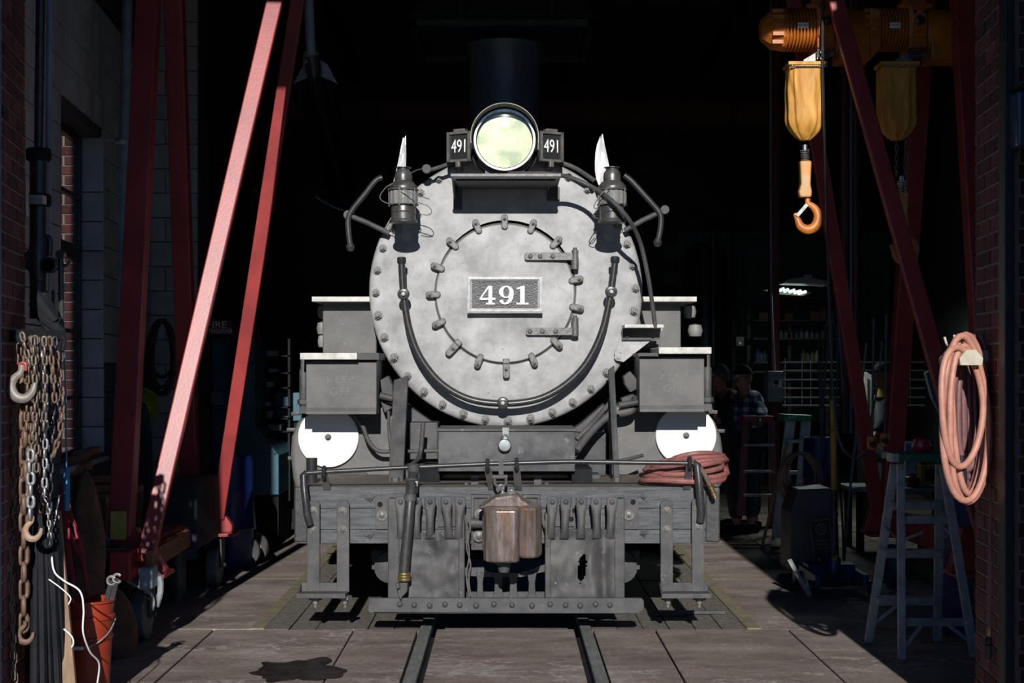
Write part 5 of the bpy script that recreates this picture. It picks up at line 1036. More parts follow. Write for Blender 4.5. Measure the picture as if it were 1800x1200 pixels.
# timber offcuts under the window
wd = mat('old_lumber', (.20, .14, .09), (.13, .09, .06), 6, .8, 0, .4, 30, vary=.3); random.seed(31)
for i, (xa, ya, xb, yb, d, lab) in enumerate(((108, 815, 150, 800, 9.2, 'topmost lumber offcut under the left window'), (112, 832, 155, 818, 9.1, 'second lumber offcut under the left window'), (128, 845, 192, 840, 9.3, 'long lumber offcut lying flat under the left window'), (132, 862, 195, 858, 9.0, 'thick lumber baulk under the left window'), (135, 800, 170, 790, 9.5, 'lumber offcut at the back of the pile under the left window'))):
    k = MB(); k.beam(P(xa, ya, d), P(xb, yb, d + .35), .06, .045, (0, 0, 1)); tag(k.build('lumber_piece', wd, bevel=.004), lab, 'lumber', 'lumber on the rack')
t = thing('timber_rack', 'dark wooden rack holding the lumber below the left window', 'rack', (-2.65, 9.3, 0))
k = MB(); k.box(-2.95, -2.42, 8.95, 9.9, P(0, 872, 9.0).z - .04, P(0, 872, 9.0).z); k.build('shelf_board', wd, t)
for x in (-2.9, -2.45):
    for y in (9.0, 9.85): k = MB(); k.box(x - .03, x + .03, y - .03, y + .03, 0, P(0, 872, 9.0).z - .04); k.build('post', wd, t)
k = MB(); k.beam(P(165, 905, 8.3), P(190, 955, 8.5), .02, .02); k.beam(P(162, 860, 8.3), P(166, 905, 8.3), .025, .01); tag(k.build('scraper', mat('blue_handle', (.03, .12, .25), (.02, .1, .2), 9, .4)), 'blue-handled scraper hanging left of the yellow labelled leg', 'tool')
k = MB(); k.lathe([(.014, 0), (.016, .12), (.013, .2), (0, .2)], P(117, 897, 6.9), 'z', 12); k.tube([P(117, 897, 6.9) + Vector((0, 0, .19)), P(116, 700, 6.75), P(112, 597, 6.62)], .004, 6); tag(k.build('torch_handle', mat('bright_blue_grip', (.04, .25, .45), (.03, .2, .4), 9, .35)), 'bright blue tool handle hanging beside the red cords', 'tool')
# hanging hoses between the legs, hard hats, sign, cabinet, hand truck, drum
def coil(nm, label, px, py, rx, ry, d, n, r, m, grp=None, dd=.03, seed=1, cat='hose'):
    random.seed(seed); t = thing(nm, label, cat, P(px, py + ry, d), grp)
    for i in range(n):
        k = MB(); a_ = rx * random.uniform(.75, 1.1); b_ = ry * random.uniform(.8, 1.1); c = (px + random.uniform(-4, 4), py + (b_ - ry)); k.tube([P(c[0] + a_ * math.cos(t_) * (1 + .1 * math.sin(t_)), c[1] + b_ * math.sin(t_), d + dd * i * .5 + .02 * math.cos(t_)) for t_ in [2 * PI * j / 28 for j in range(28)]], r, 8, closed=True); k.build('loop', m, t)
    return t
coil('hanging_hose', 'black hose loops hanging between the red legs at left', 285, 625, 24, 62, 11.6, 5, .016, mat('brown_black_hose', (.06, .035, .03), (.04, .03, .03), 9, .5))
coil('hanging_hose', 'teal rubber hose loops hanging low behind the left front brace', 250, 820, 14, 110, 11.0, 3, .016, mat('teal_hose', (.02, .07, .08), (.02, .05, .06), 9, .5), seed=2)
for px, py, lab in ((250, 712, 'yellow-green hard hat hanging behind the front left leg'), (306, 812, 'yellow-green hard hat hanging lower between the left braces')):
    k = MB(); k.lathe([(.115, 0), (.11, .03), (.09, .08), (.05, .12), (0, .13)], P(px, py, 11.3), 'y', 24) ; k.lathe([(.135, -.005), (.135, .004), (.11, .006)], P(px, py, 11.3), 'y', 24); k.v = [(x, 2 * 11.3 - y, z) for x, y, z in k.v]; tag(k.build('hard_hat', mat('hi_vis_yellow', (.30, .36, .02), (.22, .28, .02), 9, .4)), lab, 'helmet', 'hard hats')
k = MB(); a = P(362, 563, 12.9); b = P(408, 588, 12.9); k.box(a.x, b.x, 12.9, 12.93, b.z, a.z); sg = thing('fire_sign', 'dark red FIRE EXTINGUISHER sign with white letters behind the left brace', 'sign', P(385, 588, 12.9)); MB().box(a.x + .2, a.x + .26, 12.93, 12.98, 0, a.z).build('sign_post', blackm, sg); so = k.build('sign_board', mat('sign_red', (.18, .02, .02), (.14, .015, .015), 9, .5), sg)
lettering('FIRE', .085, letter_w, so, P(381, 571, 12.895), sx=1.15); lettering('EXTINGUISHER', .055, letter_w, so, P(383, 582, 12.895), sx=.68)
cabm = mat('teal_blue_machine', (.035, .12, .165), (.025, .09, .125), 4, .55, 0, .2)
k = MB(); D = 13.2; k.pprism([(372, 592), (448, 592), (448, 745), (490, 800), (490, 870), (372, 870)], D, D + .8); mc = thing('machine_cabinet', 'teal blue riveted machine housing behind the left braces', 'machine', (P(430, 0, D).x, D + .4, 0)); mo = k.build('housing', cabm, mc, bevel=.01); k = MB(); k.box(P(376, 0, D).x, P(488, 0, D).x, D + .05, D + .75, 0, P(0, 865, D).z); k.build('plinth', blackm, mc)
rvm = MB().rivet((0, 0, 0), .012).mesh('rivet', gunmetal)
for i in range(9): piece('rivet', rvm, mo, P(444, 605 + i * 16, D))
for i in range(5): piece('rivet', rvm, mo, P(452 + i * 8, 757 + i * 10, D))
k = MB(); k.pbox(370, 393, 688, 712, D - .15, D); k.build('switch_box', mat('grey_switch', (.12, .14, .15), (.1, .11, .12), 9, .5), mc, bevel=.006)
random.seed(8)
pw = mat('pale_parts', (.20, .23, .25), (.13, .15, .17), 12, .6, vary=.3)
k = MB(); D = 13.8; shv = thing('parts_rack', 'dark upright rack of pale boxes behind the blue machine', 'shelving', (P(480, 0, D).x, D + .1, 0)); k.pbox(452, 458, 595, 880, D, D + .3); k.pbox(506, 510, 595, 880, D, D + .3); k.build('upright', blackm, shv)
for i, y in enumerate((622, 652, 678, 712, 732, 755, 800)):
    k = MB(); k.pbox(452, 510, y + 2, y + 5, D, D + .3); k.build('shelf', blackm, shv)
labs = ('top', 'second', 'third', 'fourth', 'fifth', 'sixth')
for i, (x0, y0, x1, y1) in enumerate(((469, 616, 489, 624), (472, 648, 487, 652), (468, 670, 481, 678), (467, 706, 474, 712), (469, 722, 480, 732), (469, 746, 494, 755))):
    k = MB(); k.pbox(x0, x1, y0, y1 + 2, D - .06, D + .15); tag(k.build('parts_box', pw, bevel=.004), 'small pale box on the %s shelf of the rack behind the blue machine' % labs[i], 'box', 'boxes on the parts rack')
k = MB(); k.pbox(482, 530, 690, 740, 14.0, 14.5); o = k.build('tank_box', cabm, None, bevel=.01); tag(o, 'blue-grey metal box beside the left casing of the locomotive', 'box')
k = MB(); k.pbox(486, 528, 740, 930, 14.05, 14.45); tag(k.build('box_stand', blackm), 'black stand under the blue-grey metal box', 'stand')
ht = thing('hand_truck', 'aluminium hand truck with a round wheel behind the left gantry', 'hand truck', P(430, 925, 12.0))
for pts in ([(415, 930, 11.95), (416, 870, 12), (417, 815, 12), (424, 806, 12), (436, 815, 12), (442, 870, 11.98), (448, 930, 11.95)],): k = MB(); k.tube([P(*p) for p in pts], .014, 8, smooth=3); k.build('frame', alum, ht)
for px in (431, 447):
    k = MB(); q = P(px, 915, 11.9 if px == 431 else 12.15); q.z = .125; k.ring([(.06, -.02), (.12, -.025), (.125, 0), (.12, .025), (.06, .02)], q, 'y', 24); w_ = k.build('wheel', hose_k, ht); k = MB(); k.lathe([(.07, .01), (.07, -.015), (.03, -.02), (.02, -.03), (0, -.03)], q, 'y', 20); k.build('wheel_hub', alum, w_)
def drum(px, py0, py1, d, r, m, label, nm='plastic_drum'):
    q = P(px, py1, d); h = P(0, py0, d).z; q.z = 0; k = MB(); k.lathe([(r * .93, 0), (r, .03), (r, h * .33), (r * 1.04, h * .35), (r, h * .37), (r, h * .66), (r * 1.04, h * .68), (r, h * .7), (r * .98, h - .05), (r * .9, h), (r * .86, h), (r * .86, h - .02), (0, h - .02)], q, 'z', 32); k.lathe([(.03, h - .02), (.03, h), (0, h)], q + Vector((r * .5, 0, 0)), 'z', 12); return tag(k.build(nm, m), label, 'drum')
drum(408, 800, 960, 11.9, .17, blue_p, 'blue plastic drum behind the rear left brace')
k = MB(); k.pbox(282, 345, 848, 968, 9.9, 10.7); tag(k.build('parts_bin', mat('black_bin', (.012, .014, .022), (.018, .02, .03), 5, .9), bevel=.02), 'big black bin standing inside the left gantry frame', 'bin')
k = MB(); k.lathe([(.05, 0), (.055, .1), (.055, .34), (.03, .4), (0, .4)], P(313, 1050, 10.2) * Vector((1, 1, 0)) if False else (P(313, 1050, 10.2).x, 10.2, 0), 'z', 20); tag(k.build('small_canister', mat('brown_canister', (.07, .05, .05), (.05, .04, .04), 9, .5)), 'small dark canister under the left gantry base beam', 'canister')
# infrared tube heater hanging at the upper left
H = thing('tube_heater', 'black infrared tube heater with bright reflector ends hanging at the upper left', 'heater', P(560, 120, 10.5))
a = P(555, 128, 10.6); b = P(612, 372, 17.5); t_ = (b - a); hm = mat('heater_black', (.035, .035, .04), (.05, .05, .055), 9, .3, .5)
w = .155; k = MB(); vs = []
prof = [(-1, -.45), (-.55, .35), (.0, .42), (.55, .35), (1, -.45), (.95, -.5), (.5, .28), (0, .34), (-.5, .28), (-.95, -.5)]
for e in (a, b): vs += [e + Vector((x * w, 0, z * w * 1.1)) for x, z in prof]
n = len(prof); k.add(vs, [(i, (i + 1) % n, (i + 1) % n + n, i + n) for i in range(n)] + [tuple(range(n)), tuple(range(2 * n - 1, n - 1, -1))]); k.build('reflector', hm, H)
k = MB()
for sg_ in (-1, 1): q = a + Vector((0, -.01, 0)); k.prism([(q.x + sg_ * .03, q.z + .09), (q.x + sg_ * .02, q.z - .02), (q.x + sg_ * w * 1.0, q.z - w * .5), (q.x + sg_ * .55 * w, q.z + .38 * w)], q.y - .004, q.y + .002)
k.build('end_plate', bluep, H)
k = MB(); k.tube([a + Vector((.0, -.12, -.02)), a + t_ * .98 + Vector((0, 0, -.03))], .05, 14); k.build('burner_tube', hm, H)
for i in range(1, 6):
    q = a + t_ * (i / 6.2); k = MB(); k.tube([q + Vector((-w, 0, -w * .5)), q + Vector((-w * .5, -.01, .42 * w)), q + Vector((0, -.01, -.08)), q + Vector((w * .5, -.01, .42 * w)), q + Vector((w, 0, -w * .5))], .006, 6); k.build('hanger', zinc, H)
k = MB(); k.tube([P(540, -120, 10.2), P(543, 0, 10.25), P(545, 60, 10.3), P(547, 95, 10.35)], .034, 12); k.lathe([(.055, -.02), (.06, 0), (.055, .06), (.04, .07)], P(547, 108, 10.4), 'z', 16); k.build('gas_pipe', bluep, H)
k = MB(); k.tube([P(547, 98, 10.38), P(551, 120, 10.42), a + Vector((0, -.1, -.02))], .055, 14, smooth=2); k.build('elbow', hm, H)
k = MB(); k.tube([P(555, 345, 14), P(570, 355, 14), P(592, 366, 14), P(615, 372, 14)], .012, 6, smooth=3); k.build('heater_wire', alum, H)
# wash hood hanging from the ceiling above the chimney
t = thing('smoke_hood', 'dark ribbed exhaust hood hanging from the ceiling above the chimney', 'hood', P(882, 46, 13.0))
D = 13.0; k = MB(); a = P(720, 46, D); b = P(1045, 34, D); k.box(a.x, b.x, D, D + .05, a.z, b.z); k.box(a.x, b.x, D + 1.5, D + 1.55, a.z, b.z); k.box(a.x, a.x + .06, D, D + 1.5, a.z, b.z + .0); k.box(b.x - .06, b.x, D, D + 1.5, a.z, b.z); k.build('hood_rim', gunmetal2, t)
k = MB()
for i in range(7): y = D + .1 + i * .2; k.box(a.x, b.x, y, y + .03, b.z + .05, b.z + .08)
for x in (806, 965): q = P(x, 30, D); k.box(q.x, q.x + .05, D, D + .04, b.z, b.z + .6)
k.build('slat', roofm, t); k = MB(); k.hexa([(a.x + .0, D + .1, b.z), (b.x, D + .1, b.z), (b.x, D + 1.5, b.z), (a.x, D + 1.5, b.z), (a.x + .5, D + .5, 6.2), (b.x - .5, D + .5, 6.2), (b.x - .5, D + 1.2, 6.2), (a.x + .5, D + 1.2, 6.2)]); k.build('hood_duct', roofm, t)
# ================================================================ right side
# hose on the right pier
hp = mat('pink_hose', (.50, .235, .17), (.40, .18, .13), 18, .5, 0, .1)
hs = thing('wall_hose', 'pink rubber hose coiled on a cream hanger on the right brick pier', 'hose', P(1700, 640, 6.5)); random.seed(6)
lp = [(1697, 735, 40, 145, 6.36), (1703, 745, 35, 137, 6.38), (1690, 715, 36, 105, 6.34), (1704, 728, 30, 140, 6.42), (1695, 733, 34, 130, 6.46), (1708, 735, 32, 120, 6.5), (1715, 720, 30, 128, 6.54), (1697, 715, 28, 112, 6.50), (1688, 722, 26, 104, 6.52)]
for i, (cx, cy, rx, ry, d) in enumerate(lp):
    k = MB(); k.tube([P(cx + rx * math.cos(a) + 5 * math.sin(a * 2 + i) * .5 - (6 if math.sin(a) < 0 else 0) * -math.sin(a), cy + ry * math.sin(a), d - .12 + .05 * math.cos(a)) for a in [2 * PI * j / 36 for j in range(36)]], .0145, 10, closed=True); k.build('hose_loop', hp if i < 4 else (bpy.data.materials.get('purple_brown_hose') or mat('purple_brown_hose', (.20, .095, .09), (.15, .07, .07), 18, .5)), hs)  # rear loops get a darker hose colour that stands for shade
for i, x in enumerate((1668, 1676, 1684, 1693, 1702, 1711)):
    k = MB(); k.tube([P(x, 640, 6.44), P(x - 2 + i, 720, 6.42), P(x + 2, 800, 6.42), P(x + 6 - i * 2, 838 - abs(i - 3) * 5, 6.42)], .0125, 8, smooth=3); k.build('hose_strand', bpy.data.materials['purple_brown_hose'], hs)  # inner strands take the same painted-in shade colour
k = MB(); q = P(1682, 634, 6.4); k.prism([(q.x - .045, q.z - .02), (q.x + .045, q.z - .02), (q.x + .05, q.z + .01), (q.x + .02, q.z + .045), (q.x - .02, q.z + .045), (q.x - .05, q.z + .01)], 6.2, 6.5); k.tube([P(1672, 615, 6.22), P(1664, 605, 6.32), P(1660, 592, 6.32)], .006, 6); k.tube([P(1685, 612, 6.32), P(1679, 600, 6.32), P(1677, 588, 6.32)], .006, 6); k.beam(q + Vector((.0, 0, .02)), (2.10, 6.42, q.z + .02), .03, .05, (0, 0, 1)); k.build('hose_hanger', cream, hs, bevel=.006)
k = MB(); k.tube([P(1690, 800, 6.3), P(1690, 835, 6.3)], .013, 10); k.lathe([(.018, .03), (.024, .0), (.024, -.05), (.018, -.06), (0, -.06)], P(1690, 830, 6.3), 'z', 14); k.build('hose_coupling', mat('blue_black_coupling', (.04, .05, .08), (.03, .035, .05), 9, .3, .5), hs)
k = MB(); k.tube([P(1728, 590, 6.5), P(1742, 640, 6.42), P(1746, 760, 6.38), P(1744, 900, 6.36), P(1741, 1110, 6.36)], .0135, 10, smooth=3); tag_h = thing('hanging_hose', 'straight dark hose hanging down the right brick pier with a brass coupling', 'hose', P(1741, 1150, 6.36)); k.build('hose_length', bpy.data.materials['purple_brown_hose'], tag_h)  # hose length also coloured as if unlit
k = MB(); k.lathe([(.013, .05), (.015, 0), (0, 0)], P(1740, 1122, 6.36), 'z', 12); k.build('brass_ferrule', brass, tag_h)
k = MB(); k.lathe([(.014, .06), (.02, .05), (.022, .03), (.018, .025), (.024, .02), (.024, -.03), (.018, -.035), (0, -.035)], P(1739, 1142, 6.36), 'z', 14); k.build('coupler', darkpipe, tag_h)
k = MB(); q = P(1754, 933, 6.28); k.tube([q + Vector((.03 + .022 * math.cos(a) - .02, 0, .022 * math.sin(a))) for a in [.9 + 4.4 * j / 10 for j in range(11)]], .0035, 6); k.tube([q + Vector((.03, 0, -.018)), q + Vector((.06, .05, -.018))], .0035, 6); tag(k.build('wall_hook', zinc), 'small steel hook screwed into the right brick pier', 'hook')
k = MB(); q = P(1800, 155, 6.0); k.prism([(q.x - .045, q.z), (q.x + .15, q.z + .045), (q.x + .15, q.z - .01), (q.x - .0, q.z - .012)], 5.95, 6.12); wl_ = thing('wall_lamp', 'dark wall lamp with a blue-grey glass at the far right edge', 'lamp', (q.x + .03, 6.1, q.z)); k.build('lamp_hood', blackp, wl_); k = MB(); k.box(q.x - .035, q.x + .1, 5.97, 6.1, P(0, 258, 6).z, q.z - .015); k.build('lamp_glass', mat('blue_grey_glass', (.05, .08, .12), (.04, .06, .1), 9, .15), wl_, bevel=.01)
# step ladder in front
SL = thing('step_ladder', 'paint-spotted aluminium step ladder with dark green top at front right', 'ladder', P(1620, 1150, 8.3))
A0, B0, C0, D0 = P(1585, 1160, 8.05), P(1713, 1152, 8.12), P(1527, 1126, 8.55), P(1648, 1126, 8.6)
for q in (A0, B0, C0, D0): q.z = .005
A1, B1, C1, D1 = P(1583, 815, 8.25), P(1658, 815, 8.28), P(1573, 815, 8.4), P(1652, 815, 8.42)
def lb_(nm, a, b, w, h, m=alum, up=(0, 1, 0)): k = MB(); k.beam(a, b, w, h, up); return k.build(nm, m, SL, bevel=.003)
for a, b in ((A0, A1), (B0, B1), (C0, C1), (D0, D1)): lb_('rail', a, b, .05 if a is not A0 else .042, .024)
def at(a, b, y): # point on rail a-b at photo row y
    lo, hi = 0., 1.
    for _ in range(30):
        m_ = (lo + hi) / 2; p = a.lerp(b, m_); yy = HY - (p.z - EYE) * F / p.y
        if yy > y: lo = m_
        else: hi = m_
    return a.lerp(b, lo)
for y in (913, 1093): lb_('cross_rail', at(A0, A1, y), at(B0, B1, y), .045, .012)
for y in (888, 972, 1055): lb_('step', at(C0, C1, y), at(D0, D1, y), .045, .09)
lb_('stay', at(A0, A1, 950), at(A0, A1, 950).lerp(at(B0, B1, 915), .42) + Vector((0, 0, .0)), .016, .008); lb_('stay', at(B0, B1, 945), at(B0, B1, 915).lerp(at(A0, A1, 915), .35), .016, .008)
lb_('stay', at(A0, A1, 1145), at(A0, A1, 1095).lerp(at(B0, B1, 1095), .32), .02, .008); lb_('stay', at(B0, B1, 1130), at(B0, B1, 1095).lerp(at(A0, A1, 1095), .35), .02, .008); lb_('stay', at(C0, C1, 1100), at(C0, C1, 1060).lerp(at(D0, D1, 1060), .4), .02, .008)
lb_('spreader', at(A0, A1, 955), at(C0, C1, 925), .014, .008, brass)
k = MB(); a = P(1575, 797, 8.18); b = P(1668, 812, 8.18); k.box(a.x, b.x, 8.18, 8.5, b.z, a.z); k.build('top_cap', mat('dark_green_cap', (.02, .10, .07), (.015, .07, .05), 12, .5), SL, bevel=.01)
k = MB(); k.box(a.x - .02, a.x + .015, 8.17, 8.3, b.z, a.z); k.build('cap_end', alum, SL)
t = thing('float_ball', 'glossy dark red ball resting on top of the front step ladder', 'ball', P(1619, 797, 8.3)); k = MB(); q = P(1620, 783, 8.3); k.lathe([(0, -.05), (.03, -.045), (.052, -.02), (.056, .005), (.045, .035), (.02, .048), (0, .048)], q, 'z', 24); k.build('ball', mat('crimson_gloss', (.38, .02, .05), (.3, .015, .04), 9, .2), t); k = MB(); k.tube([q + Vector((.02 + .05 * math.cos(a), .03, .05 * math.sin(a))) for a in [-1.4 + 2.8 * j / 10 for j in range(11)]], .004, 6); k.build('ball_strap', darkpipe, t)
drum(1703, 862, 1117, 8.85, .16, blue_p, 'tall blue plastic drum between the front ladder and the brick pier')
# floor jack, board, pails
J = thing('floor_jack', 'blue floor jack with a long yellow and black handle', 'jack', P(1465, 1040, 10.6)); D = 10.6; q = P(1465, 1040, D); q.z = 0
bj = mat('jack_blue', (.03, .07, .17), (.02, .05, .12), 8, .35, .3)
k = MB(); k.box(q.x - .19, q.x - .15, D - .28, D + .3, .05, .15); k.box(q.x + .15, q.x + .19, D - .28, D + .3, .05, .15); k.box(q.x - .17, q.x + .17, D + .05, D + .25, .08, .18); k.prism([(D - .1, .12), (D + .1, .2), (D + .25, .22), (D + .3, .1)], q.x - .06, q.x + .06, 'x'); k.lathe([(.05, 0), (.05, .1), (.03, .14), (0, .14)], (q.x, D - .02, .12), 'z', 14); k.build('jack_frame', bj, J, bevel=.006)
for sx in (-1, 1):
    for y in (-.24, .26): k = MB(); k.lathe([(.0, -.02), (.05, -.02), (.055, 0), (.05, .02), (0, .02)], (q.x + sx * .215, D + y, .055), 'x', 18); k.build('jack_wheel', darkpipe, J)
k = MB(); k.lathe([(.012, -.16), (.012, .16), (0, .16)], (q.x, D - .3, .06), 'x', 10); k.build('axle_bar', chrome, J)
pts = [(1468, 995), (1467, 975), (1466, 862), (1463, 702)]
ya = mat('jack_yellow', (.42, .27, .03), (.34, .2, .02), 9, .5)
for (p0, p1), r, m, nm in (((pts[0], (1467.5, 978)), .024, ya, 'handle_socket'), ((( 1467.5, 978), pts[2]), .020, mat('handle_black', (.03, .035, .045), (.025, .03, .04), 9, .4), 'lower_handle'), ((pts[2], (1464.5, 757)), .022, ya, 'handle_sleeve'), (((1464.5, 757), pts[3]), .019, ya, 'upper_handle')):
    k = MB(); k.tube([P(*p0, D - .02), P(*p1, D - .06)], r, 12); k.build(nm, m, J)
bd_ = thing('steel_locker', 'dark steel panel standing behind the notice board', 'panel', P(1430, 1000, 11.2)); k = MB(); k.pprism([(1403, 860), (1462, 858), (1462, 1004), (1388, 1004), (1390, 900)], 11.2, 11.6); k.build('panel_body', mat('panel_grey', (.075, .08, .09), (.05, .055, .06), 5, .5), bd_, bevel=.01)
nb = thing('notice_board', 'tilted black notice board with faint white number 7 emblem and lines', 'sign', P(1445, 1000, 10.9)); D = 10.95
k = MB(); k.pprism([(1424, 916), (1458, 912), (1466, 996), (1434, 1002)], D, D + .02); no = k.build('board', blackp, nb); k = MB()
cs = [(1424, 916), (1458, 912), (1466, 996), (1434, 1002)]
for i in range(4): k.beam(P(*cs[i], D - .002), P(*cs[(i + 1) % 4], D - .002), .006, .004)
k.build('board_edge', letter_f, nb)
dim = mat('dim_lettering', (.22, .24, .26), (.15, .16, .17), 50, .7)
q = P(1443, 930, D - .004); k = MB(); k._ring([(.034, 0), (.037, -.001), (.041, 0)], q, 'y', 24); k._ring([(.020, 0), (.022, -.001), (.024, 0)], q, 'y', 24); k.build('emblem_ring', dim, no); lettering('7', .036, dim, no, q); 
for i, s_ in enumerate(('ENGINE NO. 20', 'IF OVERHEATING', 'WATER LOSS OR', 'TEMP ABOVE', 'NOTIFY THE', 'SHOP CAPTAIN', 'LIFT OF CHIEF')): lettering(s_, .022, dim, no, P(1446 + i * 1.0, 950 + i * 6.6, D - .004), tilt=-.06, sx=.85)
def pail(px, py0, py1, d, r, m, lab):
    q = P(px, py1, d); z0 = q.z; h = P(0, py0, d).z - z0; k = MB(); k.lathe([(r * .85, 0), (r * .9, .02), (r, h), (r * 1.05, h), (r * 1.05, h - .02), (r * .95, h - .02), (r * .8, .03), (0, .03)], q, 'z', 24); return tag(k.build('pail', m), lab, 'pail')
pail(1383, 875, 932, 14.6, .085, mat('yellow_pail', (.36, .34, .02), (.3, .28, .02), 9, .5), 'yellow pail on the floor left of the dark steel panel')
k = MB(); D = 10.3; k.beam(P(1388, 985, D + .1), P(1424, 1048, D - .15), .03, .03); k.v = [(x, y, max(z, .0)) for x, y, z in k.v]; tag(k.build('angle_iron', alum), 'length of grey angle iron leaning left of the floor jack', 'bar')
drum(1442, 768, 995, 12.6, .145, blue_p, 'blue plastic drum behind the dark steel panel')
k = MB(); k.tube([P(1523, 602, 12), P(1512, 700, 12), P(1492, 880, 11.9), P(1483, 1000, 11.8)], .011, 8); tag(k.build('green_pole', mat('pale_green_pole', (.14, .22, .16), (.1, .17, .12), 9, .5)), 'thin pale green pole leaning right of the jack handle', 'pole')
coil('coiled_tubing', 'brown copper tubing coiled in front of the white ladder', 1405, 838, 34, 42, 12.0, 5, .014, mat('copper_brown_tube', (.24, .14, .09), (.17, .10, .07), 9, .45), seed=5, cat='tubing')
# white ladder & its green top
W = thing('ladder', 'white step ladder with bright green top in front of the shelving', 'ladder', P(1395, 860, 13.5)); D = 13.5
def wb_(nm, a, b, w, h, m): k = MB(); k.beam(P(*a, D if len(a) < 3 else D) if len(a) < 3 else P(*a), P(*b) if len(b) > 2 else P(*b, D), w, h); return k.build(nm, m, W, bevel=.004)
lw = mat('ladder_white', (.66, .66, .62), (.5, .5, .47), 9, .5, c3=(.3, .28, .24), s3=20, t3=.66)
wb_('rail', (1365, 945, 13.3), (1390, 735, 13.5), .09, .03, lw); wb_('rail', (1385, 945, 13.3) if False else (1402, 945, 13.3), (1417, 735, 13.5), .09, .03, lw)
for y in (775, 830, 885): wb_('step', (1385 - (y - 735) * .12, y, 13.42), (1416 - (y - 735) * .07, y, 13.42), .03, .1, lw)
k = MB(); k.pprism([(1378, 728), (1428, 730), (1426, 740), (1379, 740)], D - .1, D + .2); gt = k.build('ladder_top', mat('bright_green', (.03, .30, .11), (.025, .25, .09), 12, .45), W, bevel=.006); lettering('4 FT', .04, letter_w, gt, P(1394, 734, D - .102))
wb_('rear_rail', (1360, 945, 14.1), (1388, 740, 13.6), .04, .02, lw); wb_('rear_rail', (1408, 945, 14.1), (1418, 740, 13.6), .04, .02, lw)
k = MB(); k.tube([P(1340, 650 + 4060 / 13.2, 13.2), P(1384, 776, 13.2)], .014, 8); tag(k.build('hammer_handle', mat('ash_handle', (.36, .22, .12), (.28, .16, .09), 9, .5)), 'long tan wooden handle leaning on the white ladder', 'handle')
W2 = thing('small_ladder', 'dull red and purple step ladder that the boy leans on', 'ladder', P(1333, 890, 13.8)); D = 13.8
rp = mat('dull_purple_ladder', (.20, .07, .09), (.14, .05, .07), 9, .5); 
for a, b in (((1300, 905, 13.6), (1309, 740, 13.8)), ((1363, 905, 13.6), (1357, 740, 13.8)), ((1306, 905, 14.2), (1312, 740, 13.9)), ((1356, 905, 14.2), (1354, 740, 13.9))): k = MB(); k.beam(P(*a), P(*b), .045, .03); k.build('rail', rp, W2)
for y in (782, 828, 870): k = MB(); k.beam(P(1306, y, 13.7), P(1360, y, 13.7), .02, .09); k.build('step', alum, W2)
k = MB(); k.pprism([(1307, 731), (1360, 731), (1358, 741), (1308, 741)], D - .1, D + .2); k.build('ladder_top', red_p, W2, bevel=.006)
# columns and pipes at the right
k = MB(); D = 14.8; a = P(1364, 0, D); k.box(a.x - .045, a.x + .035, D, D + .2, 0, 6.2); tag(k.build('steel_column', mat('column_red', (.17, .02, .025), (.13, .015, .02), 5, .5)), 'dull red steel column carrying the grey switch box', 'column')
k = MB(); k.tube([P(1355, -300, 14.7), P(1355, 400, 14.7), P(1357, 560, 14.7), P(1362, 655, 14.7)], .012, 8, smooth=2); tag(k.build('column_conduit', alum), 'slim pale conduit running down the dull red column', 'pipe')
for i, (px, r, m, lab) in enumerate(((1484, .05, mat('maroon_pipe', (.12, .03, .045), (.09, .025, .035), 5, .45), 'maroon pipe left of the pair behind the right brace'), (1495, .02, bluep, 'thin blue-grey pipe between the maroon pipes'), (1504, .04, bpy.data.materials.get('maroon_pipe') or red_p, 'maroon pipe right of the thin blue-grey pipe'))):
    k = MB(); q = P(px, 0, 13.5); k.tube([(q.x, 13.5, 1.0), (q.x, 13.5, 6.12)], r, 12); tag(k.build('vertical_pipe', m), lab, 'pipe')
sb = thing('switch_box', 'grey electrical switch box with a white label on the red column', 'electrical box', P(1363, 706, 14.6)); k = MB(); k.pbox(1350, 1377, 652, 706, 14.55, 14.78); k.build('enclosure', mat('box_grey', (.26, .29, .31), (.21, .24, .26), 5, .5), sb, bevel=.01)
k = MB(); k.pbox(1359, 1374, 666, 681, 14.54, 14.55); lbx = k.build('warning_label', letter_w, sb); k = MB(); k.pbox(1360, 1369, 667, 676, 14.535, 14.54); k.pbox(1360, 1368, 678, 680, 14.535, 14.54); k.build('label_print', blackp, lbx)
# work light
WLt = thing('work_light', 'hanging fluorescent work light with a pale dented shade and glowing tubes', 'lamp', P(1420, 500, 15)); D = 15.
k = MB(); k.pprism([(1379, 497), (1382, 491), (1400, 488), (1412, 487), (1413, 482), (1427, 482), (1428, 488), (1452, 493), (1459, 498), (1459, 501), (1440, 499)], D, D + .35); k.build('shade', mat('shade_grey', (.34, .37, .38), (.26, .29, .3), 12, .5, c3=(.12, .13, .14), s3=20, t3=.64), WLt, bevel=.006)
tb_em = mat('lit_tube', (.8, 1, .9), None, 6, .4, 0, 0, emit=(.75, 1, .86), estr=3.)
k = MB(); k.pprism([(1340, 510), (1372, 506), (1426, 514), (1412, 520), (1368, 517)], D + .5, D + .52); k.build('diffuser_rim', mat('rim_green_grey', (.15, .18, .16), (.1, .12, .11), 9, .5), WLt)
for i, (x, y, w_) in enumerate(((1358, 511, 3), (1374, 508.5, 3), (1382, 510, 3), (1392, 511, 4), (1402, 512.5, 5), (1410, 514, 6))): k = MB(); k.tube([P(x - w_, y + 2, D + .35), P(x + w_, y - 1.5, D + .47)], .014, 8); k.build('fluorescent_tube', tb_em, WLt)
la = bpy.data.lights.new('work_light_glow', 'AREA'); la.energy = 15; la.size = .4; la.color = (.85, 1, .93); lo = link('work_light_glow', la, WLt, Matrix.Translation(P(1428, 520, 15.2)))
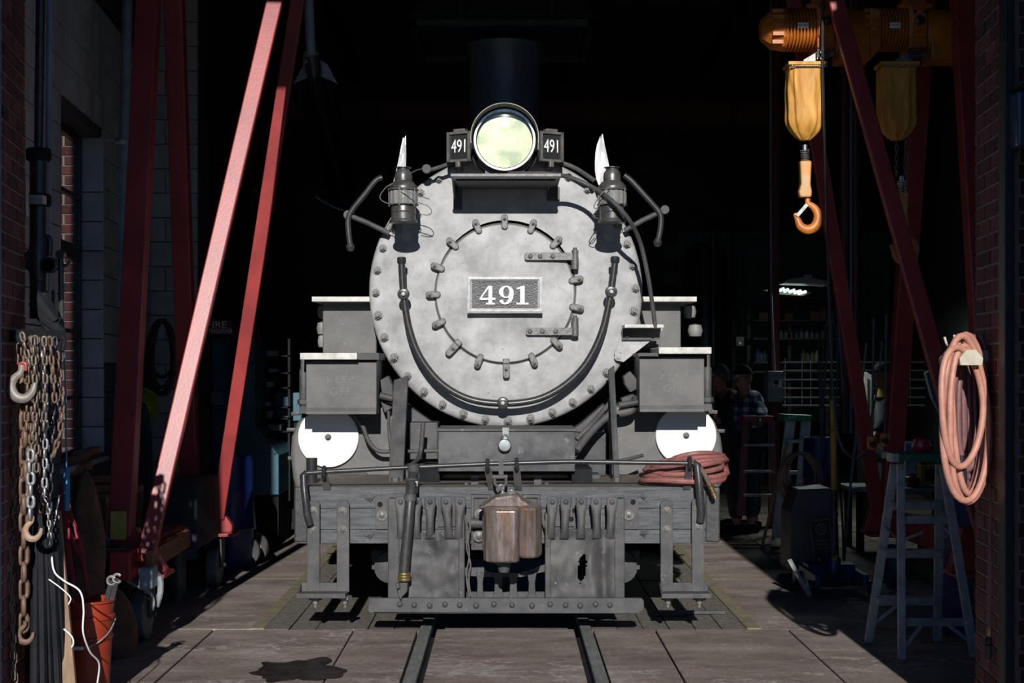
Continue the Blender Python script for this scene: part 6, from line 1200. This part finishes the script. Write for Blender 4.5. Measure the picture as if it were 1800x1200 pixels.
for x in (1395, 1445): k = MB(); k.tube([P(x, 496, D + .2), P(x - 2, -133, D + .2)], .004, 5); k.build('suspension_wire', darkpipe, WLt)
# shelving at the back right with its goods
D = 17.5; shf = thing('wall_shelving', 'dark steel shelving against the back right wall', 'shelving', (P(1400, 0, D).x, D + .2, 0)); shm = mat('shelf_dark', (.04, .042, .046), (.03, .03, .034), 9, .5)
for y in (530, 562, 594, 636, 652): k = MB(); k.pbox(1325, 1468, y, y + 2.5, D, D + .4); k.build('shelf', shm, shf)
for x in (1325, 1398, 1466): k = MB(); q = P(x, 0, D); k.box(q.x - .02, q.x + .02, D + .36, D + .4, 0, P(0, 525, D).z); k.build('upright', shm, shf)
rod_m = mat('pale_rack_rod', (.30, .32, .34), (.22, .24, .26), 9, .4, .3)
RK = thing('wire_rack', 'pale wire rack with rows of bars low on the back wall', 'rack', (P(1500, 0, 17.2).x, 17.2, 0))
for y in (636, 651, 667, 682, 698, 712): k = MB(); k.tube([P(1375, y, 17.2), P(1625, y, 17.2)], .011, 6); k.build('rack_bar', rod_m, RK)
for x in (1380, 1410, 1425, 1534, 1600): k = MB(); k.tube([P(x, 630, 17.22), P(x, 716, 17.22)], .005, 5); k.build('rack_wire', rod_m, RK)
random.seed(12)
card = mat('cardboard', (.17, .10, .055), (.12, .07, .04), 9, .8, vary=.3); cans = [mat('can_%s' % n_, c, None, 9, .45) for n_, c in (('grey', (.16, .17, .18)), ('red', (.2, .03, .03)), ('blue', (.04, .12, .2)), ('green', (.14, .16, .03)), ('white', (.3, .3, .3)))]
for i, (xa, xb, ya, yb) in enumerate(((1424, 1440, 547, 560), (1441, 1453, 541, 560), (1454, 1466, 543, 560), (1380, 1394, 550, 560), (1334, 1350, 549, 560))):
    t = thing('cardboard_box', ('brown cardboard box at the centre of the upper shelf', 'brown cardboard box second from the right on the upper shelf', 'brown cardboard box at the right end of the upper shelf', 'low cardboard box just right of the red column on the upper shelf', 'low cardboard box left of the red column on the upper shelf')[i], 'box', P((xa + xb) / 2, yb + 2, D), 'boxes on the upper shelf'); k = MB(); k.pbox(xa, xb, ya, yb + 1.6, D + .02, D + .3); k.build('carton', card, t); k = MB(); k.pbox(xa + (xb - xa) * .42, xa + (xb - xa) * .58, ya - .3, ya + 4, D + .012, D + .3); k.build('tape', letter_f, t)
cn = ('first', 'second', 'third', 'fourth', 'fifth', 'sixth', 'seventh', 'eighth', 'ninth')
for i, (x, m) in enumerate(((1373, 0), (1381, 0), (1391, 1), (1400, 2), (1409, 0), (1418, 4), (1427, 0), (1436, 0), (1446, 3))):
    q = P(x, 594, D + .1); h = S(14 - (i * 5) % 4, D); k = MB(); k.lathe([(.0, 0), (.026, 0), (.026, h * .75), (.012, h * .85), (.012, h), (0, h)], q, 'z', 12); tag(k.build('spray_can', cans[m]), 'spray can, %s from the red column on the middle shelf' % cn[i], 'can', 'cans on the middle shelf')
for i, (x, m) in enumerate(((1332, 2), (1338, 0), (1344, 2), (1412, 3), (1420, 0), (1428, 3), (1436, 4))):
    q = P(x, 636, D + .1); h = S(22 - (i * 5) % 7, D); k = MB(); k.lathe([(.0, 0), (.035, 0), (.037, h * .7), (.015, h * .85), (.015, h), (0, h)], q, 'z', 12); tag(k.build('oil_bottle', cans[m]), 'dark bottle, %s from the left on the lowest shelf' % cn[i], 'bottle', 'bottles on the lowest shelf')
# dark tank and vertical conduit at the left of the shelves
k = MB(); q = P(1240, 0, 19); k.lathe([(.28, .3), (.28, 3.0), (.24, 3.12), (.1, 3.2), (0, 3.2)], (q.x, 19, 0), 'z', 32); k.lathe([(.05, .3), (.05, 3.3), (0, 3.3)], (q.x - .0 + .05, 18.65, 0), 'z', 12); k.lathe([(.22, 0), (.26, .3), (0, .3)], (q.x, 19, 0), 'z', 24); tag(k.build('air_tank', mat('navy_tank', (.02, .025, .04), (.016, .02, .03), 5, .35)), 'tall dark navy air tank behind the right casings', 'tank')
k = MB(); q = P(1289, 0, 17); k.tube([(q.x, 17, .6), (q.x, 17, 6.1)], .03, 10); tag(k.build('black_riser', blackm), 'black riser pipe right of the navy tank', 'pipe')
k = MB(); k.pbox(1294, 1308, 592, 608, 16.9, 17.0); t = thing('wall_outlet', 'small dark outlet box on the back wall above the man', 'outlet', P(1300, 608, 16.95)); k.build('outlet_box', blackp, t); k = MB(); k.rivet(P(1300.5, 603, 16.89), .02); k.build('indicator', letter_w, t); k = MB(); k.tube([P(1301, 592, 16.95), P(1306, 570, 16.98), P(1306, 430, 17.)], .006, 5, smooth=2); k.build('cord', hose_k, t)
# hanging cables near the right pipes
random.seed(14)
for i, (x0, x1, d) in enumerate(((1447, 1452, 12.2), (1455, 1447, 12.1), (1462, 1470, 12.3), (1472, 1480, 12.2), (1440, 1462, 12.4))):
    k = MB(); k.tube([P(1462, 565, d), P(x0, 600, d), P((x0 + x1) / 2 - 6, 760, d), P(x1, 900, d), P(x1 + 3, 650 + 4060 / d, d)], .010, 6, smooth=4); tag(k.build('drop_cord', bpy.data.materials.get('aubergine_cord') or mat('aubergine_cord', (.07, .04, .06), (.05, .03, .045), 9, .5)), ('dark drop cord hanging furthest left near the jack handle', 'dark drop cord just behind the jack handle', 'dark drop cord right of the jack handle', 'dark drop cord hanging furthest right of the cords', 'dark drop cord crossing behind the others')[i], 'cord', 'drop cords behind the jack handle')
for i, (x, lab) in enumerate(((1452, 'blue hose strapped to the rear right brace'), (1592, 'dark hose strapped along the rear right leg'))):
    k = MB(); k.tube([P(x - (6 if i == 0 else -24), 100, 10.3), P(x, 350, 10.4) if i == 0 else P(x + 12, 350, 10.5), P(x + 22, 560, 10.5) if i == 0 else P(x - 2, 560, 10.6), P(x + 30, 690, 10.6) if i == 0 else P(x - 10, 795, 10.65)], .014, 8, smooth=3); tag(k.build('strapped_hose', mat('navy_hose_%s' % 'ab'[i], (.035, .045, .08), (.03, .035, .06), 9, .45)), lab, 'hose')
# white panel, third man, bench clutter
k = MB(); D = 15.5; k.pprism([(1519, 656), (1524, 654), (1534, 660), (1534, 716), (1529, 733), (1521, 730)], D, D + .1); pn = thing('door_panel', 'tall white hinged panel left of the man in the black cap', 'panel', P(1527, 733, D)); k.build('panel', white_e, pn); k = MB(); k.pbox(1525, 1527, 665, 728, D - .01, D); k.build('hinge', gunmetal2, pn)
k = MB(); k.box(P(1518, 0, D).x, P(1536, 0, D).x, D - .02, D + .3, 0, P(0, 732, D).z); tag(k.build('panel_stand', blackm), 'black stand below the white panel', 'stand')
bn = thing('workbench', 'dark workbench behind the front ladder', 'bench', (P(1610, 0, 13).x, 13, 0)); k = MB(); k.pbox(1500, 1670, 858, 864, 12.8, 13.4); k.build('bench_top', alum, bn)
for x in (1506, 1664): k = MB(); q = P(x, 0, 13); k.box(q.x - .03, q.x + .03, 12.85, 12.9, 0, P(0, 862, 12.8).z); k.build('leg', blackm, bn); k = MB(); k.box(q.x - .03, q.x + .03, 13.3, 13.35, 0, P(0, 862, 12.8).z); k.build('leg', blackm, bn)
t = thing('yellow_case', 'yellow-framed black case under the front ladder top', 'case', P(1640, 858, 12.85)); k = MB(); a = P(1620, 818, 12.85); b = P(1664, 852, 12.85); k.frame(a.x, b.x, b.z, a.z, .03, 12.85, 13.0); k.build('case_frame', mat('yellow_dark', (.26, .22, .02), (.2, .17, .02), 9, .5), t); k = MB(); k.box(a.x + .02, b.x - .02, 12.88, 13.1, b.z, a.z); k.build('case_body', blackp, t); k = MB(); k.pbox(1648, 1655, 834, 840, 12.84, 12.86); k.build('case_tag', bluep, t)
t = thing('monitor', 'small bright blue-white picture frame behind the ladder', 'picture', P(1605, 850, 13.2)); k = MB(); k.pbox(1591, 1617, 776, 845, 13.3, 13.34); k.build('frame', white_p, t); k = MB(); k.pbox(1593, 1615, 779, 800, 13.29, 13.3); k.pbox(1593, 1615, 812, 842, 13.29, 13.3); k.build('picture', mat('sky_blue_print', (.10, .28, .45), (.45, .55, .6), 5, .4), t)
t = thing('gas_can', 'dark red can with a red cap on the bench behind the ladder', 'can', P(1605, 858, 12.9)); k = MB(); k.pbox(1595, 1618, 838, 858, 12.9, 13.05); k.build('can_body', mat('dark_red_can', (.16, .02, .02), (.12, .015, .015), 9, .4), t, bevel=.02); k = MB(); k.lathe([(.025, 0), (.025, .035), (0, .035)], P(1606, 838, 12.97), 'z', 12); k.build('can_cap', red_p, t)
for i, (px, py, w, h, d, c, lab) in enumerate(((1640, 935, 14, 12, 11.4, (.24, .17, .05), 'small tan carton low behind the front ladder'), (1632, 1010, 22, 34, 11.2, (.26, .20, .10), 'pale tan box on the floor behind the front ladder'), (1555, 1060, 30, 40, 11.0, (.05, .03, .02), 'dark brown crate behind the left ladder rail'), (1655, 985, 24, 30, 11.5, (.16, .14, .06), 'olive box behind the ladder near the blue drum'))):
    k = MB(); k.pbox(px - w, px + w, py - h, min(py + h, HY + EYE * F / d), d, d + .3); tag(k.build('carton', mat('carton_%s' % 'abcd'[i], c, tuple(v * .6 for v in c), 7, .8), bevel=.01), lab, 'box')
for i, (px, py, rx, lab) in enumerate(((1650, 665, 22, 'folded grey-blue rag hanging behind the right front brace'),)):
    k = MB(); k.pprism([(1628, 655), (1640, 648), (1660, 700), (1668, 735), (1655, 728), (1640, 700)], 13.8, 13.9); tag(k.build('rag', mat('grey_blue_rag', (.16, .22, .27), (.1, .15, .18), 9, .8), bevel=.01), lab, 'rag')
k = MB(); k.tube([P(1550, 600, 12.2), P(1545, 660, 12.2), P(1528, 770, 12.4), P(1524, 858, 12.85)], .008, 6, smooth=3); tag(k.build('air_line', greyp), 'thin grey air line slanting in front of the man in the black cap', 'hose')
# red rail car seen through the far window
rc = thing('rail_car', 'pinkish red rail car outside the far window', 'rail car', (9.0, 30, 0)); k = MB(); k.box(4, 14, 30, 33, .6, P(0, 545, 30).z); k.build('car_body', mat('sunlit_red_car', (.45, .14, .13), (.38, .11, .10), 5, .6), rc)  # car body in a pinkish red
k = MB(); k.box(4, 14, 29.8, 33.2, P(0, 545, 30).z, P(0, 520, 30).z); k.build('letterboard', mat('pale_red_band', (.55, .24, .21), (.48, .2, .18), 5, .6), rc); k = MB(); k.box(4, 14, 29.6, 33.4, P(0, 520, 30).z, P(0, 505, 30).z); k.build('roof_edge', mat('pale_roof', (.45, .46, .48), (.38, .4, .42), 5, .6), rc)
for x in (5.5, 12.5): k = MB(); k.lathe([(0, -.7), (.4, -.7), (.4, .7), (0, .7)], (x, 31.4, .41), 'y', 24); k.box(x - .9, x + .9, 30.6, 32.2, .35, .62); k.build('truck', blackm, rc)
# drill press silhouette before the far window
dp = thing('drill_press', 'black machine silhouette with a hooked pipe before the far window', 'machine', (P(1700, 0, 20).x, 20, 0)); k = MB(); k.pprism([(1656, 548), (1668, 540), (1690, 538), (1712, 545), (1712, 600), (1660, 600), (1664, 570)], 20, 20.5); k.tube([P(1676, 542, 20), P(1676, 522, 20), P(1692, 520, 20)], .05, 8); k.tube([P(1658, 600, 20), P(1658, 578, 20), P(1664, 572, 20), P(1666, 590, 20), P(1667, 604, 20)], .02, 6); k.build('machine_head', blackm, dp); k = MB(); k.box(P(1675, 0, 20).x, P(1712, 0, 20).x, 20.05, 20.45, 0, P(0, 600, 20).z); k.build('machine_column', blackm, dp)
# ================================================================ people
skinm = mat('skin', (.36, .18, .13), (.31, .15, .11), 9, .55, 0, .05)
def skin_body(nm, verts, edges, rad, m, parent, sub=2, root=0):
    me = bpy.data.meshes.new(nm); me.from_pydata([tuple(v) for v in verts], edges, []); o = link(nm, me, parent); me.materials.append(m)
    md = o.modifiers.new('skin', 'SKIN'); md.use_smooth_shade = True; sv = me.skin_vertices[0].data
    for i, r in enumerate(rad): sv[i].radius = (r, r) if not isinstance(r, tuple) else r; sv[i].use_root = (i == root)
    s_ = o.modifiers.new('sub', 'SUBSURF'); s_.levels = sub; s_.render_levels = sub; return o
def person(label, base, head, chest, pel, hands, elbows, feet, knees, face, shirt, trousers, hair=None, cap=None, collar=None, sh=.19):
    t = thing('person', label, 'person', base)
    neck = head + Vector((0, 0, -.14)) - face * .03; side = Vector((face.y, -face.x, 0)).normalized(); shL = chest + side * sh; shR = chest - side * sh
    hipL = pel + side * .09; hipR = pel - side * .09
    v = [pel, (pel + chest) / 2, chest, neck, head + Vector((0, 0, -.07)), head + Vector((0, 0, .04)), shL, elbows[0], hands[0], shR, elbows[1], hands[1], hipL, knees[0], feet[0], feet[0] + face * .16, hipR, knees[1], feet[1], feet[1] + face * .16]
    e = [(0, 1), (1, 2), (2, 3), (3, 4), (4, 5), (2, 6), (6, 7), (7, 8), (2, 9), (9, 10), (10, 11), (0, 12), (12, 13), (13, 14), (14, 15), (0, 16), (16, 17), (17, 18), (18, 19)]
    r = [.14, .13, .12, .05, .07, .085, .055, .038, .026, .055, .038, .026, .09, .065, .045, .035, .09, .065, .045, .035]
    for hi in (0, 1):
        ax = (hands[hi] - elbows[hi]).normalized(); sd = ax.cross(face).normalized() if ax.cross(face).length > .1 else side
        n0 = len(v); v.append(hands[hi] + ax * .06); e.append(((8, 11)[hi], n0)); r.append((.035, .02))
        for f in range(4):
            o_ = sd * (f - 1.5) * .019; ln = (.065, .078, .072, .055)[f]; a = len(v); v += [v[n0] + o_ + ax * .02, v[n0] + o_ + ax * (.02 + ln * .5) - Vector((0, 0, .008)), v[n0] + o_ + ax * (.02 + ln) - Vector((0, 0, .028))]; e += [(n0, a), (a, a + 1), (a + 1, a + 2)]; r += [.0095, .009, .007]
        a = len(v); v += [hands[hi] + ax * .03 + sd * .035, hands[hi] + ax * .06 + sd * .052]; e += [((8, 11)[hi], a), (a, a + 1)]; r += [.011, .009]
    skin_body('body', v, e, r, skinm, t)
    # head details
    hd = head; up = Vector((0, 0, 1)); R = Matrix((side, face, up)).transposed()
    def hp_(x, y, z): return hd + R @ Vector((x, y, z))
    k = MB(); vs = []; n, mr = 20, 12
    for j in range(mr + 1):
        ph = PI * j / mr - PI / 2
        for i in range(n):
            a = 2 * PI * i / n; x = .074 * math.cos(ph) * math.cos(a); y = .092 * math.cos(ph) * math.sin(a); z = .112 * math.sin(ph)
            if z < -.03: x *= 1 - (-.03 - z) * 3.5; y = y * (1 - (-.03 - z) * 2) + (.012 if y > 0 else -.0)
            vs.append(hp_(x, y, z))
    k.add(vs, [(j * n + i, j * n + (i + 1) % n, (j + 1) * n + (i + 1) % n, (j + 1) * n + i) for j in range(mr) for i in range(n)], True); k.build('face', skinm, t)
    k = MB(); k.add([hp_(-.010, .088, .022), hp_(.010, .088, .022), hp_(.015, .090, -.022), hp_(-.015, .090, -.022), hp_(0, .115, -.016)], [(0, 1, 4), (1, 2, 4), (2, 3, 4), (3, 0, 4)], True)
    for s_ in (-1, 1): k.lathe([(0, -.012), (.016, -.008), (.026, 0), (.018, .008), (0, .01)], hp_(s_ * .076, -.005, -.005), 'x', 10)
    k.build('nose_and_ears', skinm, t)
    k = MB()
    for s_ in (-1, 1): k.lathe([(0, -.011), (.008, -.008), (.011, 0), (.008, .008), (0, .011)], hp_(s_ * .03, .080, .012), 'z', 10)
    k.build('eyes', letter_w, t); k = MB(); k.tube([hp_(-.022, .086, -.048), hp_(0, .094, -.05), hp_(.022, .086, -.048)], .005, 6); k.build('mouth', mat('lip', (.25, .09, .08), None, 9, .5), t)
    def capshape(r0, z0, m, nm):
        k = MB(); vs = []; mr = 7; n = 24
        for j in range(mr + 1):
            ph = z0 + (PI / 2 - z0) * j / mr
            for i in range(n): a = 2 * PI * i / n; vs.append(hp_((.074 + r0) * math.cos(ph) * math.cos(a), (.092 + r0) * math.cos(ph) * math.sin(a) - (.012 if nm == 'hair' else 0), (.112 + r0) * math.sin(ph)))
        k.add(vs, [(j * n + i, j * n + (i + 1) % n, (j + 1) * n + (i + 1) % n, (j + 1) * n + i) for j in range(mr) for i in range(n)], True); return k
    if hair:
        k = MB(); vs = []; n, mr = 24, 9
        for j in range(mr + 1):
            for i in range(n):
                a = 2 * PI * i / n; fr = max(0, math.sin(a)); lo_ = -.45 + .95 * fr; ph = lo_ + (PI / 2 - lo_) * j / mr; vs.append(hp_(.084 * math.cos(ph) * math.cos(a), .102 * math.cos(ph) * math.sin(a) - .008, .122 * math.sin(ph)))
        k.add(vs, [(j * n + i, j * n + (i + 1) % n, (j + 1) * n + (i + 1) % n, (j + 1) * n + i) for j in range(mr) for i in range(n)], True); k.build('hair', hair, t)
    if cap:
        k = capshape(.014, .25, cap, 'cap'); k.prism([(x_.x, x_.y) for x_ in (hp_(-.07, .07, 0), hp_(-.06, .14, 0), hp_(0, .165, 0), hp_(.06, .14, 0), hp_(.07, .07, 0))], hd.z + .038, hd.z + .046, 'z'); k.build('cap', cap, t)
    if collar: k = MB(); k.lathe([(.095, -.05), (.075, .02), (.07, .035), (.06, .03)], neck + Vector((0, 0, -.03)), 'z', 20); k.build('collar', collar, t)
    # clothes as their own surfaces
    vs = [pel + Vector((0, 0, -.03)), (pel + chest) / 2, chest, chest.lerp(neck, .78), shL, elbows[0], elbows[0].lerp(hands[0], .85), shR, elbows[1], elbows[1].lerp(hands[1], .85)]
    skin_body('shirt', vs, [(0, 1), (1, 2), (2, 3), (2, 4), (4, 5), (5, 6), (2, 7), (7, 8), (8, 9)], [.17, .165, .175, .088, .095, .065, .047, .095, .065, .047], shirt, t)
    vs = [pel, hipL, knees[0], feet[0] + Vector((0, 0, .06)), hipR, knees[1], feet[1] + Vector((0, 0, .06))]
    skin_body('trousers', vs, [(0, 1), (1, 2), (2, 3), (0, 4), (4, 5), (5, 6)], [.165, .115, .085, .07, .115, .085, .07], trousers, t)
    for f in feet: k = MB(); c = f + face * .07; k.obb(Vector((c.x, c.y, .045)), (.05, .14, .045), R); k.build('shoe', blackm, t, bevel=.02)
    return t
D = 14.5; V = Vector
def Q(px, py, d=14.5): return P(px, py, d)
navy = mat('navy_cotton', (.022, .028, .05), (.03, .037, .06), 12, .9, 0, .3, 60); 
h = Q(1264, 660); fc_ = V((-1, -.18, 0)).normalized()
person('grey-haired man in dark navy overalls bending towards the locomotive', (h.x + .15, 14.5, 0), h, Q(1284, 700), Q(1300, 790), [Q(1262, 738, 14.2), Q(1262, 700, 14.8)], [Q(1272, 760, 14.25), Q(1270, 735, 14.8)], [V((Q(1290, 0).x, 14.3, .07)), V((Q(1302, 0).x, 14.7, .07))], [Q(1288, 855, 14.3), Q(1300, 858, 14.7)], fc_, navy, bpy.data.materials['navy_cotton'], hair=mat('grey_hair', (.10, .09, .09), (.07, .06, .06), 40, .8))
# plaid shirt: real woven checks as colour only
pl_ = bpy.data.materials.new('plaid_shirt'); pl_.use_nodes = True; nt = pl_.node_tree; b_ = nt.nodes['Principled BSDF']; tc = nt.nodes.new('ShaderNodeTexCoord'); sxyz = nt.nodes.new('ShaderNodeSeparateXYZ'); nt.links.new(tc.outputs['Object'], sxyz.inputs[0])
ms = []
for ax in (0, 2):
    m1 = nt.nodes.new('ShaderNodeMath'); m1.operation = 'MULTIPLY'; m1.inputs[1].default_value = 22 * PI; nt.links.new(sxyz.outputs[ax], m1.inputs[0]); m2 = nt.nodes.new('ShaderNodeMath'); m2.operation = 'SINE'; nt.links.new(m1.outputs[0], m2.inputs[0]); m3 = nt.nodes.new('ShaderNodeMath'); m3.operation = 'GREATER_THAN'; m3.inputs[1].default_value = .1; nt.links.new(m2.outputs[0], m3.inputs[0]); ms.append(m3)
ad = nt.nodes.new('ShaderNodeMath'); ad.operation = 'ADD'; nt.links.new(ms[0].outputs[0], ad.inputs[0]); nt.links.new(ms[1].outputs[0], ad.inputs[1]); dv = nt.nodes.new('ShaderNodeMath'); dv.operation = 'MULTIPLY'; dv.inputs[1].default_value = .5; nt.links.new(ad.outputs[0], dv.inputs[0])
rp_ = nt.nodes.new('ShaderNodeValToRGB'); rp_.color_ramp.elements[0].color = (.02, .03, .10, 1); rp_.color_ramp.elements[1].color = (.45, .48, .55, 1); e_ = rp_.color_ramp.elements.new(.5); e_.color = (.08, .12, .25, 1); nt.links.new(dv.outputs[0], rp_.inputs[0]); nt.links.new(rp_.outputs[0], b_.inputs['Base Color']); b_.inputs['Roughness'].default_value = .9
h = Q(1306, 663, 14.2); fc_ = V((-1, -.35, 0)).normalized()
person('boy in a black cap and blue plaid shirt leaning on the small red ladder', (h.x + .1, 14.3, 0), h, Q(1314, 698, 14.25), Q(1322, 762, 14.4), [Q(1336, 738, 13.75), Q(1300, 745, 14.5)], [Q(1340, 722, 14.05), Q(1306, 735, 14.5)], [V((Q(1316, 0).x, 14.35, .07)), V((Q(1328, 0).x, 14.6, .07))], [Q(1316, 830, 14.35), Q(1326, 830, 14.6)], fc_, pl_, navy, cap=blackm, sh=.13)
h = Q(1549, 659, 14.8); fc_ = V((-1, -.3, 0)).normalized()
person('man in a black cap and dark jacket with yellow collar at the back right', (h.x + .1, 14.8, 0), h, Q(1562, 704, 14.8), Q(1566, 790, 14.85), [Q(1538, 765, 14.4), Q(1545, 770, 15)], [Q(1548, 745, 14.5), Q(1552, 745, 15.1)], [V((Q(1560, 0, 14.8).x, 14.7, .07)), V((Q(1572, 0, 14.8).x, 15., .07))], [Q(1560, 860, 14.7), Q(1570, 860, 15)], fc_, mat('black_jacket', (.03, .032, .035), (.02, .022, .025), 12, .8), navy, cap=blackm, collar=mat('yellow_collar', (.42, .30, .02), (.36, .25, .02), 9, .8))
